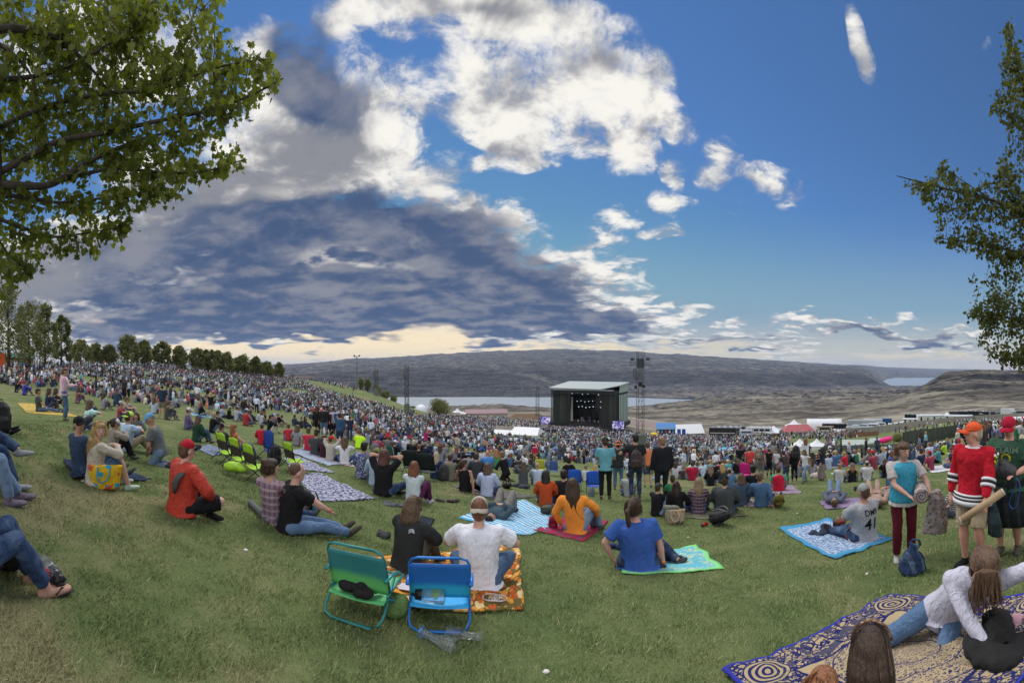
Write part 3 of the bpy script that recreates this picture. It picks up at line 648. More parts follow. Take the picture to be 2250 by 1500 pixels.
    if hair in ('short', 'long', 'pony', 'bun', 'mid', 'thin'):
        e = {'short': 1., 'thin': .97}.get(hair, 1.07)
        q.ball(H(0, -.020, .032), (.081 * e, .092 * e, .094 * e), 14, 10, MH)
        if hair != 'thin' and not hat: q.ball(H(0, .012, .064), (.079, .083, .06), 14, 9, MH)
        if hair != 'thin': q.ball(H(0, -.045, -.01), (.075 * e, .065 * e, .085 * e), 12, 9, MH)
        if hair in ('long', 'mid'):
            dn = Vector((0, 0, -1)) if pose != 'lie' else Vector((0, -1, -.15)); L = .36 if hair == 'long' else .19; hang = pose == 'lie' or abs(td.z) < .88 or pitch < -30
            rh = random.Random(int(abs(loc.x) * 91 + abs(loc.y) * 37))
            q.ball(H(0, -.045, -.03), (.082, .075, .09), 12, 8, MH)
            for k in range(13):
                a_ = R(-112 + 224 * k / 12); st = H(math.sin(a_) * .078, -math.cos(a_) * .075 - .008, .045); m1 = H(math.sin(a_) * .094, -math.cos(a_) * .096 - .01, -.05); ll = L * rh.uniform(.8, 1.08)
                if hang: e1 = m1 + dn * ll * .5 + sx * math.sin(a_) * .01; e2 = m1 + dn * ll + Vector((rh.gauss(0, .015), rh.gauss(0, .015), 0))
                else:
                    bk = nk + sx * (math.sin(a_) * .105 * (1 if k not in (0, 12) else 1.05)) - fw * (.085 * w * max(math.cos(a_), -.1) + .03) + td * .01; e1 = bk; e2 = bk - td * max(ll - .14, .02) - fw * (.028 * w * max(math.cos(a_), 0)) + sx * rh.gauss(0, .012)
                q.loft([st, (st + m1) / 2, m1, (m1 + e1) / 2, e1, e2], [.02, .026, .026, .024, .021, .006], 7); LK.append([H(.012 if k > 6 else -.012, .045, .124), H(math.sin(a_) * .06, -math.cos(a_) * .055, .105), st, m1, (m1 + e1) / 2, e1, e2])
        if hair == 'pony':
            q.ball(H(0, -.115, .045), .032); q.loft([H(0, -.105, .045), H(0, -.165, .0), H(.01, -.16, -.12), H(.015, -.13, -.30)], [.022, .038, .035, .012], 10)
        if hair == 'bun': q.ball(H(0, -.10, .085), .045)
        ho_ = part(q, 'hair', hairmat or HAIR, hc, v=min(vox, .014))
        if vox < .0175 and hair != 'thin':
            rh = random.Random(int(loc.x * 91) ^ 5); q = MB()
            if not LK or hat: LKs = [[H(math.sin(a_) * r_ * .3, -.02 - math.cos(a_) * r_ * .3, .12), H(math.sin(a_) * .083, -.02 - math.cos(a_) * .09, .05), H(math.sin(a_) * .088, -.02 - math.cos(a_) * .095, -.02), H(math.sin(a_) * .082, -.02 - math.cos(a_) * .088, -.07)] for a_ in [R(-105 + 210 * k / 14) for k in range(15)] for r_ in (.1,)] if not hat and not LK else LK
            else: LKs = LK
            for P_ in LKs:
                if hat: P_ = P_[3:] if len(P_) > 5 else P_
                for j in range(24):
                    o_ = Vector((rh.gauss(0, 1), rh.gauss(0, 1), rh.gauss(0, .6))).normalized() * rh.uniform(.012, .031); ln = rh.uniform(.75, 1.05); n_ = len(P_) - 1
                    pts_ = [p + o_ * (.25 if i == 0 else (1 if i < n_ else 1.3)) + Vector((rh.gauss(0, .003), rh.gauss(0, .003), 0)) for i, p in enumerate(P_)]; pts_[-1] = pts_[-2].lerp(pts_[-1], ln)
                    q.loft(pts_, [.0011] + [.0021] * (n_ - 1) + [.0005], 3, caps=False)
            if q.v:
                h_ = (len(q.f) // 2) // 3 * 3
                for ff, kk in ((q.f[::2], 1.9), (q.f[1::2], .8)): so = MB().add(q.v, ff).build('strands', hairmat or HAIR, ho_, True); so.color = (*[min(1, c * kk + .008) for c in hc], 1)
    if hat in ('cap', 'capback', 'beanie', 'sunhat', 'hoodup', 'visor'):
        q = MB(); e = 1.08
        M2 = MH @ Matrix.Rotation(math.pi, 3, 'Z') if hat == 'capback' else MH
        zc = .045 if hat != 'hoodup' else .01
        if hat == 'hoodup': q.ball(H(0, -.03, .01), (.105, .105, .13), 14, 10, MH)
        else:
            for zz, rr in ():
                pass
            q.loft([hc_ + M2 @ Vector((0, -.008, z_)) for z_ in (.028, .055, .085, .11, .13)], [(.091, .108), (.092, .108), (.083, .096), (.058, .068), (.014, .016)], 18, side=M2 @ sx)
            if hat == 'beanie': q.loft([hc_ + M2 @ Vector((0, -.008, z_)) for z_ in (.0, .04)], [(.094, .110), (.094, .110)], 18, side=M2 @ sx)
        ho = part(q, 'hood' if hat == 'hoodup' else ('sun_hat' if hat == 'sunhat' else ('beanie' if hat == 'beanie' else 'cap')), CLOTH, hatc, v=.008)
        if hat in ('cap', 'capback'):
            n = 11; vv = []; ff = []
            for lay in (0, .006):
                for k in range(n):
                    a_ = math.pi * k / (n - 1); vv.append(hc_ + M2 @ Vector((math.cos(a_) * .078, .06 + math.sin(a_) * .04, .045 + lay - .015 * abs(math.cos(a_)))))
                    vv.append(hc_ + M2 @ Vector((math.cos(a_) * .082, .075 + math.sin(a_) * .105, .038 + lay - .03 * abs(math.cos(a_)))))
            for k in range(n - 1):
                i = 2 * k; j = 2 * n + 2 * k; ff += [(i, i + 1, i + 3, i + 2), (j + 2, j + 3, j + 1, j), (i + 1, j + 1, j + 3, i + 3)]
            br = MB().add(vv, ff).build('brim', CLOTH, ho, True); br.color = (*(brimc or hatc), 1)
        if hat == 'sunhat':
            br = MB().loft([hc_ + M2 @ Vector((0, -.005, z_)) for z_ in (.022, .030)], [(.17, .18), (.16, .17)], 20, side=M2 @ sx).build('brim', CLOTH, ho, True); br.color = (*(brimc or hatc), 1)
    if face:
        for k in (-1, 1):
            e = MB().ball(H(k * .029, .0795, .004), (.0135, .008, .0065), 8, 6, MH).build('eye', mat('eye_white', (.55, .5, .48), .3, var=0), body, True)
            MB().ball(H(k * .029, .0855, .004), (.0062, .004, .0062), 8, 6, MH).build('iris', mat('iris', (.03, .025, .02), .2, var=0), e, True)
            MB().loft([H(k * .014, .088, .022), H(k * .03, .089, .027), H(k * .046, .078, .021)], [.004, .0045, .003], 6).build('eyebrow', HAIR, body, True).color = (*[c * .6 for c in hc], 1)
        MB().loft([H(-.024, .079, -.062), H(-.01, .0895, -.059), H(0, .0905, -.061), H(.01, .0895, -.059), H(.024, .079, -.062)], [.003, .0065, .006, .0065, .003], 8).build('mouth', mat('lips', (.33, .10, .09), .5, var=.05), body, True)
    if glasses:
        q = MB()
        for k in (-1, 1): q.ball(H(k * .032, .096, .004), (.026, .006, .02), 12, 8, MH); q.bar(H(k * .055, .09, .01), H(k * .08, .0, .008), .004)
        q.bar(H(-.01, .1, .008), H(.01, .1, .008), .004); q.build('sunglasses', mat('dark_lens', (.01, .01, .012), .15, var=0), body, True)
    if band is not None:
        i, bc = band; el, wv = A[i]; dd = (wv - el).normalized(); MB().loft([wv - dd * .012, wv + dd * .012], [.031, .031], 12).build('wristband', mat('band%d' % int(bc[0] * 99), bc, .6), body, True)
    body_parts.update(dict(body=body, T=T, sh=sh, nk=nk, H=H, A=A, J=J, fw=fw, td=td, sx=sx, MH=MH))
    return body_parts
def fig(px, py, ty, face_dir, pose='up', **k):
    """stand or seat a person with the base of the figure at (px, py) and the top of the head at height `top` of the panorama"""
    L = at(px, py); d = math.hypot(L.x, L.y); want = (py - ty) / K * d
    H0 = {'stand': 1.75, 'walk': 1.73, 'up': .90, 'cross': .89, 'straight': .89, 'kneel': 1.05, 'side': .89, 'lie': .75, 'chair': 1.05}[pose]
    if k.get('hat'): H0 += .015
    s = k.pop('s', None) or min(max(want / H0, .8), 1.22)
    vx = k.pop('vox', None) or min(max(.0024 * d, .009), .05)
    if VERB: open("/tmp/fig.txt","a").write("%d %d d=%.1f want s=%.2f\n" % (px, py, d, want / H0))
    lo = (px - X0) / K
    return person(L, -(lo + R(face_dir)), pose, s=s, vox=vx, **k)
VERB = False
_TX = {}
def text_mesh(s):
    if s in _TX: return _TX[s]
    cu = bpy.data.curves.new('lettering', 'FONT'); cu.body = s; cu.size = 1.; cu.align_x = 'CENTER'; cu.align_y = 'CENTER'; cu.resolution_u = 3; cu.offset = .012; cu.extrude = .004
    ob = bpy.data.objects.new('lettering', cu); C.objects.link(ob)
    me = bpy.data.meshes.new_from_object(ob.evaluated_get(bpy.context.evaluated_depsgraph_get()))
    bpy.data.objects.remove(ob); _TX[s] = me; return me
for s_ in ('DMB', '41', 'CLAIM', 'O', 'GA', 'OFFICE', 'LAB'): text_mesh(s_)
def lettering(s, parent, pos, X, Y, size, m, wrap=None, name='lettering'):
    me = text_mesh(s).copy(); me.materials.clear(); me.materials.append(m)
    o = bpy.data.objects.new(name, me); C.objects.link(o); o.parent = parent
    X = Vector(X).normalized(); Y = (Vector(Y) - X * Vector(Y).dot(X)).normalized(); Z = X.cross(Y)
    M = Matrix.Identity(4)
    for i, a in enumerate((X, Y, Z)):
        for k in range(3): M[k][i] = a[k]
    o.matrix_local = Matrix.Translation(pos) @ M @ Matrix.Diagonal((size, size, .6, 1))
    if wrap is not None:
        sw = o.modifiers.new('lie on cloth', 'SHRINKWRAP'); sw.target = wrap; sw.wrap_method = 'PROJECT'; sw.use_project_z = True
        sw.use_negative_direction = True; sw.use_positive_direction = True; sw.offset = .013
    return o

# ------------------------------------------------------------ the people one can tell apart, front of the lawn
W_, BK, NV, GY, DG_, KH, DN, DDN, LDN, RD, MR, TL = (.62, .62, .66), (.013, .013, .016), (.02, .03, .07), (.20, .21, .23), (.055, .06, .065), (.36, .29, .19), (.07, .12, .21), (.025, .045, .10), (.16, .23, .34), (.45, .025, .035), (.13, .015, .03), (.10, .32, .38)
CREAM, LB, LIME, PURP, ORG, PLAIDM = (.58, .53, .44), (.38, .47, .66), (.36, .62, .04), (.13, .09, .20), (.78, .27, .045), cloth_mat('plaid_cloth', 'plaid', (.05, .05, .06), (.45, .35, .38), 22)
KNIT = cloth_mat('knit', 'knit', c3=(.25, .22, .18), sc=40); FLEECE = cloth_mat('fleece', 'knit', c3=(.18, .15, .12), sc=24)
AZT = cloth_mat('woven_pattern', 'print', (.65, .65, .6), (.03, .05, .20), 28); STR = cloth_mat('striped_cloth', 'stripe', (.5, .5, .5), sc=45)
BRN = (.09, .05, .03)
def P(*a, **k): return fig(*a, **k)
# left edge
a = P(-97, 1275, 1120, 82, 'up', label='person at left edge in dark skinny jeans and a flip-flop, knees drawn up', s=1.0, top=(.3, .31, .33), sleeve='long', bottom=DDN, legs='tight', bare=True, wr='back', an=((-.10, .56, .05), (.05, .62, .05)))
for i in (0, 1):
    A_ = a['J'][i][1]; sd = Vector((0, 1, 0))
    sdl = MB().loft([A_ + Vector((0, -.08, -.062)), A_ + Vector((0, .0, -.062)), A_ + Vector((0, .1, -.058)), A_ + Vector((0, .20, -.058))], [(.03, .009), (.036, .009), (.047, .009), (.025, .008)], 12)
    sdl.loft([A_ + Vector((-.045, .05, -.04)), A_ + Vector((-.02, .09, .0)), A_ + Vector((.005, .15, -.028))], .007, 6).loft([A_ + Vector((.045, .05, -.04)), A_ + Vector((.03, .10, -.01)), A_ + Vector((.005, .15, -.028))], .007, 6)
    sdl.build('flip_flop', mat('flip_flop', (.03, .015, .015), .6), a['body'], True)
P(-95, 1072, 950, 88, 'chair', label='person at left edge in blue jeans and purple running shoes', s=1.05, bottom=LDN, shoes=(.16, .13, .17), top=NV, an=((-.10, .66, .05), (.12, .52, .05)), pel=(0, 0, .34))
P(-80, 1035, 900, 88, 'chair', label='person at left edge with one grey running shoe crossed high on the knee', s=1.05, bottom=DDN, shoes=(.3, .3, .32), top=BK, an=((-.12, .66, .38), (.12, .58, .05)), pel=(0, 0, .34), kh=((-1, .3, .6), (0, 0, 1)))
P(-70, 925, 860, 88, 'straight', label='person lying back at left edge with black boots pointing up', s=1., top=BK, bottom=BK, shoes=BK)
# the group behind the yellow tote
P(178, 1040, 915, 60, 'straight', label='man in navy t-shirt and dark cap looking back over his shoulder', top=(.035, .06, .11), w=1.12, hat='cap', hatc=BK, hair='short', hc=HK, yaw=95, face=True, bottom=DDN, wr='lap', hc_=None) if False else P(178, 1040, 915, 60, 'straight', label='man in navy t-shirt and dark cap looking back over his shoulder', top=(.035, .06, .11), w=1.12, hat='cap', hatc=BK, hc=HK, yaw=95, face=True, bottom=DDN, wr='lap')
P(207, 1062, 926, 72, 'up', label='blonde woman in cream cardigan beside the yellow tote, turning to look back', top=CREAM, sleeve='long', topmat=KNIT, hem=.06, hair='long', hc=HBL, yaw=95, face=True, bottom=(.05, .10, .19), legs='short', wr='phone', skin=SKP, shoes=(.4, .5, .4), w=.95)
P(246, 1000, 920, 75, 'up', label='woman in speckled beige fleece and white cap beside the blonde woman', top=(.38, .34, .29), sleeve='long', topmat=FLEECE, hood=True, hat='cap', hatc=W_, hair='pony', hc=HB, bottom=BK, wr='phone', pitch=-15, glasses=True)
P(277, 990, 903, 60, 'up', label='man in pale blue t-shirt and lime cap with khaki trousers', top=(.42, .55, .72), hat='capback', hatc=(.45, .75, .10), bottom=KH, wr='phone', band=(1, (.7, .12, .08)), w=1.1, an=((-.05, .72, .07), (.12, .60, .07)))
P(300, 963, 905, 190, 'cross', label='woman with long wavy brown hair in grey sweater facing back', top=(.13, .13, .12), sleeve='long', hair='long', hc=BRN, face=True, skin=SKP)
P(352, 1020, 903, -75, 'kneel', label='man in grey t-shirt with orange print and light blue cap, head bowed', top=(.13, .14, .14), hat='cap', hatc=(.14, .34, .62), bottom=LDN, pitch=-35, wr='lap', w=1.15, lean=(0, .06), hair='thin', hc=HG_)
P(193, 945, 879, 75, 'cross', label='woman with light brown hair in pale mint t-shirt', top=(.45, .70, .70), hair='mid', hc=HDB, wr='phone', glasses=True, skin=SKP)
a = P(141, 925, 806, 92, 'stand', label='standing man in pale pink shirt and blue jeans', top=(.62, .42, .52), sleeve='long', bottom=DN, w=1.15, hem=.06, wr=((-.02, .34, 1.16), (.04, .36, 1.14)), hair='short', hc=BRN, shoes=(.12, .09, .07), band=(1, (.6, .1, .1)))
P(86, 905, 849, 85, 'straight', label='bearded man in charcoal t-shirt on the yellow blanket', top=(.06, .07, .07), bottom=DN, hc=HB, wr='lap')
P(104, 900, 852, 80, 'up', label='woman in dark jacket just behind the bearded man', top=NV, sleeve='long', hair='mid', hc=HB)
P(119, 898, 850, 95, 'up', label='woman in black jacket and sunglasses on the yellow blanket', top=BK, sleeve='long', hair='mid', hc=HB, glasses=True, bottom=BK)
P(54, 868, 826, 80, 'up', label='woman in royal blue hoodie near the left trees', top=(.04, .05, .35), sleeve='long', hood=True, hair='short', hc=HDB)
P(36, 862, 818, 80, 'up', label='long-haired person in black just left of the royal blue hoodie', top=BK, sleeve='long', hair='long', hc=HB)
P(170, 886, 843, 80, 'up', label='woman in dusty maroon top behind the pink shirt', top=(.20, .07, .09), sleeve='long', hair='mid', hc=HB)
P(356, 918, 842, 0, 'stand', label='standing man in navy t-shirt and khaki shorts seen from behind', top=(.025, .04, .075), bottom=(.20, .19, .13), legs='short', w=1.1, hc=HK, hat='capback', hatc=(.35, .33, .27))
P(338, 908, 873, 20, 'cross', label='woman in white-blue blouse seated by the standing navy t-shirt', top=(.45, .5, .62), sleeve='long', hair='long', hc=BRN)
P(368, 922, 880, 60, 'up', label='man in dark olive jacket seated right of the standing navy t-shirt', top=(.05, .06, .05), sleeve='long', hc=BRN)
P(262, 925, 880, 100, 'up', label='person in faded red top with grey cap behind the lime cap', top=(.30, .06, .08), sleeve='short', hat='cap', hatc=(.4, .38, .4))
P(276, 915, 872, 110, 'up', label='woman with sunglasses on her head behind the lime cap', top=(.3, .25, .22), hair='bun', hc=BRN, glasses=True)
P(226, 900, 862, 60, 'up', label='woman in patterned grey dress leaning by dark backpacks', top=(.25, .24, .26), topmat=AZT, hair='long', hc=HB)
P(255, 893, 845, 15, 'kneel', label='woman with long hair and navy top kneeling in the left crowd', top=(.03, .06, .12), sleeve='long', hair='long', hc=BRN)
# red jacket
a = P(400, 1127, 966, 62, 'cross', label='man in red hooded rain jacket and red cap sitting cross-legged alone', top=(.42, .045, .03), sleeve='long', topmat=SHELL, hood=True, hat='cap', hatc=(.38, .015, .03), brimc=BK, legs='short', bottom=BK, w=1.2, hem=.04, skin=SKP, hc=BRN, glasses=True, shoes=BK, fold=.03, wr=((-.16, .30, .26), (.20, .30, .24)))
T = a['T']
q = MB().loft([T(.36, -.155, .06), T(.55, -.175, .10), T(.75, -.165, .15), T(.86, -.12, .20)], [(.045, .02), (.07, .022), (.055, .022), (.03, .02)], 12, side=(1, 0, 0))
q.build('jacket_panel', mat('jacket_panel', (.055, .06, .06), .6, bump=.4, bs=20), a['top'], True)
# behind the lime chairs
P(411, 943, 895, 80, 'cross', label='person in purple shirt, white cap and sunglasses', top=PURP, sleeve='long', hat='cap', hatc=(.6, .58, .55), glasses=True, hc=BRN)
P(432, 970, 911, 62, 'up', label='man in dark green hoodie and royal blue cap', top=(.02, .055, .035), sleeve='long', hood=True, hat='cap', hatc=(.03, .12, .45), hair='long', hc=BRN, bottom=DN, w=1.1, wr='lap')
P(466, 950, 906, 70, 'up', label='blonde woman in black hoodie behind the blue-capped man', top=BK, sleeve='long', hood=True, hair='bun', hc=(.3, .25, .17), bottom=DN)
P(480, 938, 903, 70, 'straight', label='person in charcoal shirt and dark cap behind the black beanie', top=DG_, sleeve='long', hat='cap', hatc=BK, bottom=KH)
P(493, 995, 929, 55, 'chair', label='person in black beanie sitting in the leftmost lime chair', top=(.05, .05, .06), sleeve='long', hat='beanie', hatc=BK, hc=BRN)
P(522, 1002, 932, 75, 'chair', label='red-haired woman with sunglasses on her head beside the lime chairs', top=(.45, .15, .06), sleeve='tank', hair='long', hc=(.20, .065, .02), yaw=40, skin=SKP, face=True)
P(540, 935, 895, 40, 'cross', label='man in sleeveless red shirt and blue-white cap', top=(.35, .03, .04), sleeve='tank', hat='cap', hatc=(.5, .5, .6))
P(519, 925, 885, 50, 'up', label='person in light blue plaid shirt and grey cap', top=(.35, .45, .58), topmat=PLAIDM, sleeve='long', hat='cap', hatc=(.3, .32, .36))
P(575, 976, 928, 15, 'cross', label='child in bright red hoodie and grey cap', top=(.42, .02, .04), sleeve='long', hood=True, hat='cap', hatc=(.12, .12, .15), s=.92)
P(592, 950, 911, 80, 'up', label='person in black hoodie and white trousers with knees up', top=BK, sleeve='long', hood=True, bottom=(.5, .52, .55), hc=HK)
P(634, 968, 932, 0, 'cross', label='woman in red t-shirt with short ash hair', top=(.42, .03, .06), hair='bun', hc=HDB)
P(652, 979, 934, 20, 'up', label='woman in grey t-shirt leaning on one hand', top=(.22, .23, .26), hair='mid', hc=BRN, wr='backR')
P(677, 990, 940, 15, 'cross', label='woman in red vest top with a white sheet round her waist', top=(.42, .03, .06), sleeve='tank', hair='bun', hc=HDB, bottom=(.55, .58, .65), botmat=CLOTH)
P(694, 1000, 944, 20, 'cross', label='man in charcoal t-shirt and black cap on the grey sheet', top=(.055, .06, .065), hat='cap', hatc=BK, w=1.15)
P(712, 1006, 957, 20, 'cross', label='man in dark maroon jacket left of the red cap', top=(.05, .02, .03), sleeve='long', hc=HK, w=1.1)
P(726, 1012, 958, 25, 'cross', label='man in tan t-shirt and bright red cap', top=(.42, .40, .35), hat='cap', hatc=(.5, .02, .03), yaw=25, w=1.1, wr='face', hc=HB)
P(757, 1020, 961, 5, 'cross', label='woman in white t-shirt with very long light brown hair', top=W_, hair='long', hc=HDB, hem=.03, wr='knees')
P(788, 985, 945, 20, 'cross', label='hunched person in neon yellow-green t-shirt', top=(.55, .95, .03), pitch=-40, lean=(0, .12), hc=HB, w=1.1)
P(697, 957, 891, 10, 'stand', label='leftmost standing woman in black with dark hair', top=BK, sleeve='long', bottom=BK, hair='long', hc=HB)
P(712, 962, 889, 5, 'stand', label='standing man in black leather jacket and blue jeans', top=BK, sleeve='long', topmat=SHELL, bottom=DN, hc=HB, w=1.15)
P(722, 962, 897, 0, 'stand', label='standing person in black with a red scarf between two friends', top=RD, sleeve='tank', vest=(.02, .01, .02), bottom=BK, hc=HK)
P(733, 962, 893, 5, 'stand', label='standing woman in pale blue sweater', top=(.33, .40, .52), sleeve='long', bottom=BK, hc=HB)
P(746, 985, 906, 5, 'stand', label='standing woman in denim blue jacket with a raised arm', top=(.035, .075, .16), sleeve='long', bottom=NV, hair='bun', hc=HB, wr='shade', w=1.15)
# plaid woman and black t-shirt man
P(599, 1148, 1001, 42, 'straight', label='woman in faded purple plaid shirt with dark bun', top=(.24, .16, .22), sleeve='long', topmat=PLAIDM, hair='bun', hc=HB, yaw=30, bottom=DDN, skin=SKP, s=1.0, fold=.03)
a = P(636, 1168, 1018, 72, 'straight', label='man in black t-shirt and blue jeans leaning forward, legs outstretched', top=BK, bottom=(.10, .17, .29), hair='thin', hc=BRN, w=1.12, lean=(0, .12), wr=((-.1, .62, .26), (.14, .58, .28)), band=(1, (.6, .1, .1)), shoes=(.06, .05, .04), fold=.03, skin=SKP)
MTX = mat('print_red', (.4, .03, .04), .8, var=0); MTW = mat('print_grey', (.4, .4, .4), .8, var=0)
lettering('OFFICE', a['top'], a['T'](.84, -.2, -.02), (1, 0, 0), a['td'], .055, MTW, a['top']); lettering('LAB', a['top'], a['T'](.73, -.2, -.02), (1, 0, 0), a['td'], .055, MTX, a['top'])
P(798, 1050, 972, 25, 'cross', label='person wrapped in blue and white woven-pattern hoodie', top=(.08, .10, .25), sleeve='long', topmat=AZT, hood=True, hc=HK, w=1.1)
P(822, 1058, 975, 25, 'cross', label='person in grey hood pulled up beside the woven-pattern hoodie', top=(.12, .13, .14), sleeve='long', hood=True, hat='hoodup', hatc=(.12, .13, .14))
P(826, 1066, 985, 20, 'cross', label='person in pale blue hoodie and mossy pompom beanie', top=(.38, .47, .62), sleeve='long', hood=True, hat='beanie', hatc=(.18, .22, .06))
P(842, 1088, 990, 22, 'cross', label='woman in black t-shirt holding a camera to her face', top=BK, hair='mid', hc=(.07, .025, .02), wr='face', w=1.15, bottom=DDN, band=(1, (.6, .1, .1)), an=((.2, .42, .07), (.0, .40, .07)))
P(907, 1106, 1015, 22, 'up', label='woman with auburn hair in white sweater and purple leggings', top=(.5, .58, .62), sleeve='long', hair='mid', hc=HAU, bottom=(.09, .02, .07), botmat=CLOTH, legs='tight', wr='hug', an=((.16, .44, .05), (.26, .40, .05)), shoes=(.4, .38, .5))
P(957, 1052, 995, 15, 'cross', label='blonde woman in navy top left of the camouflage backpack', top=(.02, .035, .10), sleeve='long', hair='long', hc=(.36, .30, .2))
P(988, 1056, 999, 15, 'cross', label='man in olive t-shirt wearing a black backpack', top=(.16, .16, .12), hc=HB, wr='hug', w=1.1)
P(1008, 1040, 995, 10, 'cross', label='dark-haired person in black in front of the backpack wearer', top=BK, hc=HK)
P(1022, 1080, 1011, 12, 'side', label='woman in black racerback tank top, leaning on one arm', top=BK, sleeve='none', hair='pony', hc=HB, yaw=50, wr='backR', bottom=BK, skin=SKT)
P(1029, 1040, 992, 10, 'cross', label='man in grey t-shirt and two-tone cap worn backwards', top=(.25, .27, .30), hat='capback', hatc=(.2, .45, .7))
P(1047, 1052, 996, 5, 'cross', label='man in dark grey jacket with short dark hair in third row', top=(.04, .045, .055), sleeve='long', hc=HB, w=1.1)
P(1070, 1090, 1018, 15, 'cross', label='person in pale lilac-blue hoodie and dark beanie', top=(.42, .48, .68), sleeve='long', hood=True, hat='beanie', hatc=NV, hair='mid', hc=BRN)
P(1071, 1035, 990, 0, 'cross', label='bald man in bright blue t-shirt', top=(.07, .22, .58), hair=None, w=1.15)
P(1091, 1030, 985, -10, 'cross', label='woman in green t-shirt with strawberry blonde hair', top=(.06, .28, .10), hair='long', hc=(.30, .14, .06))
P(1112, 1055, 989, -55, 'kneel', label='kneeling woman in black sweater turned left', top=BK, sleeve='long', bottom=BK, hair='bun', hc=(.16, .09, .04), lean=(0, .05))
P(1139, 1040, 1000, 0, 'cross', label='person in black with grey hood raised behind the bald man', top=(.035, .04, .045), sleeve='long', hat='hoodup', hatc=(.04, .05, .055))
P(1151, 1064, 1015, -5, 'up', label='woman in grey long-sleeved top with dark blonde hair, hand at mouth', top=(.07, .08, .095), sleeve='long', hair='long', hc=HDB, wr='face')
P(1180, 1066, 1017, 5, 'cross', label='bald man in pale blue sweater in front of folding chairs', top=(.42, .50, .65), sleeve='long', hair=None, w=1.1)
P(1199, 1111, 1036, 8, 'cross', label='woman in rust orange hoodie with dark hair', top=(.42, .07, .02), sleeve='long', hood=True, hair='mid', hc=HK, yaw=45, bottom=DDN)
P(1238, 1112, 1034, 3, 'cross', label='dark-haired person in black hoodie with one arm forward', top=BK, sleeve='long', hood=True, hc=HK)
a = P(1264, 1172, 1052, 5, 'side', label='woman in bright orange long-sleeved shirt with very long dark hair', top=ORG, sleeve='long', hat='cap', hatc=(.03, .05, .05), hair='long', hc=HB, hem=.03, bottom=LDN, an=((.28, .50, .06), (.40, .42, .06)), wr=((-.26, .15, .1), (.34, .3, .24)), kh=((0, 0, 1), (0, 0, 1)))
MB().loft(smooth_path([a['T'](.98, -.13, .0), a['T'](.6, -.185, .06), a['T'](.35, -.16, .16)]), .005, 6).build('strap', mat('leather', (.04, .02, .012), .6), a['top'])
P(1102, 1132, 1075, 20, 'lie', label='man in slate jacket lying on his back on the blue towel', s=1.05, top=(.045, .075, .10), sleeve='long', hood=False, bottom=(.20, .19, .17), hc=HK, w=1.1, slope=True, fold=.03, an=((-.16, .46, .07), (.16, .46, .07)), vox=.02)
# front row centre
a = P(893, 1252, 1096, 38, 'up', label='person in charcoal hooded fleece and glasses looking down at a tablet', top=(.028, .031, .033), sleeve='long', hood=True, hair='mid', hc=HDB, pitch=-28, yaw=12, bottom=(.10, .09, .075), botmat=CLOTH, w=1.15, lean=(0, .05), glasses=True, wr=((-.06, .36, .42), (.05, .38, .42)), fold=.035, hem=.03, skin=SKP, shoes=(.06, .055, .055), an=((-.08, .56, .06), (.08, .60, .06)))
tb = empty('tablet', a['body'].matrix_basis @ Vector((0, .42, .47)), a['body'].rotation_euler[2], 'dark tablet held by the person in the charcoal fleece', 'tablet')
Mx = Matrix.Rotation(R(38), 3, 'X')
MB().box((0, 0, 0), (.21, .15, .010), Mx).build('case', mat('black_plastic', (.012, .012, .014), .35), tb)
MB().box(Mx @ Vector((0, 0, .0065)), (.175, .12, .002), Mx).build('screen', mat('tablet_screen', (.05, .06, .08), .12, var=.3, vs=30), tb)
lg = MB()
for k in range(3): lg.loft(smooth_path([a['T'](.84 - k * .035, -.165, .10), a['T'](.88 - k * .03, -.165, .14), a['T'](.86 - k * .03, -.15, .17 + k * .004)]), .006, 6)
lg.build('logo', mat('logo_grey', (.45, .5, .55), .6), a['top'])
P(1052, 1288, 1097, 4, 'cross', label='man in white t-shirt and tan mesh cap worn backwards', top=(.68, .69, .76), w=1.28, hat='capback', hatc=(.40, .36, .30), hair='short', hc=(.14, .06, .03), bottom=DN, wr=((-.20, .36, .36), (.26, .34, .36)), eh=((-1, -.5, -.2), (1, -.5, -.1)), fold=.035, skin=SKP, hem=.03, an=((.10, .44, .06), (-.06, .42, .06)))
P(1403, 1248, 1098, -6, 'side', label='woman in royal blue t-shirt with dark ponytail on the checked quilt', top=(.04, .10, .36), w=1.45, hair='pony', hc=HB, bottom=NV, yaw=35, wr=((-.34, .06, .12), (.34, .02, .04)), band=(1, (.75, .15, .04)), fold=.03, skin=SKP, hem=.05)
# standing row
P(1330, 1098, 958, 0, 'stand', label='standing man in teal t-shirt and black cap', top=(.12, .33, .40), bottom=BK, hat='cap', hatc=BK, w=1.08, wr=((-.16, .3, 1.08), (.16, .3, 1.08)), hem=.05, shoes=(.05, .05, .05))
P(1358, 1078, 960, 5, 'stand', label='standing man in black hoodie and orange cap with blue crown', top=(.025, .03, .03), sleeve='long', hood=True, bottom=DN, hat='capback', hatc=(.85, .22, .05), w=1.12, wr=((-.2, .2, 1.5), (.26, .24, 1.42)))
a = P(1396, 1097, 950, -6, 'stand', label='standing man in black t-shirt with a brown backpack', top=(.02, .022, .024), bottom=NV, hair='short', hc=HK, yaw=-15, w=1.08, wr=((-.3, .2, 1.2), (.26, .05, .86)))
P(1423, 1072, 966, 15, 'stand', label='standing man in salmon orange t-shirt and navy shorts', top=(.62, .20, .09), bottom=(.015, .03, .06), legs='short', hc=BRN, w=.95, wr=((-.12, .32, 1.1), (.12, .32, 1.1)), skin=SKP)
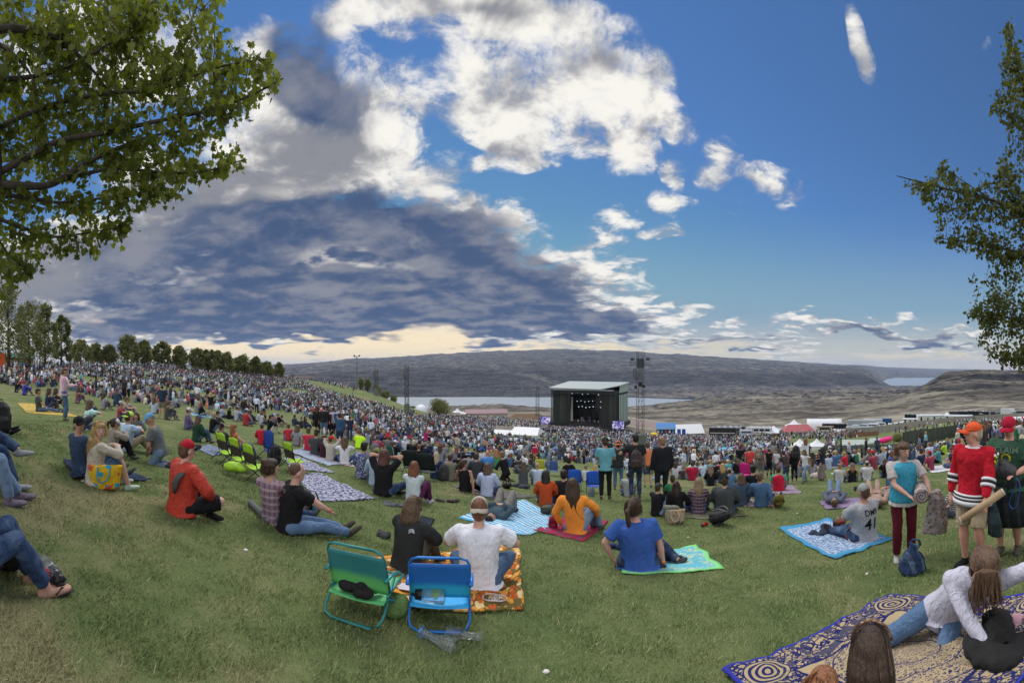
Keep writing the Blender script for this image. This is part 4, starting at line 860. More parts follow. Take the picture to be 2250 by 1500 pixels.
P(1455, 1104, 957, -22, 'stand', label='tall standing man in black hoodie and black trousers', top=(.012, .014, .018), sleeve='long', hood=True, bottom=(.016, .02, .03), hc=(.20, .12, .07), w=1.1, yaw=-10, botmat=CLOTH)
P(1381, 1090, 1035, -2, 'cross', label='person in light grey t-shirt seated between the standing men', top=(.33, .36, .37), hat='cap', hatc=(.3, .4, .52), w=1.15)
P(1287, 1058, 1012, 0, 'cross', label='child in white t-shirt between the two blue chairs', top=(.5, .55, .65), hc=(.18, .12, .06), s=.95)
P(1308, 1058, 1010, 0, 'cross', label='long-haired blonde girl behind the right blue chair', top=(.5, .5, .5), hair='long', hc=(.38, .24, .10), s=.95)
P(1250, 1050, 1002, 0, 'cross', label='woman in black with her hood up in front of the blue chair', top=BK, sleeve='long', hat='hoodup', hatc=(.03, .02, .02))
P(1288, 1012, 970, 0, 'stand', label='person in black jacket and grey beanie standing behind the chairs', s=1.0, top=BK, sleeve='long', hat='beanie', hatc=(.25, .27, .28), bottom=BK)
P(1175, 1015, 958, 0, 'stand', label='person standing in bright red hoodie and khaki trousers', s=1.02, top=(.45, .015, .05), sleeve='long', hat='hoodup', hatc=(.45, .015, .05), bottom=KH)
P(1443, 1132, 1061, 32, 'up', label='person in black jacket and camouflage cap with knees drawn up', top=BK, sleeve='long', hat='cap', hatc=(.05, .05, .055), bottom=LDN, w=1.1, wr='hug', glasses=True)
P(1478, 1104, 1052, 0, 'cross', label='boy in green t-shirt with cropped hair', top=(.04, .20, .09), hc=HB, s=.85)
P(1489, 1130, 1075, 10, 'side', label='woman with dark hair in black hooded coat by the tote bag', top=(.012, .012, .013), sleeve='long', hood=True, hair='long', hc=(.03, .012, .01), s=.9)
P(1535, 1128, 1052, 0, 'cross', label='woman in dark plaid shirt with long highlighted hair', top=(.10, .06, .09), sleeve='long', topmat=cloth_mat('dark_plaid', 'plaid', (.015, .013, .018), (.32, .27, .30), 26), hair='long', hc=(.20, .14, .08), hem=.06, w=1.08)
P(1592, 1132, 1045, 5, 'cross', label='man in dark grey hooded sweatshirt and black cap', top=(.05, .058, .062), sleeve='long', hood=True, hat='cap', hatc=BK, w=1.25, hem=.04, fold=.03)
P(1629, 1110, 1042, 0, 'cross', label='woman in slate blue hoodie with bobbed brown hair', top=(.06, .09, .14), sleeve='long', hood=True, hair='mid', hc=BRN)
P(1673, 1112, 1040, -8, 'side', label='man in denim blue hoodie leaning back on one hand', top=(.06, .12, .22), sleeve='long', hood=True, hc=BRN, wr='backR', w=1.05)
P(1656, 1090, 1022, -20, 'up', label='woman in black with dark hair in front of the denim blue hoodie', top=BK, sleeve='long', hair='bun', hc=HK, bottom=BK)
P(1603, 1076, 1032, 0, 'cross', label='child in blue hoodie and brown striped beanie', top=(.08, .16, .28), sleeve='long', hat='beanie', hatc=(.35, .25, .16), s=.95)
P(1562, 1067, 1024, 0, 'cross', label='woman in black sweater with long light brown hair', top=BK, sleeve='long', hair='long', hc=(.18, .12, .08), w=1.1)
P(1588, 1062, 1019, 0, 'cross', label='blonde woman in dark jacket right of the black sweater', top=DG_, sleeve='long', hair='long', hc=HBL)
a = P(1711, 1080, 1026, 0, 'cross', label='person with a red cloth over the back and a green shirt', top=(.05, .35, .22), vest=(.45, .012, .04), sleeve='short', hc=HB, w=1.15)
P(1484, 1052, 1016, 0, 'cross', label='woman in white sweater with dark hair in mid lawn', top=(.5, .52, .56), sleeve='long', hair='mid', hc=HB)
P(1500, 1053, 1028, 0, 'cross', label='small fair child between the white sweater and the red t-shirt', top=(.06, .05, .06), hc=(.22, .12, .06), s=.8)
P(1521, 1055, 1014, 0, 'cross', label='heavy-set person in crimson t-shirt seen from behind', top=(.36, .015, .05), hc=HB, w=1.3)
# standing group right of centre
P(1648, 1050, 980, 5, 'stand', label='standing man in coral red t-shirt and dark shorts', top=(.55, .06, .06), bottom=(.08, .08, .07), legs='short', hc=HB, w=1.05)
P(1671, 1053, 982, 20, 'stand', label='standing woman in grey tank with a white and brown backpack', top=(.12, .12, .13), sleeve='tank', bottom=(.16, .16, .16), hair='bun', hc=HDB)
P(1690, 1050, 982, 10, 'stand', label='standing man in black tank top and grey cap', top=BK, sleeve='tank', bottom=BK, hat='cap', hatc=(.18, .2, .22), skin=SKT)
P(1705, 1048, 985, 200, 'stand', label='standing man in white t-shirt facing back', top=(.5, .55, .62), bottom=(.1, .1, .12), hc=BRN, face=True)
P(1728, 1064, 988, -40, 'stand', label='stooping man in dark vest beside the cooler', top=(.05, .04, .035), bottom=DDN, hc=HK, nk=(0, .22, 1.36), pitch=-30, wr=((-.2, .45, .8), (.2, .45, .8)))
P(1746, 1058, 982, -20, 'stand', label='standing person in black jacket and black backpack', top=BK, sleeve='long', bottom=BK, hair='short', hc=BRN)
P(1769, 1062, 987, 215, 'walk', label='walking woman in white tank top and blue jeans', top=W_, sleeve='tank', bottom=LDN, hair='long', hc=BRN, skin=SKT)
P(1807, 1056, 984, -55, 'stand', label='standing woman in navy tank top and long grey-brown skirt', top=(.02, .03, .05), sleeve='tank', skirt=True, bottom=(.20, .17, .15), botmat=CLOTH, hair='long', hc=HK, skin=SKT, wr='folded')
P(1752, 1048, 1014, 0, 'cross', label='man in grey t-shirt seated behind the walking woman', top=(.17, .2, .23), hc=BRN)
P(1785, 1042, 1010, 0, 'cross', label='woman in heather grey top left of the long skirt', top=(.26, .26, .32), hair='long', hc=HB)
P(1845, 1061, 1019, 5, 'cross', label='woman in cream sweater with ginger blonde bun', top=(.45, .45, .43), sleeve='long', hair='bun', hc=(.30, .15, .06), w=1.25)
P(1873, 1059, 1019, 0, 'cross', label='woman in black strappy top with light brown hair', top=BK, sleeve='none', hair='long', hc=(.18, .10, .05), w=1.2)
P(1905, 1055, 1013, -5, 'cross', label='man in white t-shirt and cream cap on the right lawn', top=(.5, .5, .52), hat='cap', hatc=(.45, .42, .36), w=1.35)
P(1945, 1050, 1008, 0, 'cross', label='woman in black t-shirt with white back print and brown hair', top=BK, hair='mid', hc=BRN)
P(1968, 1062, 1004, 0, 'cross', label='long-haired person in dark brown just left of the turquoise vest', top=(.05, .04, .04), sleeve='long', hair='long', hc=BRN)
P(1833, 1098, 1062, 0, 'lie', label='woman in blue jeans lying with head towards the striped jersey man', s=.95, top=(.10, .11, .15), sleeve='long', bottom=LDN, hc=HDB, hair='short')
P(1922, 1100, 1060, -10, 'lie', label='person in pale pink trousers lying on the colourful blanket', s=.95, top=(.35, .24, .2), sleeve='long', bottom=(.42, .28, .24), botmat=CLOTH, hc=BRN)
P(1960, 1085, 1050, 0, 'lie', label='person in navy trousers lying with knees up behind the blanket', s=.9, top=(.3, .25, .22), bottom=NV, hc=BRN)
# grey jersey
a = P(1898, 1188, 1063, -38, 'straight', label='man in grey baseball jersey numbered 41 and mesh cap', top=(.33, .34, .37), w=1.35, hat='cap', hatc=(.28, .31, .30), brimc=BK, hc=BRN, bottom=DDN, wr=((-.12, .36, .30), (.10, .38, .28)), lean=(0, .04), fold=.03, shoes=BK, hem=.04, yaw=-8)
MK = mat('print_black', (.02, .02, .022), .8, var=0)
lettering('DMB', a['top'], a['T'](.78, -.24, .02), (1, 0, 0), a['td'], .12, MK, a['top']); lettering('41', a['top'], a['T'](.42, -.26, .02), (1, 0, 0), a['td'], .25, MK, a['top'])
P(2100, 1135, 1052, -60, 'cross', label='person in black and white striped top behind the red hockey jersey', top=(.03, .03, .035), sleeve='long', topmat=STR, bottom=(.08, .09, .11), hair='mid', hc=BRN)
# the three standing at right
a = P(1985, 1228, 966, 165, 'stand', label='standing woman in turquoise quilted vest and wine red trousers', top=(.45, .42, .41), vest=(.045, .30, .44), bottom=(.10, .012, .022), botmat=CLOTH, face=True, hair='short', hc=HDB, hem=.06, wr=((-.30, .34, 1.00), (.02, .32, 1.04)), skin=SKP, w=1.1, yaw=-12, pitch=-6, fold=.025, hat=None, shoes=(.35, .35, .35), eh=((-1, -.3, -.2), (1, -.6, 0)))
VESTW = a
a = P(2140, 1243, 920, 205, 'stand', label='standing man in red hockey jersey and orange cap holding a cardboard tube', top=(.42, .012, .025), sleeve='long', bottom=(.36, .29, .20), botmat=CLOTH, legs='short', hat='cap', hatc=(.62, .09, .03), face=True, w=1.22, hem=.10, skin=(.58, .30, .23), hc=(.35, .28, .2), yaw=45, shoes=BK, wr=((-.26, .26, .86), (.27, .06, .86)), fold=.03)
JER = a; b_ = a['body']; bk_, wh_ = mat('stripe_black', (.015, .015, .016), .8, var=.1), mat('stripe_white', (.6, .6, .63), .8, var=.06)
T, sx, td = a['T'], a['sx'], a['td']
for t0, t1, m_ in ((-.31, -.20, wh_), (-.20, -.165, bk_), (-.165, -.12, wh_), (-.12, -.085, bk_), (-.085, -.055, wh_)):
    o = MB().loft([T(t0), T(t1)], [((.203 + .05 * -t0) * 1.22, (.160 + .05 * -t0) * 1.22)] * 2, 28, side=sx).build('hem_stripe', m_, a['top'], True)
for i in (0, 1):
    el, wv = a['A'][i]; v = wv - el
    for k0, k1, m_ in ((.08, .20, wh_), (.20, .34, bk_), (.34, .46, wh_)):
        MB().loft([el + v * k0, el + v * k1], [.088, .086], 16).build('sleeve_stripe', m_, a['top'], True)
MB().loft([T(1.0) - td * .02, T(1.02)], [(.115, .105), (.105, .095)], 20, side=sx).build('collar', wh_, a['top'], True)
ep = a['A'][0][0] * .28 + a['sh'][0] * .72 + Vector((-.085, .0, .0))
cr = MB()
for k in range(12):
    a0, a1 = 2 * math.pi * k / 12, 2 * math.pi * (k + 1) / 12
    if k in (0,): continue
    cr.bar(ep + Vector((0, math.cos(a0) * .035, math.sin(a0) * .04)), ep + Vector((0, math.cos(a1) * .035, math.sin(a1) * .04)), .016)
cr.build('crest_ring', mat('crest_yellow', (.65, .5, .05), .7), a['top'])
cr = MB(); cr.bar(ep + Vector((-.006, -.06, .05)), ep + Vector((-.006, .045, -.06)), .012); cr.bar(ep + Vector((-.006, .06, .05)), ep + Vector((-.006, -.045, -.06)), .012)
cr.build('crest_bars', mat('crest_green', (.03, .12, .05), .7), a['top'])
for k in (-1, 1): MB().ball(ep + Vector((-.006, k * .045, .062)), (.012, .024, .018)).build('crest_feather', wh_, a['top'])
a = P(2218, 1215, 930, 195, 'stand', label='standing man in dark green t-shirt, crimson cap and dark kilt', top=(.035, .085, .055), skirt=False, bottom=(.015, .02, .022), botmat=CLOTH, legs='short', hat='cap', hatc=(.34, .012, .035), face=True, glasses=False, w=1.32, pitch=-22, skin=(.50, .27, .2), hc=BRN, shoes=(.09, .08, .07), wr=((-.16, .34, 1.10), (.14, .34, 1.06)), hem=.05, fold=.03, s=1.08)
GRN = a; MY = mat('print_yellow', (.75, .62, .03), .8, var=0); MGp = mat('print_pale_green', (.22, .32, .24), .8, var=0)
T = a['T']; mx_ = (-1, 0, 0)
lettering('CLAIM', a['top'], T(.80, .25, 0), mx_, a['td'], .105, MGp, a['top']); lettering('O', a['top'], T(.60, .26, 0), mx_, a['td'], .17, MY, a['top']); lettering('GA', a['top'], T(.40, .26, .02), mx_, a['td'], .105, MGp, a['top'])
q = MB(); q.loft([T(.06), T(-.2), T(-.55), T(-1.0)], [(.225, .175), (.25, .21), (.29, .25), (.33, .29)], 26, side=(1, 0, 0)); KM = cloth_mat('kilt_plaid', 'plaid', (.05, .055, .06), (.012, .015, .018), 12)
o = q.build('kilt', KM, a['body'], True); o.color = (.016, .022, .026, 1); d_ = o.modifiers.new('fold', 'DISPLACE'); d_.texture = FOLD; d_.strength = .05
q = MB().loft([JER['T'](-.12, -.02, -.20), JER['T'](-.5, .06, -.27), JER['T'](-.85, .08, -.30), JER['T'](-1.02, .06, -.29)], [(.05, .03), (.08, .05), (.10, .06), (.11, .05)], 14)
o = q.build('tied_flannel', KM, JER['body'], True); o.color = (.03, .05, .06, 1); o.modifiers.new('soft', 'SUBSURF').levels = 2; d_ = o.modifiers.new('fold', 'DISPLACE'); d_.texture = FOLD; d_.strength = .06
P(2262, 1090, 905, 200, 'stand', label='woman with wavy brown hair in patterned top at the right edge', top=(.4, .36, .25), topmat=AZT, hair='long', hc=BRN, face=True, s=1.0)
# bottom right blanket
L = at(1912, d=1.78); lo = (1912 - X0) / K
a = person(L, -(lo + R(2)), 'cross', s=.88, pitch=-18, label='woman with sleek dark hair seen from above at the bottom edge', top=(.03, .04, .06), sleeve='long', hair='long', hc=(.05, .03, .02), w=1.05, vox=.009, skin=SKP)
hb_ = MB().loft(smooth_path([a['H'](math.sin(R(k)) * .099, .062, .022 + math.cos(R(k)) * .112) for k in range(-80, 81, 20)], 3), (.016, .006), 8).build('headband', cloth_mat('shell_print', 'print', (.40, .30, .2), (.06, .03, .02), 60), a['body'], True); hb_.color = (.16, .09, .06, 1)
L = at(1798, d=1.66); lo = (1798 - X0) / K
person(L, -(lo + R(20)), 'cross', s=.78, label='child with reddish brown hair at the bottom edge of the photo', top=(.5, .03, .10), sleeve='long', hair='short', hc=(.26, .11, .05), vox=.009, skin=SKP)
a = P(2072, 1392, 1240, 192, 'kneel', label='girl in white sweatshirt and blue jeans leaning over a black coat', s=1.02, top=(.50, .50, .60), sleeve='long', bottom=(.09, .16, .28), legs='tight', hair='long', hc=(.12, .07, .045), pel=(0, 0, .20), nk=(-.30, .12, .55), pitch=-82, yaw=-12, wr=((-.92, .22, .42), (-.42, .40, .12)), an=((-.02, -.10, .06), (.30, -.14, .06)), kh=((-.25, 1, .1), (.35, 1, .1)), fold=.02, shoes=(.12, .13, .13), skin=SKP, eh=((-.3, .2, 1), (1, .4, .2)), hem=.02)
q = MB(); rh = random.Random(3); H = a['H']; tc_ = Vector((.0, 1., 0.))
for k in range(60):
    u = rh.uniform(-1, 1); p0 = H(rh.uniform(-.02, .02), -.02, .122); p1 = H(u * .08, .0, .10) + tc_ * .05; p2 = H(u * .1, .07, .06) + tc_ * .07; dn = Vector((u * .02, .02, -1)); l_ = rh.uniform(.14, .27)
    q.loft([p0, p1, p2, p2 + dn * l_ * .5 + Vector((rh.gauss(0, .02), rh.gauss(0, .02), 0)), p2 + dn * l_ + Vector((rh.gauss(0, .03), rh.gauss(0, .02), 0))], [.004, .008, .009, .007, .001], 4)
o = q.build('hanging_hair', HAIR, a['body'], True); o.color = (.13, .075, .045, 1)

# ------------------------------------------------------------ blankets, chairs, bags and other things on the grass
def pattern_mat(name, kind, cols, sc=8., border=None, rough=.95):
    m = bpy.data.materials.new(name); m.use_nodes = True; nt = m.node_tree; t = NT(nt); b = nt.nodes['Principled BSDF']
    uv = nt.nodes.new('ShaderNodeTexCoord').outputs['UV']; x, y, z = t.sep(uv); c = [(*q, 1) for q in cols]
    if kind == 'floral':
        v = t.voro(uv, sc); cell = t.voro(uv, sc, out='Color'); r, g, bb = t.sep(cell)
        col = t.ramp(r, [(0, cols[0]), (.3, cols[1]), (.5, cols[2]), (.7, cols[3]), (.85, cols[0])], 'CONSTANT')
        col = t.mix(t.mr(t.voro(uv, sc * 1.7), .12, .2), c[2], col); col = t.mix(t.mr(v, .60, .66), col, c[3]); col = t.mix(t.mr(t.noise(uv, sc * 2.4, 3, .6, 1.5), .66, .68), col, c[1])
    elif kind == 'plaid':
        wx = t.m('SINE', t.m('MULTIPLY', x, sc * 6.28)); wy = t.m('SINE', t.m('MULTIPLY', y, sc * 6.28))
        col = t.mix(t.mr(wy, .2, .5, 0, .75), c[0], c[1]); col = t.mix(t.mr(wx, .5, .7, 0, .5), col, c[2])
    elif kind == 'stripe':
        f = t.m('FRACT', t.m('MULTIPLY', x, sc)); col = t.ramp(f, [(0, cols[0]), (.35, cols[1]), (.6, cols[2]), (.8, cols[1])], 'CONSTANT')
    elif kind == 'blotch':
        n = t.noise(t.vm('MULTIPLY', uv, (1., 2.2, 1.)), sc, 4, .65, .6); col = t.mix(t.mr(n, .47, .53), c[0], c[1])
    elif kind == 'zig':
        n = t.noise(uv, sc * .4, 2, .5)
        wv = t.m('SINE', t.m('MULTIPLY', t.m('ADD', y, t.m('MULTIPLY', t.m('ABSOLUTE', t.m('SUBTRACT', t.m('FRACT', t.m('MULTIPLY', x, sc)), .5)), .16)), sc * 22))
        col = t.mix(t.mr(wv, -.1, .1), c[0], c[1])
    elif kind == 'brickquilt':
        br = nt.nodes.new('ShaderNodeTexBrick'); nt.links.new(t.mapping(uv, (0, 0, 0), .785, (1, 1, 1), 'POINT'), br.inputs['Vector']); br.inputs['Scale'].default_value = sc
        br.inputs['Color1'].default_value = c[0]; br.inputs['Color2'].default_value = c[1]; br.inputs['Mortar'].default_value = c[2]; br.inputs['Mortar Size'].default_value = .05; br.inputs['Row Height'].default_value = .5
        col = t.mix(t.mr(t.noise(uv, sc, 2, .5), .52, .54), br.outputs['Color'], c[2])
    elif kind == 'medallion':
        ang = t.m('ARCTAN2', t.m('SUBTRACT', y, .5), t.m('SUBTRACT', x, .5)); ctr = t.vm('SUBTRACT', t.vm('MULTIPLY', uv, (1., 1., 0.)), (.5, .5, 0.)); rr = t.vm('LENGTH', ctr)
        pol = t.xyz(t.m('MULTIPLY', rr, 34.), t.m('MULTIPLY', ang, 5.7), 0.); pc = t.voro(pol, 1.6, 'DISTANCE_TO_EDGE')
        glyph = t.mix(t.mr(t.noise(pol, 3.4, 2, .5, 1.8), .50, .53), c[0], c[1]); glyph = t.mix(t.mr(pc, .06, .1), c[1], glyph)
        rg = t.m('ABSOLUTE', t.m('SINE', t.m('MULTIPLY', rr, 62.))); med = t.mix(t.mr(rg, .12, .2), c[1], glyph); med = t.mix(t.mr(t.m('ABSOLUTE', t.m('SINE', t.m('MULTIPLY', rr, 31.))), .06, .12), c[0], med)
        v2 = t.voro(uv, 26., 'DISTANCE_TO_EDGE'); n = t.noise(uv, 34., 2, .5, 1.8)
        orn = t.mix(t.mr(n, .46, .5), c[0], c[1]); orn = t.mix(t.mr(v2, .05, .09), c[0], orn); orn = t.mix(t.mr(t.noise(uv, 16., 2, .5, .5), .56, .6), orn, c[2])
        ed = t.m('MINIMUM', t.m('MINIMUM', x, t.m('SUBTRACT', 1., x)), t.m('MINIMUM', y, t.m('SUBTRACT', 1., y)))
        # small sun wheels in the corners of the border
        fx = t.m('SUBTRACT', t.m('ABSOLUTE', t.m('SUBTRACT', x, .5)), .38); fy = t.m('SUBTRACT', t.m('ABSOLUTE', t.m('SUBTRACT', y, .5)), .38); r2 = t.m('SQRT', t.mad(fx, fx, t.m('MULTIPLY', fy, fy)))
        wheel = t.mix(t.mr(t.m('SINE', t.m('MULTIPLY', r2, 260.)), -.1, .1), c[0], c[1])
        col = t.mix(t.mr(ed, .185, .19), orn, c[1]); col = t.mix(t.mr(r2, .088, .092), wheel, col)
        col = t.mix(t.mr(rr, .335, .34, 0., 1.), med, col)
        k = t.m('ABSOLUTE', t.m('SUBTRACT', ed, .19)); col = t.mix(t.mr(k, .006, .008), c[0], col)
        col = t.mix(t.mr(t.noise(uv, 200., 3, .7), .5, .8, 0., .35), col, c[0])
    if border is not None:
        ed = t.m('MINIMUM', t.m('MINIMUM', x, t.m('SUBTRACT', 1., x)), t.m('MINIMUM', y, t.m('SUBTRACT', 1., y))); col = t.mix(t.mr(ed, border[1], border[1] + .004), (*border[0], 1), col)
    nt.links.new(col, b.inputs['Base Color']); b.inputs['Roughness'].default_value = rough; b.inputs['Specular IOR Level'].default_value = .1
    bn = nt.nodes.new('ShaderNodeBump'); bn.inputs['Strength'].default_value = .6; bn.inputs['Distance'].default_value = .01
    nt.links.new(t.noise(nt.nodes.new('ShaderNodeTexCoord').outputs['Object'], 24., 4, .6, .8), bn.inputs['Height']); nt.links.new(bn.outputs[0], b.inputs['Normal'])
    return m
def blanket(name, corners, m, label, cat='blanket', n=30, wr=.022, group=None, edge=.04):
    """cloth laid over the lawn between four corners seen on the panorama"""
    c = [at(x, y) if not isinstance(x, Vector) else x for x, y in corners]; c0 = sum(c, Vector()) / 4; V = []; UV = []
    sd = hash(name + label) % 97 if False else (len(label) * 7 + int(abs(c0.x) * 31)) % 97
    for j in range(n + 1):
        for i in range(n + 1):
            u, v = i / n, j / n; p = c[0].lerp(c[1], u).lerp(c[3].lerp(c[2], u), v)
            e = Vector((mnoise.noise(Vector((u * 4, v * 4, sd))), mnoise.noise(Vector((u * 4, v * 4, sd + 9))), 0)) * edge * 2
            p = p + e; zf = abs(mnoise.noise(Vector((p.x * 2.2, p.y * 2.2, sd)))) * 1.3 + abs(mnoise.noise(Vector((p.x * 6, p.y * 6, sd)))) * .8
            V.append((p.x - c0.x, p.y - c0.y, float(gz(p.x, p.y)) + .016 + wr * zf - c0.z)); UV.append((u, v))
    F = [(j * (n + 1) + i, j * (n + 1) + i + 1, (j + 1) * (n + 1) + i + 1, (j + 1) * (n + 1) + i) for j in range(n) for i in range(n)]
    if ((c[1] - c[0]).cross(c[3] - c[0])).z < 0: F = [f[::-1] for f in F]
    o = mesh_obj(name, V, F, m, loc=c0, smooth=True); l = o.data.uv_layers.new(name='UVMap')
    for lp in o.data.loops: l.data[lp.index].uv = UV[lp.vertex_index]
    s = o.modifiers.new('thick', 'SOLIDIFY'); s.thickness = .012; s.offset = -1
    return tag(o, label, cat, group)
FLOR = pattern_mat('floral_print', 'floral', [(.62, .27, .04), (.46, .09, .02), (.66, .5, .25), (.13, .10, .03)], 21)
blanket('floral_blanket', [(798, 1232), (1137, 1183), (1150, 1343), (880, 1338)], FLOR, 'orange autumn floral blanket under the tablet reader and the white t-shirt man', wr=.03)
blanket('blue_towel', [(1008, 1137), (1150, 1098), (1245, 1150), (1150, 1177)], pattern_mat('towel_stripes', 'stripe', [(.10, .38, .62), (.5, .62, .68), (.05, .20, .42)], 9), 'blue and white striped towel under the lying man', 'towel')
blanket('plaid_blanket', [(1170, 1166), (1240, 1136), (1336, 1147), (1284, 1190)], pattern_mat('red_plaid', 'plaid', [(.34, .02, .07), (.08, .09, .14), (.24, .02, .05)], 6), 'red and grey plaid blanket under the orange shirt woman')
blanket('quilt', [(1358, 1236), (1530, 1198), (1592, 1251), (1370, 1262)], pattern_mat('woven_quilt', 'brickquilt', [(.12, .45, .55), (.55, .58, .30), (.12, .42, .52)], 7, ((.22, .62, .22), .055)), 'green-edged quilt in blue and yellow blocks under the royal blue t-shirt', 'quilt')
blanket('picnic_sheet', [(1712, 1163), (1822, 1140), (1963, 1185), (1836, 1230)], pattern_mat('map_print', 'blotch', [(.42, .50, .60), (.10, .18, .36)], 22, ((.06, .26, .45), .06)), 'pale blue printed sheet with a bright blue border under the baseball jersey man', 'picnic sheet', wr=.03)
CH = pattern_mat('wave_print', 'blotch', [(.42, .42, .50), (.05, .06, .14)], 16)
blanket('printed_sheet', [(648, 1046), (700, 1040), (828, 1097), (700, 1103)], CH, 'white and navy zigzag sheet spread beside the black t-shirt man', 'sheet', wr=.03)
blanket('printed_sheet', [(622, 1008), (655, 1003), (736, 1040), (640, 1030)], CH, 'smaller white and navy zigzag sheet behind the lime chair', 'sheet')
blanket('yellow_blanket', [(38, 886), (90, 888), (182, 918), (60, 908)], pattern_mat('mustard', 'blotch', [(.48, .36, .10), (.36, .26, .07)], 9), 'mustard yellow blanket under the group on the left slope')
blanket('navy_blanket', [(140, 1012), (230, 1020), (334, 1060), (160, 1056)], pattern_mat('navy_cloth', 'blotch', [(.015, .02, .05), (.035, .05, .09)], 8), 'crumpled dark navy blanket under the blonde woman', wr=.06)
blanket('picnic_mat', [(990, 1068), (1075, 1072), (1180, 1094), (1075, 1098)], pattern_mat('taupe_cloth', 'blotch', [(.14, .13, .13), (.09, .085, .09)], 8), 'taupe grey blanket under the pale lilac hoodie')
RW = pattern_mat('red_white', 'plaid', [(.5, .46, .45), (.30, .03, .05), (.03, .05, .18)], 9)
blanket('plaid_blanket', [(1595, 1112), (1640, 1098), (1715, 1108), (1700, 1114)], RW, 'red and white checked blanket beside the denim blue hoodie')
blanket('patterned_blanket', [(1660, 1082), (1740, 1066), (1762, 1084), (1690, 1088)], pattern_mat('pink_zig', 'zig', [(.48, .36, .42), (.05, .03, .09)], 12), 'pink and dark zigzag blanket under the red cloth')
blanket('purple_mat', [(1800, 1102), (1905, 1092), (1938, 1108), (1815, 1120)], pattern_mat('purple_zig', 'zig', [(.12, .08, .18), (.36, .28, .4)], 14), 'dark purple patterned mat under the woman lying in jeans', 'mat')
blanket('rainbow_blanket', [(1905, 1082), (1960, 1066), (2010, 1070), (1975, 1090)], pattern_mat('multi', 'stripe', [(.42, .04, .16), (.45, .38, .05), (.03, .05, .14)], 9), 'many-coloured striped blanket behind the lying people')
blanket('grey_sheet', [(632, 992), (668, 984), (790, 1014), (722, 1024)], pattern_mat('grey_sheet', 'blotch', [(.32, .36, .44), (.2, .24, .34)], 9), 'pale grey printed sheet under the row with the charcoal t-shirt', 'sheet')
blanket('red_towel', [(692, 1006), (720, 1002), (805, 1022), (770, 1026)], RW, 'red and white towel behind the tan t-shirt man', 'towel')
blanket('camouflage_blanket', [(1430, 1128), (1480, 1120), (1645, 1132), (1560, 1142)], pattern_mat('camo', 'blotch', [(.12, .13, .09), (.22, .20, .14)], 12), 'faded camouflage blanket under the tote bag')
blanket('grey_mat', [(428, 985), (460, 978), (500, 992), (470, 1004)], pattern_mat('blue_grey', 'blotch', [(.22, .27, .38), (.10, .12, .17)], 12), 'blue-grey patterned blanket left of the lime chairs')
blanket('mint_towel', [(1825, 1040), (1850, 1036), (1870, 1046), (1838, 1050)], pattern_mat('mint', 'blotch', [(.25, .55, .35), (.2, .48, .3)], 6), 'mint green towel beside the cream sweater woman', 'towel')
blanket('white_sheet', [(2030, 1028), (2085, 1020), (2110, 1030), (2050, 1040)], pattern_mat('white_cloth', 'blotch', [(.55, .55, .6), (.5, .5, .55)], 6), 'white sheet on the grass behind the turquoise vest', 'sheet')
SUNC = [at(1585, 1482), at(1955, 1309)]
c0, c1 = SUNC; e_ = (c1 - c0); nrm = Vector((e_.y, -e_.x, 0)).normalized()
blanket('medallion_blanket', [(c0, 0), (c1, 0), (c1 + nrm * 1.9 + e_ * .12, 0), (c0 + nrm * 1.75 + e_ * .18, 0)], pattern_mat('stone_calendar_weave', 'medallion', [(.018, .022, .10), (.40, .31, .18), (.07, .065, .11)], 8, ((.03, .04, .32), .012)),
        'large tan and navy blanket with ring and maze pattern in the bottom right corner', n=70, wr=.035)

def tilt(t):
    rz = t.rotation_euler[2]; f = Vector((-math.sin(rz), math.cos(rz), 0)) * .3; p = t.location
    t.rotation_euler[0] = math.atan2(float(gz(p.x + f.x, p.y + f.y) - gz(p.x - f.x, p.y - f.y)), .6)
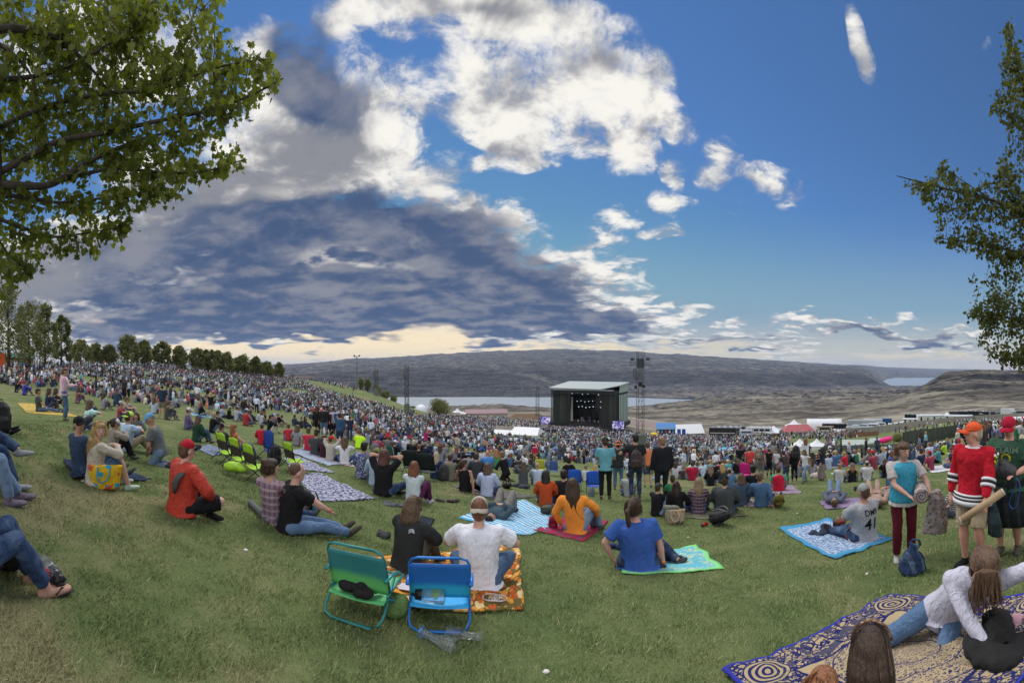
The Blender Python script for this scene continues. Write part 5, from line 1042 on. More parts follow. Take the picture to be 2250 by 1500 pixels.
# ---- folding beach chairs
def beach_chair(px, py, face, name, label, frame, back, seat, s=1., group=None, w=.56):
    L = at(px, py); lo = (px - X0) / K; t = empty(name, L, -(lo + R(face)), label, 'folding chair', group); t.scale = (s, s, s); tilt(t); h = w / 2; r = .0125
    def path(pts): return smooth_path(pts, 5)
    fr = mat('paint_' + name + str(int(frame[1] * 1000)), frame, .35, .2, var=.04)
    def U(a, b, rr=.09):
        """a bent U of tube from the left foot `a` over the bar at `b` and back down on the right"""
        (ya, za), (yb, zb) = a, b; d = Vector((0, yb - ya, zb - za)); L_ = d.length; d /= L_; k = max(L_ - rr, .01)
        P_ = [Vector((-h, ya, za)), Vector((-h, ya, za)) + d * k, Vector((-h + rr * .3, yb, zb)) - d * rr * .3, Vector((-h + rr, yb, zb)), Vector((h - rr, yb, zb)), Vector((h - rr * .3, yb, zb)) - d * rr * .3, Vector((h, ya, za)) + d * k, Vector((h, ya, za))]
        return MB().loft(P_, r, 8)
    U((.06, .22), (-.21, .66)).build('back_frame', fr, t, True)
    U((.16, .36), (-.18, .03)).build('rear_leg', fr, t, True)
    U((-.02, .22), (.46, .03)).build('front_leg', fr, t, True)
    q = MB()
    for k in (-1, 1): q.loft([(k * h, -.03, .24), (k * h, .44, .29)], r, 8)
    q.loft([(-h, .44, .29), (h, .44, .29)], r, 8); q.build('seat_frame', fr, t, True)
    for k in (-1, 1): MB().loft([(k * (h + .01), -.14, .40), (k * (h + .02), .0, .42), (k * (h + .02), .20, .39)], (.022, .012), 8).build('armrest', fr, t, True)
    # sling cloth
    def sling(y0, z0, y1, z1, sag, nm, m, ww):
        V = []; n = 8
        for j in range(n + 1):
            for i in range(n + 1):
                u, v = i / n, j / n; g = sag * math.sin(math.pi * u) * (math.sin(math.pi * v) + .3)
                V.append((-ww + 2 * ww * u, y0 + (y1 - y0) * v + (g if nm == 'back_sling' else 0), z0 + (z1 - z0) * v - (g if nm != 'back_sling' else 0)))
        o = mesh_obj(nm, V, [(j * (n + 1) + i, j * (n + 1) + i + 1, (j + 1) * (n + 1) + i + 1, (j + 1) * (n + 1) + i) for j in range(n) for i in range(n)], m, t, smooth=True)
        sol = o.modifiers.new('thick', 'SOLIDIFY'); sol.thickness = .006
    sling(-.01, .25, -.182, .595, .02, 'back_sling', back, h + .004); sling(-.10, .20, .43, .275, .035, 'seat_sling', seat, h - .008)
    return t
def fade_mat(name, top, bot, z0, z1):
    m = bpy.data.materials.new(name); m.use_nodes = True; nt = m.node_tree; t = NT(nt); b = nt.nodes['Principled BSDF']
    tc = nt.nodes.new('ShaderNodeTexCoord').outputs['Object']; x, y, z = t.sep(tc)
    w = t.m('MULTIPLY', t.m('SINE', t.m('MULTIPLY', z, 420.)), .5)
    nt.links.new(t.mix(t.mr(t.mad(w, .01, z), z0, z1), (*bot, 1), (*top, 1)), b.inputs['Base Color']); b.inputs['Roughness'].default_value = .6
    bn = nt.nodes.new('ShaderNodeBump'); bn.inputs['Strength'].default_value = .3; bn.inputs['Distance'].default_value = .004
    nt.links.new(t.noise(tc, 22., 3, .5), bn.inputs['Height']); nt.links.new(bn.outputs[0], b.inputs['Normal']); return m
beach_chair(786, 1358, 24, 'beach_chair', 'teal framed beach chair with teal and green sling in front', (.03, .20, .20), fade_mat('teal_fade', (.025, .18, .20), (.10, .40, .12), .345, .43), mat('green_sling', (.10, .42, .15), .6, bump=.3), .93)
beach_chair(966, 1374, 3, 'beach_chair', 'bright blue framed beach chair with blue sling in front', (.02, .16, .50), fade_mat('blue_fade', (.015, .13, .48), (.02, .34, .55), .34, .41), mat('cyan_sling', (.03, .35, .72), .6, bump=.3), .93)
def camp_chair(px, py, face, label, colr, frame=(.02, .02, .022), s=1., recl=.32, mid=None, name='camp_chair', group=None, bh=.82):
    L = at(px, py); lo = (px - X0) / K; t = empty(name, L, -(lo + R(face)), label, 'camp chair', group); t.scale = (s, s, s); tilt(t); h = .27; r = .011
    cm = mat('canvas_%d_%d_%d' % tuple(int(c * 100) for c in colr), colr, .8, bump=.5, bs=14, var=.15); fm = mat('chair_tube_%d' % int(frame[2] * 100), frame, .4, .4, var=.03)
    for k in (-1, 1):
        MB().loft([(k * h, .42, .01), (k * h, -.02, .30), (k * h, -.02 - recl, bh)], r, 8).build('side_frame', fm, t, True)
        MB().loft([(k * h, -.24, .01), (k * h, .18, .42)], r, 8).build('rear_leg', fm, t, True)
        MB().loft([(k * (h + .01), -.15, .50), (k * (h + .01), .05, .50), (k * (h + .01), .28, .42)], (.02, .014), 8).build('armrest', mat('foam_black', (.012, .012, .013), .7), t, True)
    def panel(z0, z1, nm, m, y0, y1, sag=.03):
        V = []; n = 6
        for j in range(n + 1):
            for i in range(n + 1):
                u, v = i / n, j / n; ww = h - .004 - (.03 * max(0, v - .75) * 4 if nm == 'backrest' and z1 > .8 * bh else 0); g = sag * math.sin(math.pi * u)
                V.append(((2 * u - 1) * ww, y0 + (y1 - y0) * v + g * (nm != 'seat'), z0 + (z1 - z0) * v - g * (nm == 'seat') + (.03 * math.sin(math.pi * u) if nm == 'backrest' and v == 1 else 0)))
        o = mesh_obj(nm, V, [(j * (n + 1) + i, j * (n + 1) + i + 1, (j + 1) * (n + 1) + i + 1, (j + 1) * (n + 1) + i) for j in range(n) for i in range(n)], m, t, smooth=True)
        sol = o.modifiers.new('thick', 'SOLIDIFY'); sol.thickness = .012
    f = lambda z: -.02 - recl * (z - .30) / (bh - .30)
    if mid: panel(.34, .56, 'mesh_panel', mat('mesh_panel', mid, .9), f(.34), f(.56)); panel(.565, bh, 'backrest', cm, f(.565), f(bh))
    else: panel(.32, bh, 'backrest', cm, f(.32), f(bh))
    panel(.28, .33, 'seat', cm, -.02, .42, .05)
    return t
LM, MSH = (.30, .52, .03), (.045, .035, .03)
camp_chair(489, 1016, 62, 'lime green camp chair with a mesh panel, leftmost of the three in line', LM, mid=MSH, recl=.2, bh=.74, s=.92)
camp_chair(517, 1032, 62, 'lime green camp chair with a mesh panel, middle of the three in line', LM, mid=MSH, recl=.2, bh=.74, s=.92)
camp_chair(548, 1052, 62, 'lime green camp chair with a mesh panel, nearest of the three in line', LM, mid=MSH, recl=.2, bh=.74, s=.92)
camp_chair(636, 1034, 62, 'lone lime green camp chair facing the zigzag sheets', LM, mid=MSH, recl=.2, bh=.74, s=.92)
camp_chair(588, 1012, 60, 'royal blue camp chair beside a black backpack', (.015, .05, .28), recl=.10)
camp_chair(858, 1030, 60, 'dark green low chair behind the black t-shirt woman', (.02, .07, .045), (.3, .3, .3), recl=.22)
camp_chair(903, 1046, 20, 'black reclining low chair, the left one of two', (.012, .02, .022), recl=.40)
camp_chair(938, 1056, 15, 'black reclining low chair beside the blonde woman in navy', (.012, .02, .022), recl=.40)
camp_chair(1262, 1078, 0, 'bright blue folding chair, the left one of two near the standing men', (.015, .08, .42), recl=.12)
camp_chair(1304, 1084, 0, 'bright blue folding chair, the right one of two near the standing men', (.015, .08, .42), recl=.12)
camp_chair(1216, 1045, 10, 'folding chair with blue and cream striped back behind the bald man', (.05, .10, .28), (.5, .5, .5), recl=.15)
camp_chair(1187, 1042, 15, 'folding chair with yellow and blue stripes behind the bald man', (.40, .42, .05), (.5, .5, .5), recl=.2)
camp_chair(978, 1003, 20, 'beige low chair in the dense centre crowd', (.28, .25, .20), recl=.22)
camp_chair(1637, 1056, 10, 'magenta pink folding chair left of the coral t-shirt man', (.60, .02, .24), recl=.25)
lb = MB().ball((0, 0, .10), (.24, .17, .10)).ball((.2, .02, .07), (.13, .11, .07)).build('seat_bag', mat('lime_nylon', LM, .6, bump=.8, bs=12), None, True, at(512, 1045) + Vector((0, 0, .1)))
skinmods(lb, .03, .06); tag(lb, 'bulging lime green chair bag hanging by the three lime chairs', 'bag')

# ---- bags, bottles and small things
def backpack(px, py, label, c1, c2=(.02, .02, .022), s=1., lay=0, rz=0, name='backpack', parent=None, pos=None):
    if parent is None: L = at(px, py); t = empty(name, L, -((px - X0) / K) + R(rz), label, 'backpack')
    else: t = empty(name, pos, R(rz), label, 'backpack'); 
    t.scale = (s, s, s); M = Matrix.Rotation(R(lay), 3, 'X'); bm_ = mat('nylon_%d_%d_%d' % tuple(int(c * 100) for c in c1), c1, .65, bump=.7, bs=16, var=.2)
    Z = Vector((0, 0, .0 if lay < 45 else .11)); f = lambda x, y, z: M @ Vector((x, y, z)) + Z
    q = MB().loft([f(0, 0, 0), f(0, 0, .05), f(0, 0, .25), f(0, .01, .40), f(0, .02, .48)], [(.13, .08), (.165, .11), (.165, .115), (.14, .10), (.07, .05)], 16, side=(1, 0, 0)); o = q.build('pack', bm_, t, True); skinmods(o, .014, .03)
    o = MB().loft([f(0, -.10, .03), f(0, -.12, .08), f(0, -.12, .2), f(0, -.09, .26)], [(.10, .03), (.12, .045), (.12, .045), (.09, .03)], 14, side=(1, 0, 0)).build('pocket', bm_, t, True); skinmods(o, .012, .015)
    sm = mat('webbing_%d' % int(c2[0] * 100), c2, .8)
    for k in (-1, 1): MB().loft(smooth_path([f(k * .07, .09, .42), f(k * .1, .17, .32), f(k * .1, .16, .15), f(k * .12, .09, .04)]), (.022, .006), 6).build('strap', sm, t, True)
    for k in (-1, 1): MB().loft(smooth_path([f(k * .10, -.085, .40), f(k * .12, -.13, .2), f(k * .12, -.10, .04)]), (.010, .005), 6).build('buckle_strap', sm, t, True)
    MB().loft(smooth_path([f(-.03, .03, .47), f(0, .05, .53), f(.03, .03, .47)]), .008, 6).build('handle', sm, t, True)
    return t
bpk = backpack(686, 1120, 'black backpack beside the black t-shirt man, with a blue can against it', BK, (.10, .10, .11), .95, lay=35, rz=-40)
backpack(601, 1018, 'black backpack leaning on the blue camp chair', BK, (.05, .05, .05), 1.1, lay=15, rz=30)
backpack(1563, 1150, 'black backpack lying on its side with a red bottle in its pocket', (.014, .015, .017), (.12, .12, .12), 1.1, lay=70, rz=60)
backpack(1706, 1112, 'small black and yellow backpack on the grass', (.16, .12, .03), BK, .9, lay=50, rz=20)
backpack(1862, 1186, 'rust red backpack with grey straps on the picnic sheet', (.26, .035, .02), (.35, .36, .38), 1.05, lay=75, rz=70)
backpack(1838, 1160, 'smaller rust red backpack behind the larger one', (.22, .03, .02), (.2, .2, .2), .7, lay=60, rz=30)
backpack(18, 1235, 'black bag behind the legs in skinny jeans', BK, BK, .7, lay=70, rz=10)
backpack(173, 946, 'dark backpack on a grey mat near the mint t-shirt', (.03, .035, .05), (.2, .2, .2), 1., lay=55, rz=70)
backpack(198, 920, 'navy backpack in the left crowd', (.02, .04, .07), BK, 1.1, lay=45, rz=40)
backpack(3, 950, 'black backpack standing at the left edge', BK, (.03, .03, .03), 1.2, rz=0)
backpack(1215, 1160, 'crimson drawstring backpack beside the orange shirt woman', (.25, .01, .04), BK, .6, lay=20, rz=0)
backpack(1190, 1128, 'olive bag behind the head of the lying man', (.045, .05, .035), BK, .8, lay=75, rz=70)
backpack(1110, 1072, 'black bag on the taupe blanket', BK, BK, .9, lay=75, rz=20)
backpack(1245, 1046, 'black bag on the grass behind the bald man', BK, BK, .8, lay=75, rz=70)
# packs that are worn
def worn(figd, label, c1, c2, s=1.):
    pos = figd['body'].matrix_basis @ (figd['T'](.12) - figd['fw'] * .26); return backpack(0, 0, label, c1, c2, s, rz=math.degrees(figd['body'].rotation_euler[2]), parent=1, pos=pos)
tt = P(985, 1057, 1000, 14, 'cross', label='man with dark hair seated just behind the black backpack', top=(.13, .13, .10), hc=HB, s=.98) if False else None
for px_, py_, sc_, hgt, cc, lb_ in ((1398, 1097, 1.05, .98, (.045, .032, .03), 'brown backpack worn by the standing man in black t-shirt'), (975, 1058, 1.0, .10, (.03, .03, .033), 'black backpack worn by the seated man in olive t-shirt'), (1749, 1058, 1.0, .98, BK, 'black backpack worn by the standing person by the cooler'), (1666, 1053, .95, .98, (.22, .17, .13), 'white and brown backpack worn by the standing woman in grey tank')):
    L = at(px_, py_); lo = (px_ - X0) / K; back = Vector((-math.sin(lo), -math.cos(lo), 0)) * .26
    backpack(0, 0, lb_, cc, (.06, .055, .055), sc_ * 1.1, rz=-math.degrees(lo), parent=1, pos=L + back + Vector((0, 0, hgt * 1.08)))
# jute tote with handles
L = at(1483, 1150); t = empty('tote_bag', L, -.41, 'beige tote bag with orange and black flower print and rope handles', 'bag')
TOT = pattern_mat('tote_print', 'floral', [(.36, .30, .21), (.36, .30, .21), (.34, .28, .2), (.05, .04, .03)], 5)
q = cloth_mat('tote_canvas', 'print', (.34, .12, .04), (.05, .045, .035), 13); b1 = MB().loft([(0, 0, 0), (0, 0, .02), (0, 0, .3), (0, 0, .34)], [(.18, .07), (.21, .085), (.24, .10), (.24, .09)], 18, side=(1, 0, 0)).build('bag_body', q, t, True); b1.color = (.38, .31, .22, 1); skinmods(b1, .014, .03)
for k in (-1, 1): MB().loft(smooth_path([(-.08, k * .09, .30), (-.09, k * .13, .20), (0, k * .15, .10), (.09, k * .13, .2), (.08, k * .09, .30)]), .011, 8).build('handle', mat('rope', (.5, .44, .34), .8), t, True)
o = MB().ball((-.16, .02, .36), (.12, .08, .07)).ball((-.02, .02, .37), (.13, .07, .05)).build('stuffed_jacket', mat('sage_cloth', (.15, .16, .13), .9, bump=.8, bs=14), t, True); skinmods(o, .014, .05)
# yellow and teal tote
L = at(231, 1073); t = empty('tote_bag', L, .95, 'yellow and turquoise printed beach tote in front of the blonde woman', 'bag')
q = cloth_mat('sunny_print', 'print', (.04, .34, .50), (.50, .08, .05), 7); b1 = MB().loft([(0, 0, 0), (0, 0, .03), (0, 0, .26), (0, 0, .33)], [(.16, .08), (.20, .10), (.24, .11), (.25, .08)], 18, side=(1, 0, 0)).build('bag_body', q, t, True); b1.color = (.62, .40, .02, 1); skinmods(b1, .014, .025)
for k in (-1, 1): MB().loft(smooth_path([(-.09, k * .09, .32), (-.10, k * .14, .2), (-.04, k * .15, .12), (.05, k * .14, .18), (.08, k * .09, .32)]), .010, 8).build('handle', mat('turquoise_web', (.03, .28, .42), .7), t, True)
# checked drawstring duffel
L = at(2005, 1258); t = empty('drawstring_bag', L, -1., 'navy and grey-blue checked drawstring bag at the feet of the woman in the vest', 'bag')
b1 = MB().loft([(0, 0, .0), (0, 0, .05), (0, 0, .18), (0, 0, .27), (.01, 0, .33), (.03, 0, .37)], [(.14, .14), (.185, .175), (.16, .15), (.09, .08), (.06, .05), (.10, .04)], 18).build('bag_body', cloth_mat('navy_check', 'plaid', (.12, .18, .26), (.015, .025, .06), 11), t, True); b1.color = (.025, .045, .10, 1); skinmods(b1, .012, .04)
MB().loft(smooth_path([(-.02, 0, .36), (.0, .02, .42), (.08, .0, .42), (.10, 0, .35)]), (.016, .008), 8).build('handle', mat('navy_web', (.02, .04, .09), .8), t, True)
# woven green ball beside the teal chair
o = MB().ball((0, 0, .09), (.13, .12, .10), 20, 14).build('knitted_pouch', cloth_mat('green_knit', 'knit', c3=(.03, .07, .02), sc=34), None, True, at(868, 1352)); o.color = (.16, .26, .09, 1); tag(o, 'round knitted green pouch between the two beach chairs', 'pouch'); skinmods(o, .01, .03)
# dark jacket on the teal chair, clear bottles on the blue chair
def heap(px, py, label, c, size, name='jacket', z=.0, rz=0., cat='jacket', m=None, seed=1):
    r = random.Random(seed); q = MB()
    for k in range(9): q.ball((r.uniform(-.8, .8) * size[0], r.uniform(-.8, .8) * size[1], size[2] * r.uniform(.3, .8)), (size[0] * r.uniform(.35, .6), size[1] * r.uniform(.35, .6), size[2] * r.uniform(.5, .9)), 12, 8)
    o = q.build(name, m or mat('heap_%d_%d_%d' % tuple(int(k * 100) for k in c), c, .85, bump=1., bs=11, var=.3), None, True, at(px, py) + Vector((0, 0, z))); o.rotation_euler = (0, 0, rz); skinmods(o, max(.012, size[0] * .05), size[0] * .28)
    return tag(o, label, cat)
heap(792, 1352, 'black jacket bundled on the seat of the teal beach chair', (.012, .012, .013), (.17, .12, .07), z=.22, rz=.1, seed=12)
heap(1805, 1172, 'navy jacket dropped on the left of the picnic sheet', (.018, .028, .05), (.26, .2, .09), seed=4)
heap(2215, 1425, 'black coat piled on the medallion blanket at right', (.011, .011, .012), (.27, .26, .11), 'coat', seed=5, cat='coat')
heap(1145, 1072, 'heap of dark clothes and shoes beyond the lying man', (.03, .035, .05), (.35, .2, .1), 'clothes_heap', cat='clothes', seed=6)
heap(1300, 1090, 'grey duffel standing between the blue chairs', (.14, .17, .22), (.12, .12, .26), 'duffel_bag', cat='bag', seed=7)
heap(1352, 1207, 'folded navy jacket at the left of the royal blue t-shirt', (.02, .03, .09), (.10, .10, .08), seed=8)
heap(1462, 1222, 'pale grey-blue jacket beside the royal blue t-shirt', (.30, .33, .42), (.14, .10, .07), seed=9)
heap(1440, 1248, 'navy cap-like pouch on the quilt beside the leaning hand', (.015, .02, .05), (.12, .09, .05), 'pouch', cat='pouch', seed=10)
heap(868, 1112, 'grey shirt and shoes heaped behind the black t-shirt woman', (.09, .09, .10), (.28, .12, .05), 'clothes_heap', cat='clothes', seed=11)
heap(842, 1180, 'pair of dark shoes tucked behind the charcoal fleece', (.05, .05, .055), (.10, .08, .07), 'shoes', cat='shoes', seed=12)
heap(1215, 1145, 'white cloth at the right end of the blue towel', (.42, .42, .46), (.16, .10, .04), 'cloth', cat='cloth', seed=13)
heap(1448, 1052, 'blue and white bundle on a towel beyond the tall black hoodie', (.2, .28, .45), (.4, .2, .1), 'bundle', cat='bundle', seed=14)
heap(2228, 1375, 'pink and white trainers at the right edge of the blanket', (.45, .25, .3), (.10, .06, .05), 'trainers', cat='shoes', seed=15)
heap(2050, 1010, 'magenta rucksack on the grass behind the turquoise vest', (.40, .01, .12), (.25, .2, .16), 'rucksack', cat='bag', seed=16)
heap(2032, 1012, 'black rucksack beside the magenta one', (.015, .015, .02), (.25, .2, .18), 'rucksack', cat='bag', seed=17)
heap(1800, 1048, 'pile of pale clothes beside the skirt woman', (.45, .36, .36), (.4, .25, .16), 'clothes_heap', cat='clothes', seed=18)
GL = mat('clear_plastic', (.75, .82, .86), .08, var=0, trans=.92, alpha=.75); BKP = mat('black_plastic', (.012, .012, .014), .35)
def bottle(pos, label, rz=0., lay=True, s=1., c=None, name='water_bottle'):
    t = empty(name, pos, rz, label, 'bottle'); t.scale = (s, s, s); ax = (lambda z: (z, 0, .048)) if lay else (lambda z: (0, 0, z))
    MB().loft([ax(0), ax(.008), ax(.14), ax(.155)], [.038, .045, .045, .036], 18).build('bottle_body', c or GL, t, True); MB().loft([ax(.152), ax(.16), ax(.20)], [.033, .036, .034], 18).build('lid', BKP, t, True)
    MB().loft(smooth_path([Vector(ax(.19)) + Vector((0, -.034, .0)), Vector(ax(.225)), Vector(ax(.19)) + Vector((0, .034, 0))]), .006, 6).build('lid_loop', BKP, t, True); return t
b1 = bottle(at(966, 1374) + Vector((.05, -.02, .20)), 'clear water bottle with black lid on the seat of the blue beach chair', R(180), s=1.3)
MB().ball((.07, -.035, .04), (.03, .012, .02)).build('leaf_print', mat('leaf_print', (.10, .30, .04), .6), b1)
b2 = bottle(at(96, 1262), 'clear bottle with red and green print lying on the left grass, lower one', R(8), s=1.25)
MB().ball((.08, -.03, .05), (.05, .02, .032)).build('red_print', mat('red_print', (.5, .03, .03), .6), b2)
b3 = bottle(at(90, 1246), 'clear bottle with green print lying on the left grass, upper one', R(4), s=1.2)
bottle(at(1548, 1152) + Vector((0, -.12, .02)), 'red bottle with white cap in the pocket of the lying backpack', R(200), c=mat('red_metal', (.4, .02, .03), .3, .5), s=.9)
L = at(691, 1127); t = empty('drink_can', L, 0, 'blue can with a red lid standing against the black backpack', 'can'); MB().loft([(0, 0, 0), (0, 0, .01), (0, 0, .14), (0, 0, .15)], [.034, .038, .038, .03], 16).build('can_body', mat('blue_can', (.04, .25, .45), .3, .3), t, True); MB().loft([(0, 0, .15), (0, 0, .165)], [.031, .030], 16).build('lid', mat('red_lid', (.4, .02, .03), .4), t, True)
def tube(a, b, r, label, c, name='poster_tube', capc=None):
    a, b = Vector(a), Vector(b); t = empty(name, (a + b) / 2, 0, label, 'tube'); d = (b - a) / 2
    MB().loft([-d, d], r, 20).build('tube_body', mat('tube_%d' % int(c[0] * 100), c, .7, var=.08), t, True); u = d.normalized()
    for k, nm in ((-1, 'end_cap'), (1, 'end_cap')): MB().loft([d * k * 1.002, d * k * 1.002 + u * k * .012], r * .93, 20).build(nm, mat('cap_%d' % int((capc or c)[0] * 100), capc or c, .5), t, True)
tube(at(551, 1112) + Vector((0, 0, .05)), at(590, 1152) + Vector((0, 0, .06)), .05, 'grey poster tube lying on the grass behind the purple plaid woman', (.09, .095, .105), capc=(.16, .18, .2))
hd = JER['body'].matrix_basis @ (JER['A'][0][1] + Vector((0, .03, -.07))); lo = (2130 - X0) / K; rt = Vector((math.cos(lo), -math.sin(lo), 0))
tube(hd - rt * .27 + Vector((0, 0, -.16)), hd + rt * .22 + Vector((0, 0, .17)), .045, 'long brown cardboard tube held by the man in the hockey jersey', (.36, .25, .15), capc=(.5, .48, .45))
tube(at(1868, 1178) + Vector((0, 0, .08)), at(1893, 1192) + Vector((0, 0, .08)), .045, 'short cardboard tube on the picnic sheet by the baseball jersey', (.36, .25, .15), capc=(.55, .6, .65))
# rolled sheet and hanging jacket in the arms of the vest woman
lo = (2010 - X0) / K; rt = Vector((math.cos(lo), -math.sin(lo), 0)); tw = Vector((-math.sin(lo), -math.cos(lo), 0)); hb = VESTW['body'].matrix_basis @ ((VESTW['A'][0][1] + VESTW['A'][1][1]) / 2)
sp = []
CR = cloth_mat('faded_print', 'print', (.16, .13, .13), (.26, .15, .11), 16)
t = empty('rolled_sheet', hb + rt * .03 + Vector((0, 0, .03)), 0, 'pale rolled-up sheet under the arm of the woman in the vest', 'sheet')
o = MB().loft([tw * .12, tw * -.30], [.105, .10], 24).build('roll', CR, t, True); o.color = (.40, .34, .33, 1); skinmods(o, .014, .02)
for k in range(26):
    a = k * .55; r = .012 + .0035 * k; sp.append(tw * .127 + rt * (r * math.cos(a)) + Vector((0, 0, r * math.sin(a))))
o = MB().loft(sp, .006, 5).build('spiral_edge', CR, t, True); o.color = (.12, .09, .09, 1)
o = MB().loft([rt * .22 + Vector((0, 0, .08)), rt * .25 + Vector((0, 0, -.1)), rt * .24 + Vector((0, 0, -.3)), rt * .22 + Vector((0, 0, -.52))], [(.08, .05), (.13, .07), (.16, .07), (.18, .05)], 18, side=rt).build('draped_jacket', CR, None, True, hb + tw * .03); o.color = (.30, .26, .25, 1); skinmods(o, .014, .07); tag(o, 'mottled taupe jacket hanging from the arms of the woman in the vest', 'jacket')
# dark bundle and blue lanyard held by the man in green
hb = GRN['body'].matrix_basis @ ((GRN['A'][0][1] + GRN['A'][1][1]) / 2); lo = (2215 - X0) / K; rt = Vector((math.cos(lo), -math.sin(lo), 0))
o = MB().loft([rt * -.13 + Vector((0, 0, .10)), Vector((0, 0, .08)), rt * .15 + Vector((0, 0, .02))], [(.10, .09), (.14, .13), (.10, .09)], 16).build('rolled_tarp', mat('slate_nylon', (.035, .035, .04), .45, bump=1., bs=12, var=.3), None, True, hb); skinmods(o, .014, .06); tag(o, 'dark grey rolled tarp in the hands of the man in the dark green t-shirt', 'tarp')
o = MB().loft(smooth_path([rt * .13 + Vector((0, 0, .02)), rt * .22 + Vector((0, 0, -.15)), rt * .16 + Vector((0, 0, -.42)), rt * .08 + Vector((0, 0, -.36)), rt * .18 + Vector((0, 0, -.12))]), (.016, .005), 6).build('blue_strap', mat('blue_web', (.02, .08, .30), .6), None, True, hb); tag(o, 'looped blue webbing strap hanging from the rolled tarp', 'strap')
# clear plastic horns behind the blue chair
def horn(a, b, label):
    a, b = at(*a) + Vector((0, 0, .04)), at(*b) + Vector((0, 0, .04)); d = b - a; t = empty('plastic_cup', a, 0, label, 'cup')
    MB().loft([Vector(), d * .1, d * .3, d * .55], [.055, .030, .026, .034], 16, caps=False).build('flared_stem', GL, t, True); MB().loft([d * .56, d * .60, d * .98, d], [.040, .048, .048, .044], 16, caps=False).build('tumbler', GL, t, True)
horn((925, 1398), (1000, 1432), 'clear flared plastic cup on the grass, tilted away below the blue chair'); horn((1058, 1410), (978, 1398), 'clear flared plastic cup lying flat right behind the blue chair leg')
# rope, paper, shoes, litter
q = MB()
for k in range(5):
    cx, r = rng.uniform(-.08, .08), rng.uniform(.06, .12); q.loft([Vector((cx + r * math.cos(a), (r * .7) * math.sin(a), .01 + .004 * k)) for a in (i * .35 + k for i in range(18))], .004, 5)
tag(q.build('tangled_line', mat('cord', (.55, .52, .53), .7), None, True, at(1095, 1328) + Vector((0, 0, .05))), 'tangled white cord on the corner of the floral blanket', 'cord')
tag(MB().box((0, 0, 0), (.16, .12, .004)).build('paper', mat('paper', (.55, .52, .6), .8), None, False, at(895, 1302) + Vector((0, 0, .06))), 'folded white paper on the floral blanket by the beach chairs', 'paper')
for k, (x, y, c) in enumerate(((968, 1102, (.07, .05, .05)), (992, 1104, (.05, .035, .03)), (1002, 1103, (.05, .035, .03)))):
    q = MB().loft([(-.12, 0, .03), (-.06, 0, .04), (.05, 0, .035), (.12, 0, .02)], [(.03, .03), (.045, .04), (.045, .03), (.02, .015)], 12); o = q.build('shoe', mat('shoe_%d' % k, c, .8, bump=.5), None, True, at(x, y)); o.rotation_euler = (0, 0, k * .5 - .3); tag(o, ('dark sock-like shoe lying left of two brown shoes', 'brown shoe beside the purple leggings, the left of a pair', 'brown shoe beside the purple leggings, the right of a pair')[k], 'shoe')
LP = mat('litter', (.62, .6, .58), .8)
for k, (x, y, lb_) in enumerate(((181, 1058, 'crumpled white wrapper below the yellow tote'), (207, 1066, 'tan paper scrap below the yellow tote'), (1200, 1478, 'white paper scrap at the bottom centre grass'), (1512, 1181, 'white scrap on the grass right of the quilt'), (1752, 1128, 'small white scrap left of the picnic sheet'), (1717, 1176, 'yellow scrap at the left corner of the picnic sheet'), (540, 1210, 'white scrap below the grey tube'), (1905, 1262, 'white scrap between picnic sheet and medallion blanket'))):
    o = MB().ball((0, 0, .01), (.03, .02, .012), 6, 4).build('paper_scrap', LP if k != 5 else mat('yellow_scrap', (.6, .4, .05), .8), None, False, at(x, y)); tag(o, lb_, 'litter')
import re

# ------------------------------------------------------------ the crowd
def interp(pts, x): return float(np.interp(x, [p[0] for p in pts], [p[1] for p in pts]))
LOWB = [(-60,868),(0,868),(100,848),(200,872),(330,890),(400,905),(500,925),(600,940),(700,945),(760,980),(820,1000),(900,1020),(1000,1030),(1100,1026),(1200,1034),(1300,1034),(1420,1040),(1600,1050),(1660,1040),(1750,1030),(1850,1034),(1950,1040),(2050,1040),(2250,1036)]
UPB = [(-60,806),(0,806),(150,806),(300,806),(450,812),(600,815),(650,832),(700,852),(760,870),(820,886),(880,903),(930,915),(1000,916),(1100,930),(1190,948),(1380,950),(1450,962),(1600,970),(1700,965),(1850,958),(1900,972),(1990,985),(2100,985),(2250,985)]
TC = [(.55,.57,.62),(.42,.50,.66),(.30,.36,.48),(.012,.013,.016),(.02,.03,.07),(.05,.055,.06),(.18,.19,.21),(.06,.12,.25),(.42,.02,.04),(.10,.33,.38),(.05,.20,.10),(.28,.05,.09),(.45,.40,.30),(.55,.16,.04),(.45,.03,.16),(.20,.16,.28),(.04,.10,.36),(.35,.60,.05)]
TN = ['white','pale blue','light grey-blue','black','navy','charcoal','grey','denim blue','bright red','teal','dark green','maroon','cream','orange','hot pink','lavender','royal blue','lime']
TWT = np.array([9,8,8,15,12,12,12,8,2.6,3,2.2,3,4,1,.8,2.4,2,.6]); TWT = TWT / TWT.sum()
BC = [(.08,.13,.24),(.025,.045,.10),(.013,.013,.016),(.32,.27,.19),(.2,.2,.2)]
HCs = [HB, HK, BRN, HDB, HBL, HAU]; HN = ['dark brown','black','brown','light brown','blonde','auburn']
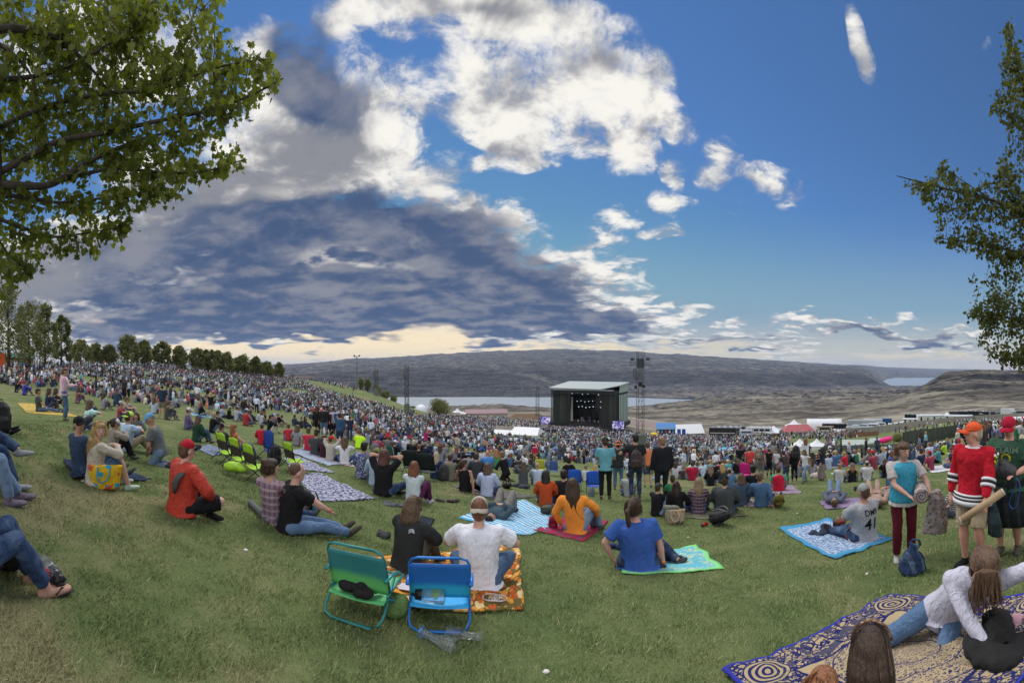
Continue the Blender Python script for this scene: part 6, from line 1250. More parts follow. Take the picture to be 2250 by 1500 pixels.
def copy_person(src, loc, rz, cols, label, group, sc):
    r = src.copy(); C.objects.link(r); r.location = loc; r.rotation_euler = (0, 0, rz); r.scale = (sc, sc, sc); r['label'] = label; r['group'] = group; r.color = (*cols['skin'], 1)
    for ch in src.children:
        c = ch.copy(); C.objects.link(c); c.parent = r; n = c.name.split('.')[0]
        k = {'hair': 'hair', 'cap': 'hat', 'beanie': 'hat', 'hood': 'top', 'sun_hat': 'hat', 'shoe': 'shoe', 'trousers': 'bot', 'shorts': 'bot', 'skirt': 'bot'}.get(n, 'top'); c.color = (*cols[k], 1)
        for g in ch.children: d = g.copy(); C.objects.link(d); d.parent = c; d.color = (*cols[k], 1)
    return r
# prototypes are themselves members of the crowd: the first copy of each kind is the prototype
PROTO_SPEC = [('cross', dict(hair='short'), 'short hair'), ('cross', dict(hair='long', sleeve='long'), 'long hair'), ('up', dict(hair='mid', wr='hug'), 'bobbed hair'), ('cross', dict(hair='short', hat='cap', sleeve='short'), 'cap'),
 ('up', dict(hair='short', hat='capback', sleeve='short', wr='hug'), 'backward cap'), ('cross', dict(hair='pony', sleeve='tank'), 'ponytail'), ('straight', dict(hair='short', sleeve='long', wr='back'), 'short hair'), ('cross', dict(hair='short', hood=True, sleeve='long', hat='hoodup'), 'hood up'),
 ('stand', dict(hair='short'), 'short hair'), ('stand', dict(hair='long', sleeve='long', wr='folded'), 'long hair'), ('walk', dict(hair='short', hat='cap', sleeve='long'), 'cap'), ('stand', dict(hair='mid', sleeve='tank', wr='holdup', legs='short'), 'bobbed hair'), ('chair', dict(hair='short', hat='sunhat', sleeve='long'), 'sun hat'), ('cross', dict(hair='bun', sleeve='long', w=1.2), 'hair in a bun')]
LAND = [(20,'near the left tree trunks'),(110,'left of the pink shirt'),(200,'behind the mint t-shirt'),(290,'behind the lime cap'),(370,'near the standing navy t-shirt'),(450,'behind the green hoodie'),(530,'behind the lime chairs'),(610,'beyond the blue camp chair'),(680,'left of the group in black'),(770,'beyond the neon shirt'),(850,'beyond the dark green chair'),(930,'beyond the black recliners'),(1010,'left of the white canopies'),(1090,'below the white canopies'),(1170,'near the red hoodie'),(1250,'in line with the stage'),(1330,'behind the teal t-shirt'),(1420,'around the delay tower foot'),(1500,'below the blue awning'),(1580,'behind the dark grey sweatshirt'),(1650,'left of the coral t-shirt man'),(1740,'below the twin tent'),(1820,'right of the long skirt'),(1900,'behind the cream cap'),(1980,'behind the turquoise vest'),(2070,'left of the hockey jersey'),(2170,'behind the hockey jersey'),(2240,'at the far right edge')]
taken = [(o.location.x, o.location.y) for o in C.objects if o.get('category') in ('person', 'camp chair', 'folding chair')]
cand = []
rs = np.random.default_rng(3)
dd = 11.
rowi = 0
pts = []
for gx in np.arange(-170, 210, 1.22):
    for gy in np.arange(-4, 215, 1.22): pts.append((gx, gy))
pts = np.array(pts) + rs.uniform(-.42, .42, (len(pts), 2))
d_ = np.hypot(pts[:, 0], pts[:, 1]); px_ = np.arctan2(pts[:, 0], pts[:, 1]) * K + X0; keep = (d_ > 11) & (d_ < 212) & (px_ > -45) & (px_ < 2295); pts, d_, px_ = pts[keep], d_[keep], px_[keep]
z_ = gz(pts[:, 0], pts[:, 1]); py_ = HY - z_ / d_ * K
lo_ = np.interp(px_, [p[0] for p in LOWB], [p[1] for p in LOWB]); up_ = np.interp(px_, [p[0] for p in UPB], [p[1] for p in UPB])
keep = (py_ < lo_) & (py_ > up_)
patch = fbm(pts, 3, 1 / 9.)                              # loose clumps and paths on the nearer lawn
near_f = np.clip((d_ - 14) / 30, 0, 1); keep &= (rs.random(len(pts)) < .74 + .20 * near_f) & (patch > -.31 + .05 * (1 - near_f))
aisle = (np.abs(py_ - np.interp(px_, [1100, 1300, 1500, 1700, 2000], [1000, 996, 1000, 1002, 996])) < 2.5) & (px_ > 1380); keep &= ~(aisle & (rs.random(len(pts)) < .6))
TENTZ = [(1086, 1186, 935, 962), (1736, 1818, 950, 1003), (1838, 1990, 955, 1000)]
for a0, a1, b0, b1 in TENTZ: keep &= ~((px_ > a0) & (px_ < a1) & (py_ > b0) & (py_ < b1))
for tx, ty in taken: keep &= np.hypot(pts[:, 0] - tx, pts[:, 1] - ty) > .8
pts, d_, px_, py_, z_ = pts[keep], d_[keep], px_[keep], py_[keep], z_[keep]
order = np.argsort(d_); NEARN = max(0, 298 - len([1 for o in C.objects if o.get('category') == 'person']))
sel, rest = order[:NEARN], order[NEARN:]
protos = []; used = set()
for k, i in enumerate(sel):
    x, y, z, px = float(pts[i, 0]), float(pts[i, 1]), float(z_[i]), float(px_[i])
    stand_p = .16 if 1380 < px else .07
    pi = int(rs.choice([8, 9, 10, 11])) if rs.random() < stand_p else int(rs.choice([0, 0, 1, 1, 2, 3, 3, 4, 5, 6, 7, 12, 13]))
    kindn = PROTO_SPEC[pi][2]; pose = PROTO_SPEC[pi][0]; land = min(LAND, key=lambda q: abs(q[0] - px))[1]; verb = {'stand': 'standing', 'walk': 'walking', 'chair': 'person in a low seat,'}.get(pose, 'seated')
    for tr in range(60):
        ci = int(rs.choice(len(TC), p=TWT)); hi = int(rs.integers(len(HCs))); bi = int(rs.integers(len(BC)))
        hcn = '' if kindn in ('hood up',) else HN[hi] + ' '
        hatn = int(rs.choice([3, 0, 8, 16, 6, 4, 12]))
        desc = ('%s %s' % (TN[hatn], kindn)) if 'cap' in kindn or 'hat' in kindn else hcn + kindn
        lab = '%s person in %s top, %s, %s' % (verb, TN[ci], desc, land) if verb != 'person in a low seat,' else 'person in low seat, %s top, %s, %s' % (TN[ci], desc, land)
        if lab not in used and len(re.findall(r"[A-Za-z0-9'-]+", lab.replace('-', ' '))) <= 16: break
    used.add(lab)
    lo = (px - X0) / K; tgt = Vector((38, 190, 0)) - Vector((x, y, 0)); rz = math.atan2(-tgt.x, tgt.y) + float(rs.normal(0, .35)) + (float(rs.uniform(-2, 2)) if pose in ('stand', 'walk') else 0)
    sc = float(rs.uniform(.95, 1.08)); v_ = float(rs.uniform(.8, 1.2))
    cols = dict(top=tuple(c * v_ for c in TC[ci]), bot=BC[bi], hair=HCs[hi], hat=TC[hatn], skin=[SK, SKT, SKP, SKP, SKD][int(rs.integers(5))] if rs.random() < .5 else SK, shoe=(.1, .1, .1))
    src = protos[[p[0] for p in protos].index(pi)][1] if pi in [p[0] for p in protos] else None
    if src is None:
        kw = dict(PROTO_SPEC[pi][1]); b_ = person((x, y, z), rz, pose, label=lab, group='people across the middle of the lawn', s=sc, vox=.026, slope=-.13, top=cols['top'], bottom=cols['bot'], hc=cols['hair'], hatc=cols['hat'], skin=cols['skin'], w=kw.pop('w', 1.08), **kw)['body']
        for ch in b_.children: pass
        protos.append((pi, b_))
    else: copy_person(src, (x, y, z), rz, cols, lab, 'people across the middle of the lawn', sc)
BLC = [('red plaid', (.30, .03, .05)), ('navy', (.03, .05, .14)), ('white and blue', (.42, .47, .58)), ('sage green', (.16, .24, .13)), ('grey', (.22, .23, .25)), ('purple', (.13, .08, .20)), ('turquoise', (.08, .32, .38)), ('tan', (.34, .28, .2))]
ub = set()
for i in sel[::5]:
    x, y, px = float(pts[i, 0]), float(pts[i, 1]), float(px_[i]); land = min(LAND, key=lambda q: abs(q[0] - px))[1]
    nm, c = BLC[int(rs.integers(len(BLC)))]; lab = '%s blanket spread under seated people %s' % (nm, land)
    if lab in ub or len(ub) > 44: continue
    ub.add(lab); a = rs.uniform(-.5, .5) - (px - X0) / K; u = Vector((math.cos(a), math.sin(a), 0)) * rs.uniform(.7, 1.1); v = Vector((-math.sin(a), math.cos(a), 0)) * rs.uniform(.6, .9); o = Vector((x, y, 0)) + u * rs.uniform(-.3, .3)
    blanket('picnic_blanket', [(o - u - v, 0), (o + u - v, 0), (o + u + v, 0), (o - u + v, 0)], MATS.get('bl_' + nm) or MATS.setdefault('bl_' + nm, pattern_mat('bl_' + nm, ('plaid', 'blotch', 'zig')[len(ub) % 3], [c, tuple(min(.6, k * 1.7 + .05) for k in c), (.5, .48, .46)], 7)), lab, n=8, group='blankets across the middle of the lawn')
# ---- everybody farther away reads as one mass
def far_person(stand, long_hair, hat):
    V = []; F = []; G = []
    def ring(c, rx, ry, n=6): 
        b = len(V)
        for k in range(n): a = 2 * math.pi * k / n; V.append((c[0] + rx * math.cos(a), c[1] + ry * math.sin(a), c[2]))
        return b
    def tubef(rs_, g, n=6):
        bs = []
        for c, rx, ry in rs_: bs.append(ring(c, rx, ry, n)); G.extend([g] * n)
        for a, b in zip(bs[:-1], bs[1:]):
            for k in range(n): F.append((a + k, a + (k + 1) % n, b + (k + 1) % n, b + k))
        F.append(tuple(bs[-1] + k for k in range(4)) ); F.append((bs[-1], bs[-1] + 3, bs[-1] + 4, bs[-1] + 5))
    o = .80 if stand else 0.
    tubef([((0, 0, o + .02), .19, .15), ((0, 0, o + .25), .16, .13), ((0, .02, o + .45), .22, .14), ((0, .02, o + .56), .20, .11), ((0, .02, o + .61), .07, .07)], 0)
    for s in (-1, 1): tubef([((s * .26, .10 if not stand else .02, o + .12), .045, .045), ((s * .27, .02, o + .32), .055, .05), ((s * .21, .02, o + .55), .06, .06)], 0 if long_hair or s > 0 else 0)
    for s in (-1, 1): tubef([((s * .2, .22, o + .1), .045, .045), ((s * .26, .10, o + .14), .04, .04)], 3)
    tubef([((0, .03, o + .58), .055, .055), ((0, .03, o + .66), .05, .055), ((0, .045, o + .70), .075, .085), ((0, .04, o + .79), .07, .085)], 3)
    tubef([((0, -.005, o + (.48 if long_hair else .68)), .07 if long_hair else .08, .05 if long_hair else .08), ((0, .0, o + .70), .088, .092), ((0, .012, o + .80), .092, .105), ((0, .02, o + .87), .06, .07), ((0, .02, o + .89), .02, .02)], 4 if hat else 2)
    if stand:
        for s in (-1, 1): tubef([((s * .11, 0, .0), .05, .08), ((s * .11, 0, .45), .07, .07), ((s * .09, 0, .86), .10, .11)], 1)
    else:
        for s in (-1, 1): tubef([((s * .2, .42, .0), .05, .09), ((s * .18, .40, .28), .075, .07), ((s * .17, .30, .34), .08, .06)], 1); tubef([((s * .12, .02, .06), .10, .09), ((s * .17, .24, .20), .09, .08), ((s * .18, .40, .30), .07, .06)], 1)
    return np.array(V), np.array([f if len(f) == 4 else f for f in F]), np.array(G)
def crowd_mesh(P3, name, label_kind, stand_frac, seed):
    r = np.random.default_rng(seed); temps = [far_person(s, l, h) for s in (0, 1) for l in (0, 1) for h in (0, 1)]; Vs = []; Fs = []; Cs = []; base = 0
    n = len(P3); st = r.random(n) < stand_frac; lh = r.random(n) < .4; ht = r.random(n) < .3; ti = st * 4 + lh * 2 + ht
    tgt = np.array([38, 190]); rz = np.arctan2(-(tgt[0] - P3[:, 0]), tgt[1] - P3[:, 1]) + r.normal(0, .5, n); sc = r.uniform(.88, 1.12, n)
    TCa = np.array(TC); TCa = (TCa * .75 + TCa.mean(1, keepdims=True) * .25) * 1.25 + .012; BCa = np.array(BC + [(.013, .013, .016), (.025, .04, .09)]); HCa = np.array(HCs); SKa = np.array([SK, SKT, SKP]); top = TCa[r.choice(len(TC), n, p=TWT)] * r.uniform(.7, 1.25, (n, 1)); bot = BCa[r.integers(len(BCa), size=n)]; hr = HCa[r.integers(6, size=n)]; sk = SKa[r.integers(3, size=n)]; hat = TCa[r.choice(len(TC), n, p=TWT)]
    for q in range(8):
        idx = np.nonzero(ti == q)[0]
        if not len(idx): continue
        V, F, G = temps[q]; c, s = np.cos(rz[idx]), np.sin(rz[idx]); W = V[None] * sc[idx, None, None]
        X = W[..., 0] * c[:, None] - W[..., 1] * s[:, None] + P3[idx, 0, None]; Y = W[..., 0] * s[:, None] + W[..., 1] * c[:, None] + P3[idx, 1, None]; Z = W[..., 2] + P3[idx, 2, None]
        Vs.append(np.stack([X, Y, Z], -1).reshape(-1, 3)); pal = np.stack([top[idx], bot[idx], hr[idx], sk[idx], hat[idx]], 1); Cs.append(pal[:, G].reshape(-1, 3))
        Fs.append((F[None] + (np.arange(len(idx)) * len(V))[:, None, None]).reshape(-1, 4) + base); base += len(idx) * len(V)
    o = mesh_obj(name, np.concatenate(Vs), np.concatenate(Fs), mat('crowd_cloth', attr=True, var=.15, vs=6., rough=.9, spec=.1), smooth=True, col=np.concatenate(Cs)); tag(o, kind='stuff'); return o
RP = np.stack([pts[rest, 0], pts[rest, 1], z_[rest]], 1)
crowd_mesh(RP, 'crowd', None, .14, 5)
# denser standing crowd in the pit, on the concourse and below the right-hand lawn
def scatter(poly_px, n, seed):
    r = np.random.default_rng(seed); out = []
    xs = [p[0] for p in poly_px]; ys = [p[1] for p in poly_px]
    tries = 0
    while len(out) < n and tries < n * 40:
        tries += 1; x, y = r.uniform(min(xs), max(xs)), r.uniform(min(ys), max(ys)); ins = False; j = len(poly_px) - 1
        for i in range(len(poly_px)):
            if (ys[i] > y) != (ys[j] > y) and x < (xs[j] - xs[i]) * (y - ys[i]) / (ys[j] - ys[i]) + xs[i]: ins = not ins
            j = i
        if ins: out.append((x, y))
    P_ = []
    for x, y in out: P_.append(tuple(at(x, y)))
    return np.array(P_)
parts_ = [scatter([(1190, 941), (1320, 944), (1318, 952), (1185, 950)], 520, 1), scatter([(1020, 914), (1190, 926), (1180, 945), (1090, 935), (990, 925)], 420, 2), scatter([(1400, 957), (1560, 962), (1700, 958), (1700, 972), (1380, 975)], 520, 3),
          scatter([(1720, 945), (1880, 944), (1900, 958), (1840, 968), (1700, 962)], 420, 4), scatter([(1885, 928), (2250, 925), (2250, 950), (1990, 958), (1890, 945)], 150, 6), scatter([(640, 820), (720, 826), (800, 850), (780, 860), (660, 832)], 150, 7), scatter([(2095, 925), (2250, 930), (2250, 985), (2100, 985)], 420, 8), scatter([(-30, 800), (160, 802), (250, 806), (120, 812), (-30, 815)], 160, 9)]
crowd_mesh(np.concatenate(parts_), 'standing_crowd', None, .75, 9)

# ------------------------------------------------------------ the venue on the valley floor
WHT = mat('white_membrane', (.62, .63, .66), .6, var=.05, vs=2., bump=.3, bs=3.); MET = mat('dark_steel', (.06, .066, .07), .5, .6, var=.1); MGY = mat('grey_metal_roof', (.27, .31, .31), .5, .2, var=.06, vs=1.)
GLASS = mat('dark_glass', (.015, .018, .022), .1, var=0, spec=.6); TYRE = mat('tyre', (.012, .012, .012), .8, var=.05); OLV = mat('dark_scrim', (.018, .024, .02), .9, var=.2, vs=2.)
def place(name, px, py=None, d=None, face=0., label=None, cat=None, group=None):
    L = at(px, py) if d is None else at(px, d=d)
    return empty(name, L, -((px - X0) / K + R(face)), label, cat, group)
def truss(q, a, b, w, r=.03, seg=None, n=4):
    """square lattice mast or beam between two points"""
    a, b = Vector(a), Vector(b); d = b - a; L = d.length; d = d / L; s = Vector((1, 0, 0)) if abs(d.x) < .7 else Vector((0, 0, 1)); s = (s - d * s.dot(d)).normalized(); u = d.cross(s); h = w / 2
    cs = [s * h + u * h, -s * h + u * h, -s * h - u * h, s * h - u * h]
    for c in cs: q.bar(a + c, b + c, r * 1.5)
    m = seg or max(2, int(L / (w * 1.3)))
    for i in range(m):
        p, p2 = a + d * (L * i / m), a + d * (L * (i + 1) / m)
        for k in range(4):
            c, c2 = cs[k], cs[(k + 1) % 4]; q.bar(p + c, p2 + c2, r) if i % 2 else q.bar(p + c2, p2 + c, r); q.bar(p + c, p + c2, r)
    return q
def mkmat_rib(name, c, c2, sc, axis=0):
    m = bpy.data.materials.new(name); m.use_nodes = True; nt = m.node_tree; t = NT(nt); b = nt.nodes['Principled BSDF']; x = t.sep(nt.nodes.new('ShaderNodeTexCoord').outputs['Object'])[axis]
    nt.links.new(t.mix(t.mr(t.m('SINE', t.m('MULTIPLY', x, sc)), -.1, .3), (*c, 1), (*c2, 1)), b.inputs['Base Color']); b.inputs['Roughness'].default_value = .6; return m
# ---- the stage
st = place('concert_stage', 1285, d=192, face=20, label='open-air concert stage with flat pale roof and dark side walls', cat='stage'); Wd, Dp, Ht = 34., 19., 21.5
q = MB(); hw = Wd / 2
q.add([(-hw - .8, -3.5, Ht - 2.6), (hw - 8, -3.5, Ht - 2.9), (hw + 1, 2, Ht - 1.0), (hw + 1, Dp, Ht - .2), (-hw + 1, Dp, Ht), (-hw - .8, -3.5, Ht - 2.2), (hw - 8, -3.5, Ht - 2.5), (hw + 1, 2, Ht - .6), (hw + 1, Dp, Ht + .2), (-hw + 1, Dp, Ht + .4)],
      [(0, 1, 2, 3, 4), (9, 8, 7, 6, 5), (0, 5, 6, 1), (1, 6, 7, 2), (2, 7, 8, 3), (3, 8, 9, 4), (4, 9, 5, 0)]).build('roof', MGY, st)
q = MB(); q.box((0, Dp, Ht / 2 - .3), (Wd, .4, Ht - 1.4)); q.build('back_wall', OLV, st)
for k in range(5): MB().box((-hw + 1.1 + k * 1.75, -.2 - .08 * (k % 2), 9), (1.7, .3, 16.5)).build('scrim_panel', mat('scrim_%d' % (k % 3), ((.035, .042, .034), (.026, .033, .027), (.042, .048, .038))[k % 3], .9), st)
for k in range(4): MB().box((hw - 7.2 + k * 1.75, -.2 - .08 * (k % 2), 9), (1.7, .3, 16.5)).build('scrim_panel', mat('scrim_%d' % (k % 3), (0, 0, 0)), st)
MB().box((-hw, Dp / 2, 9.2), (.4, Dp - .6, 17)).build('side_wall', OLV, st); MB().box((hw, Dp / 2, 9.2), (.3, Dp - .6, 17)).build('side_wall', OLV, st)
for k in range(6): MB().box((hw + .35, 1.4 + k * 2.95, 8.7), (.18, 1.35, 14.6)).build('louvre', mat('pale_louvre', (.32, .42, .37), .7, var=.1, vs=1.), st)
q = MB(); q.add([(hw + .25, .6, 17), (hw + .25, Dp, 17), (hw + .25, Dp, Ht - .6), (hw + .25, 2, Ht - 1.3)], [(0, 1, 2, 3)]); q.build('gable_panel', mat('pale_gable', (.25, .32, .28), .7, var=.1, vs=1.), st)
MB().box((0, Dp / 2 - 1.5, .9), (Wd + 3, Dp + 3, 1.8)).build('deck', mat('stage_deck', (.02, .02, .022), .7), st)
for z_, w_, y_ in ((Ht - 4.2, Wd, -2.2), (Ht - 4.2, Wd, 6), (12.6, 17, 10), (9.6, 15, 11), (17.0, 18, 5)):
    q = MB(); truss(q, (-w_ / 2, y_, z_), (w_ / 2, y_, z_), 1.2, .12); q.build('lighting_truss', MET, st)
for x_ in (-hw + .4, hw - 8.2, hw - .4, -hw + 9.6):
    q = MB(); truss(q, (x_, -2.2, 1.8), (x_, -2.2, Ht - 3.4), .9, .09); q.build('tower_leg', MET, st)
MB().box((0, -2.9, Ht - 3.1), (Wd - 3, .5, .35)).build('front_rail', mat('pale_truss', (.32, .34, .36), .6), st)
lm = mat('stage_lamp', (.8, .85, 1.), .4, emit=((.8, .9, 1.), 2.5), var=0); rr = random.Random(4)
for z_, n_, w_, y_ in ((16.2, 7, 17, 4.6), (12.0, 8, 15, 9.3), (9.0, 8, 14, 10.3)):
    for k in range(n_):
        p = ((k / (n_ - 1) - .5) * w_, y_, z_ + .3 * math.sin(k * 2.1)); MB().box(p, (.34, .4, .45)).build('spotlight', MET, st)
        MB().ball((p[0], p[1] - .35, p[2] - .1), (.10, .06, .10), 8, 6).build('lit_lens', lm, st)
for k in range(7): MB().box(((k - 3) * 2.3, 13 + .3 * (k % 2), 9.3), (2.2, .25, 13.)).build('curtain', mat('curtain_%d' % (k % 2), ((.022, .026, .024), (.035, .04, .036))[k % 2], .95), st)
for x_ in (-7.4, 7.4):
    for k in range(8): MB().box((x_, -1.6 - .03 * k * k, 15.4 - k * .95), (1.6, 1.1, .85)).build('line_array_speaker', mat('speaker_black', (.015, .015, .016), .7), st)
for x_, h_, y_ in ((-6, 1.4, 3), (-3.5, 2.2, 6), (0, 2.6, 7), (3, 1.8, 5), (6, 1.3, 4), (-1.5, 1.1, 2), (8, 2.0, 7)):
    q = MB().box((x_, y_, 1.8 + h_ / 2), (1.5, 1, h_)); q.build('amplifier', mat('amp_%d' % (int(h_ * 10) % 3), ((.03, .03, .035), (.16, .14, .12), (.05, .04, .06))[int(h_ * 10) % 3], .6), st)
MB().box((-hw + 9.3, 2, 8.5), (1.0, .6, 12)).build('lit_column', mat('lit_cloth', (.5, .48, .42), .7), st)  # upright in one even pale cloth colour
for k, (x_, y_, c) in enumerate(((-4, 1.2, W_), (-1, 1.6, (.1, .3, .6)), (.6, .2, BK), (2.2, 1.5, (.35, .1, .3)), (4.6, 1.8, W_), (-7, 2.5, BK))):
    p = st.matrix_basis @ Vector((x_, y_, 1.82)); q_ = person(p, st.rotation_euler[2] + math.pi, 'stand', label='musician %s on the stage' % ('in white at the left', 'in blue left of centre', 'in black at the front centre', 'in purple right of centre', 'in white at the right', 'in black at the far left end')[k], group='band on stage', top=c, sleeve='long', bottom=BK, vox=.06, slope=0., fold=0.)
def led(px, d, wpx, y0, y1, label):
    w, h = wpx / K * d, (y1 - y0) / K * d; L = at(px, y1, d); t = empty('video_screen', L, -((px - X0) / K), label, 'screen'); MB().box((0, .3, h / 2), (w + .5, .6, h + .5)).build('housing', MET, t)
    m = bpy.data.materials.new('led'); m.use_nodes = True; nt = m.node_tree; t_ = NT(nt); b = nt.nodes['Principled BSDF']; co = nt.nodes.new('ShaderNodeTexCoord').outputs['Object']
    n = t_.noise(t_.vm('ADD', co, (px * .1, 0, 0)), .75, 3, .5, 1.2); c = t_.ramp(n, [(.3, (.01, .01, .06)), (.46, (.05, .08, .35)), (.54, (.35, .25, .55)), (.62, (.75, .7, .8))]); nt.links.new(c, b.inputs['Emission Color']); b.inputs['Emission Strength'].default_value = .45; b.inputs['Base Color'].default_value = (.01, .01, .01, 1)
    MB().box((0, -.03, h / 2), (w, .06, h)).build('screen', m, t)
    for k in (-1, 1): MB().bar((k * w / 2, .3, -4), (k * w / 2, .3, 0), .3).build('leg', MET, t)
led(1198, 186, 22, 915, 931, 'video screen left of the stage showing the band in blue'); led(1358, 183, 26, 925, 942, 'video screen right of the stage showing a face')
q = MB()
for k in range(34): a_ = at(1180 + k * 6, 950); b_ = at(1186 + k * 6, 950); q.bar(a_ + Vector((0, 0, .6)), b_ + Vector((0, 0, .6)), .12, 1.2)
tag(q.build('pit_barrier', mat('barrier', (.02, .022, .025), .8), None), 'dark crowd barrier wall in front of the stage', 'barrier')
# ---- towers
def tower(px, d, ytop, wpx, label, arm=0., arrays=(), base=0., side=1):
    t = place('delay_tower', px, d=d, face=20, label=label, cat='tower'); H = -(ytop - HY) / K * d - t.location.z; w = wpx / K * d
    q = MB(); truss(q, (0, 0, base), (0, 0, H), w, .045 if d < 100 else .07); q.build('mast', MET, t)
    if base: MB().box((0, 0, base / 2), (w * 1.35, w * 1.35, base)).build('base_box', mat('base_green', (.10, .13, .10), .8), t)
    if arm:
        za = H - H * .12; q = MB(); truss(q, (-arm, 0, za), (arm, 0, za), w * .6, .04); q.build('cross_arm', MET, t)
        for k in (-1, 1): MB().box((k * arm * .75, -.2, za + w * .7), (w * .55, w * .4, w * .45)).build('floodlight', MET, t)
        MB().box((0, 0, za), (w * .9, w * .9, w * 1.6)).build('hoist', MET, t)
    for (x_, z_, n_) in arrays:
        for k in range(n_): MB().box((x_ * w, -w * .55 + .01 * k * k, H - z_ * H - k * .31), (w * .6, .5, .29)).build('line_array_speaker', mat('speaker_grey', (.11, .115, .12), .6), t)
    return t, H, w
t, H, w = tower(1407, 88, 772, 13, 'tall lattice delay tower with loudspeakers right of the stage', 2.45, ((-.75, .18, 8), (.25, .18, 8)), 3.6)
for x_, z_, s_ in ((-.7, .36, .5), (.15, .33, .8), (.75, .35, .5)): MB().box((x_ * w, -.5, H * (1 - z_)), (s_, .5, s_ * 1.2)).build('loudspeaker', mat('speaker_black', (.015, .015, .016), .7), t)
tower(894, 118, 803, 7, 'lattice loudspeaker mast left of the bush, the taller of two', 0, ((-.85, .09, 9), (-.35, .09, 9)), 3.); tower(827, 150, 811, 6, 'lattice loudspeaker mast by the green bank, the shorter of two', 0, ((-.9, .10, 8), (-.4, .10, 8)), 3.)
tower(1181, 226, 848, 6, 'thin lattice mast just left of the stage', 0, ((0, .02, 6),), 0)
t = place('light_pole', 784, d=158, label='slim light pole on the crest of the green bank', cat='light pole'); H = 27 / K * 158 - t.location.z; MB().loft([(0, 0, -.5), (0, 0, H)], [.22, .12], 8).build('pole', mat('pole_grey', (.12, .13, .14), .5), t); MB().box((0, 0, H), (2.4, .25, .25)).build('crossbar', MET, t)
for k in (-1, 1): MB().box((k * 1.0, -.2, H + .3), (.7, .4, .5)).build('floodlight', MET, t)
# ---- tents
def gable(px, d, wpx, ytop, yeave, label, name='tent', cat='tent', depth=8., m=None, walls=None, face=0, over=.4, hip=0., posts=True, wall_h=None):
    t = place(name, px, d=d, face=face, label=label, cat=cat); w = wpx / K * d; zt, ze = [-(y - HY) / K * d - t.location.z for y in (ytop, yeave)]; h = w / 2 + over
    q = MB().add([(-h, -over, ze), (h, -over, ze), (h, depth + over, ze), (-h, depth + over, ze), (-h + hip, depth / 2, zt), (h - hip, depth / 2, zt)], [(0, 1, 5, 4), (2, 3, 4, 5), (1, 2, 5), (3, 0, 4), (0, 3, 2, 1)]); q.build('roof', m or WHT, t)
    if walls: MB().box((0, depth / 2, ze / 2 - .8), (w, depth, ze + 1.55)).build('wall', walls, t)
    elif posts:
        for x_ in (-w / 2, 0, w / 2):
            for y_ in (0, depth): MB().bar((x_, y_, -1.5), (x_, y_, ze), .12).build('post', MET, t)
    return t, w, ze, zt
def peak(px, d, wpx, ytop, yeave, label, n=1, wall=False, face=0, m=None, gap=None):
    t = place('peaked_tent', px, d=d, face=face, label=label, cat='tent'); w = wpx / K * d / n; zt, ze = [-(y - HY) / K * d - t.location.z for y in (ytop, yeave)]
    for k in range(n):
        cx = (k - (n - 1) / 2) * w; q = MB(); V = []; F = []; m_ = 7
        prof = [(1., 0.), (.72, .16), (.45, .36), (.22, .64), (.03, 1.)]
        for s_, z_ in prof:
            for i in range(16):
                a = 2 * math.pi * i / 16 + math.pi / 16; c, s2 = math.cos(a), math.sin(a); r_ = 1 / max(abs(c), abs(s2)); r_ = r_ * s_ + (1 - s_) * s_ * .0
                V.append((cx + c * r_ * w / 2 * .99, s2 * r_ * w / 2 * .99 + w / 2, ze + (zt - ze) * z_))
        for j in range(len(prof) - 1):
            for i in range(16): F.append((j * 16 + i, j * 16 + (i + 1) % 16, (j + 1) * 16 + (i + 1) % 16, (j + 1) * 16 + i))
        q.add(V, F); q.build('canopy', m or WHT, t, True); MB().loft([(cx, w / 2, zt - .2), (cx, w / 2, zt + .35)], .06, 6).build('finial', MET, t)
        for x_ in (-.48, .48):
            for y_ in (.02, .98): MB().bar((cx + x_ * w, y_ * w, -1.5), (cx + x_ * w, y_ * w, ze), .1).build('post', MET, t)
    if wall: MB().box((0, w * .5, ze / 2 - .7), (w * n * .97, w * .94, ze + 1.35)).build('wall', WHT, t)
    return t
gable(1150, 112, 60, 942, 955, 'large white canopy tent in the crowd below the stage', depth=7, face=18, hip=.5); gable(1104, 118, 44, 947, 957, 'smaller white canopy left of the large canopy', depth=5, face=20)
peak(1776, 62, 76, 966, 981, 'twin-peaked white tent in the crowd right of centre', 2, True); peak(1745, 188, 42, 924, 938, 'white peaked tent behind the red striped roof'); peak(2081, 214, 32, 907, 917, 'white peaked tent between the white office cabins')
peak(1005, 236, 20, 897, 906, 'small white peaked tent left of the long maroon roof'); peak(1018, 232, 14, 903, 909, 'tiny white tent by the long maroon roof')
gable(2238, 118, 52, 918, 930, 'white canopy tent at the right edge above the dark green t-shirt man', depth=6, face=-20, hip=.5); gable(2180, 150, 40, 926, 932, 'low grey-white canopy on the upper right lawn', depth=5, m=mat('grey_canopy', (.36, .38, .4), .7)); peak(2160, 212, 20, 902, 909, 'small white peaked tent right of the last black coach'); peak(1700, 186, 30, 937, 946, 'small white peaked tent left of the striped pavilion'); gable(1690, 176, 40, 946, 951, 'low white marquee in front of the white motorhomes', depth=4); gable(1850, 172, 36, 944, 950, 'white marquee in front of the long black coach', depth=4)
CG = mat('grey_green_canvas', (.34, .40, .38), .7, var=.06, vs=1.)
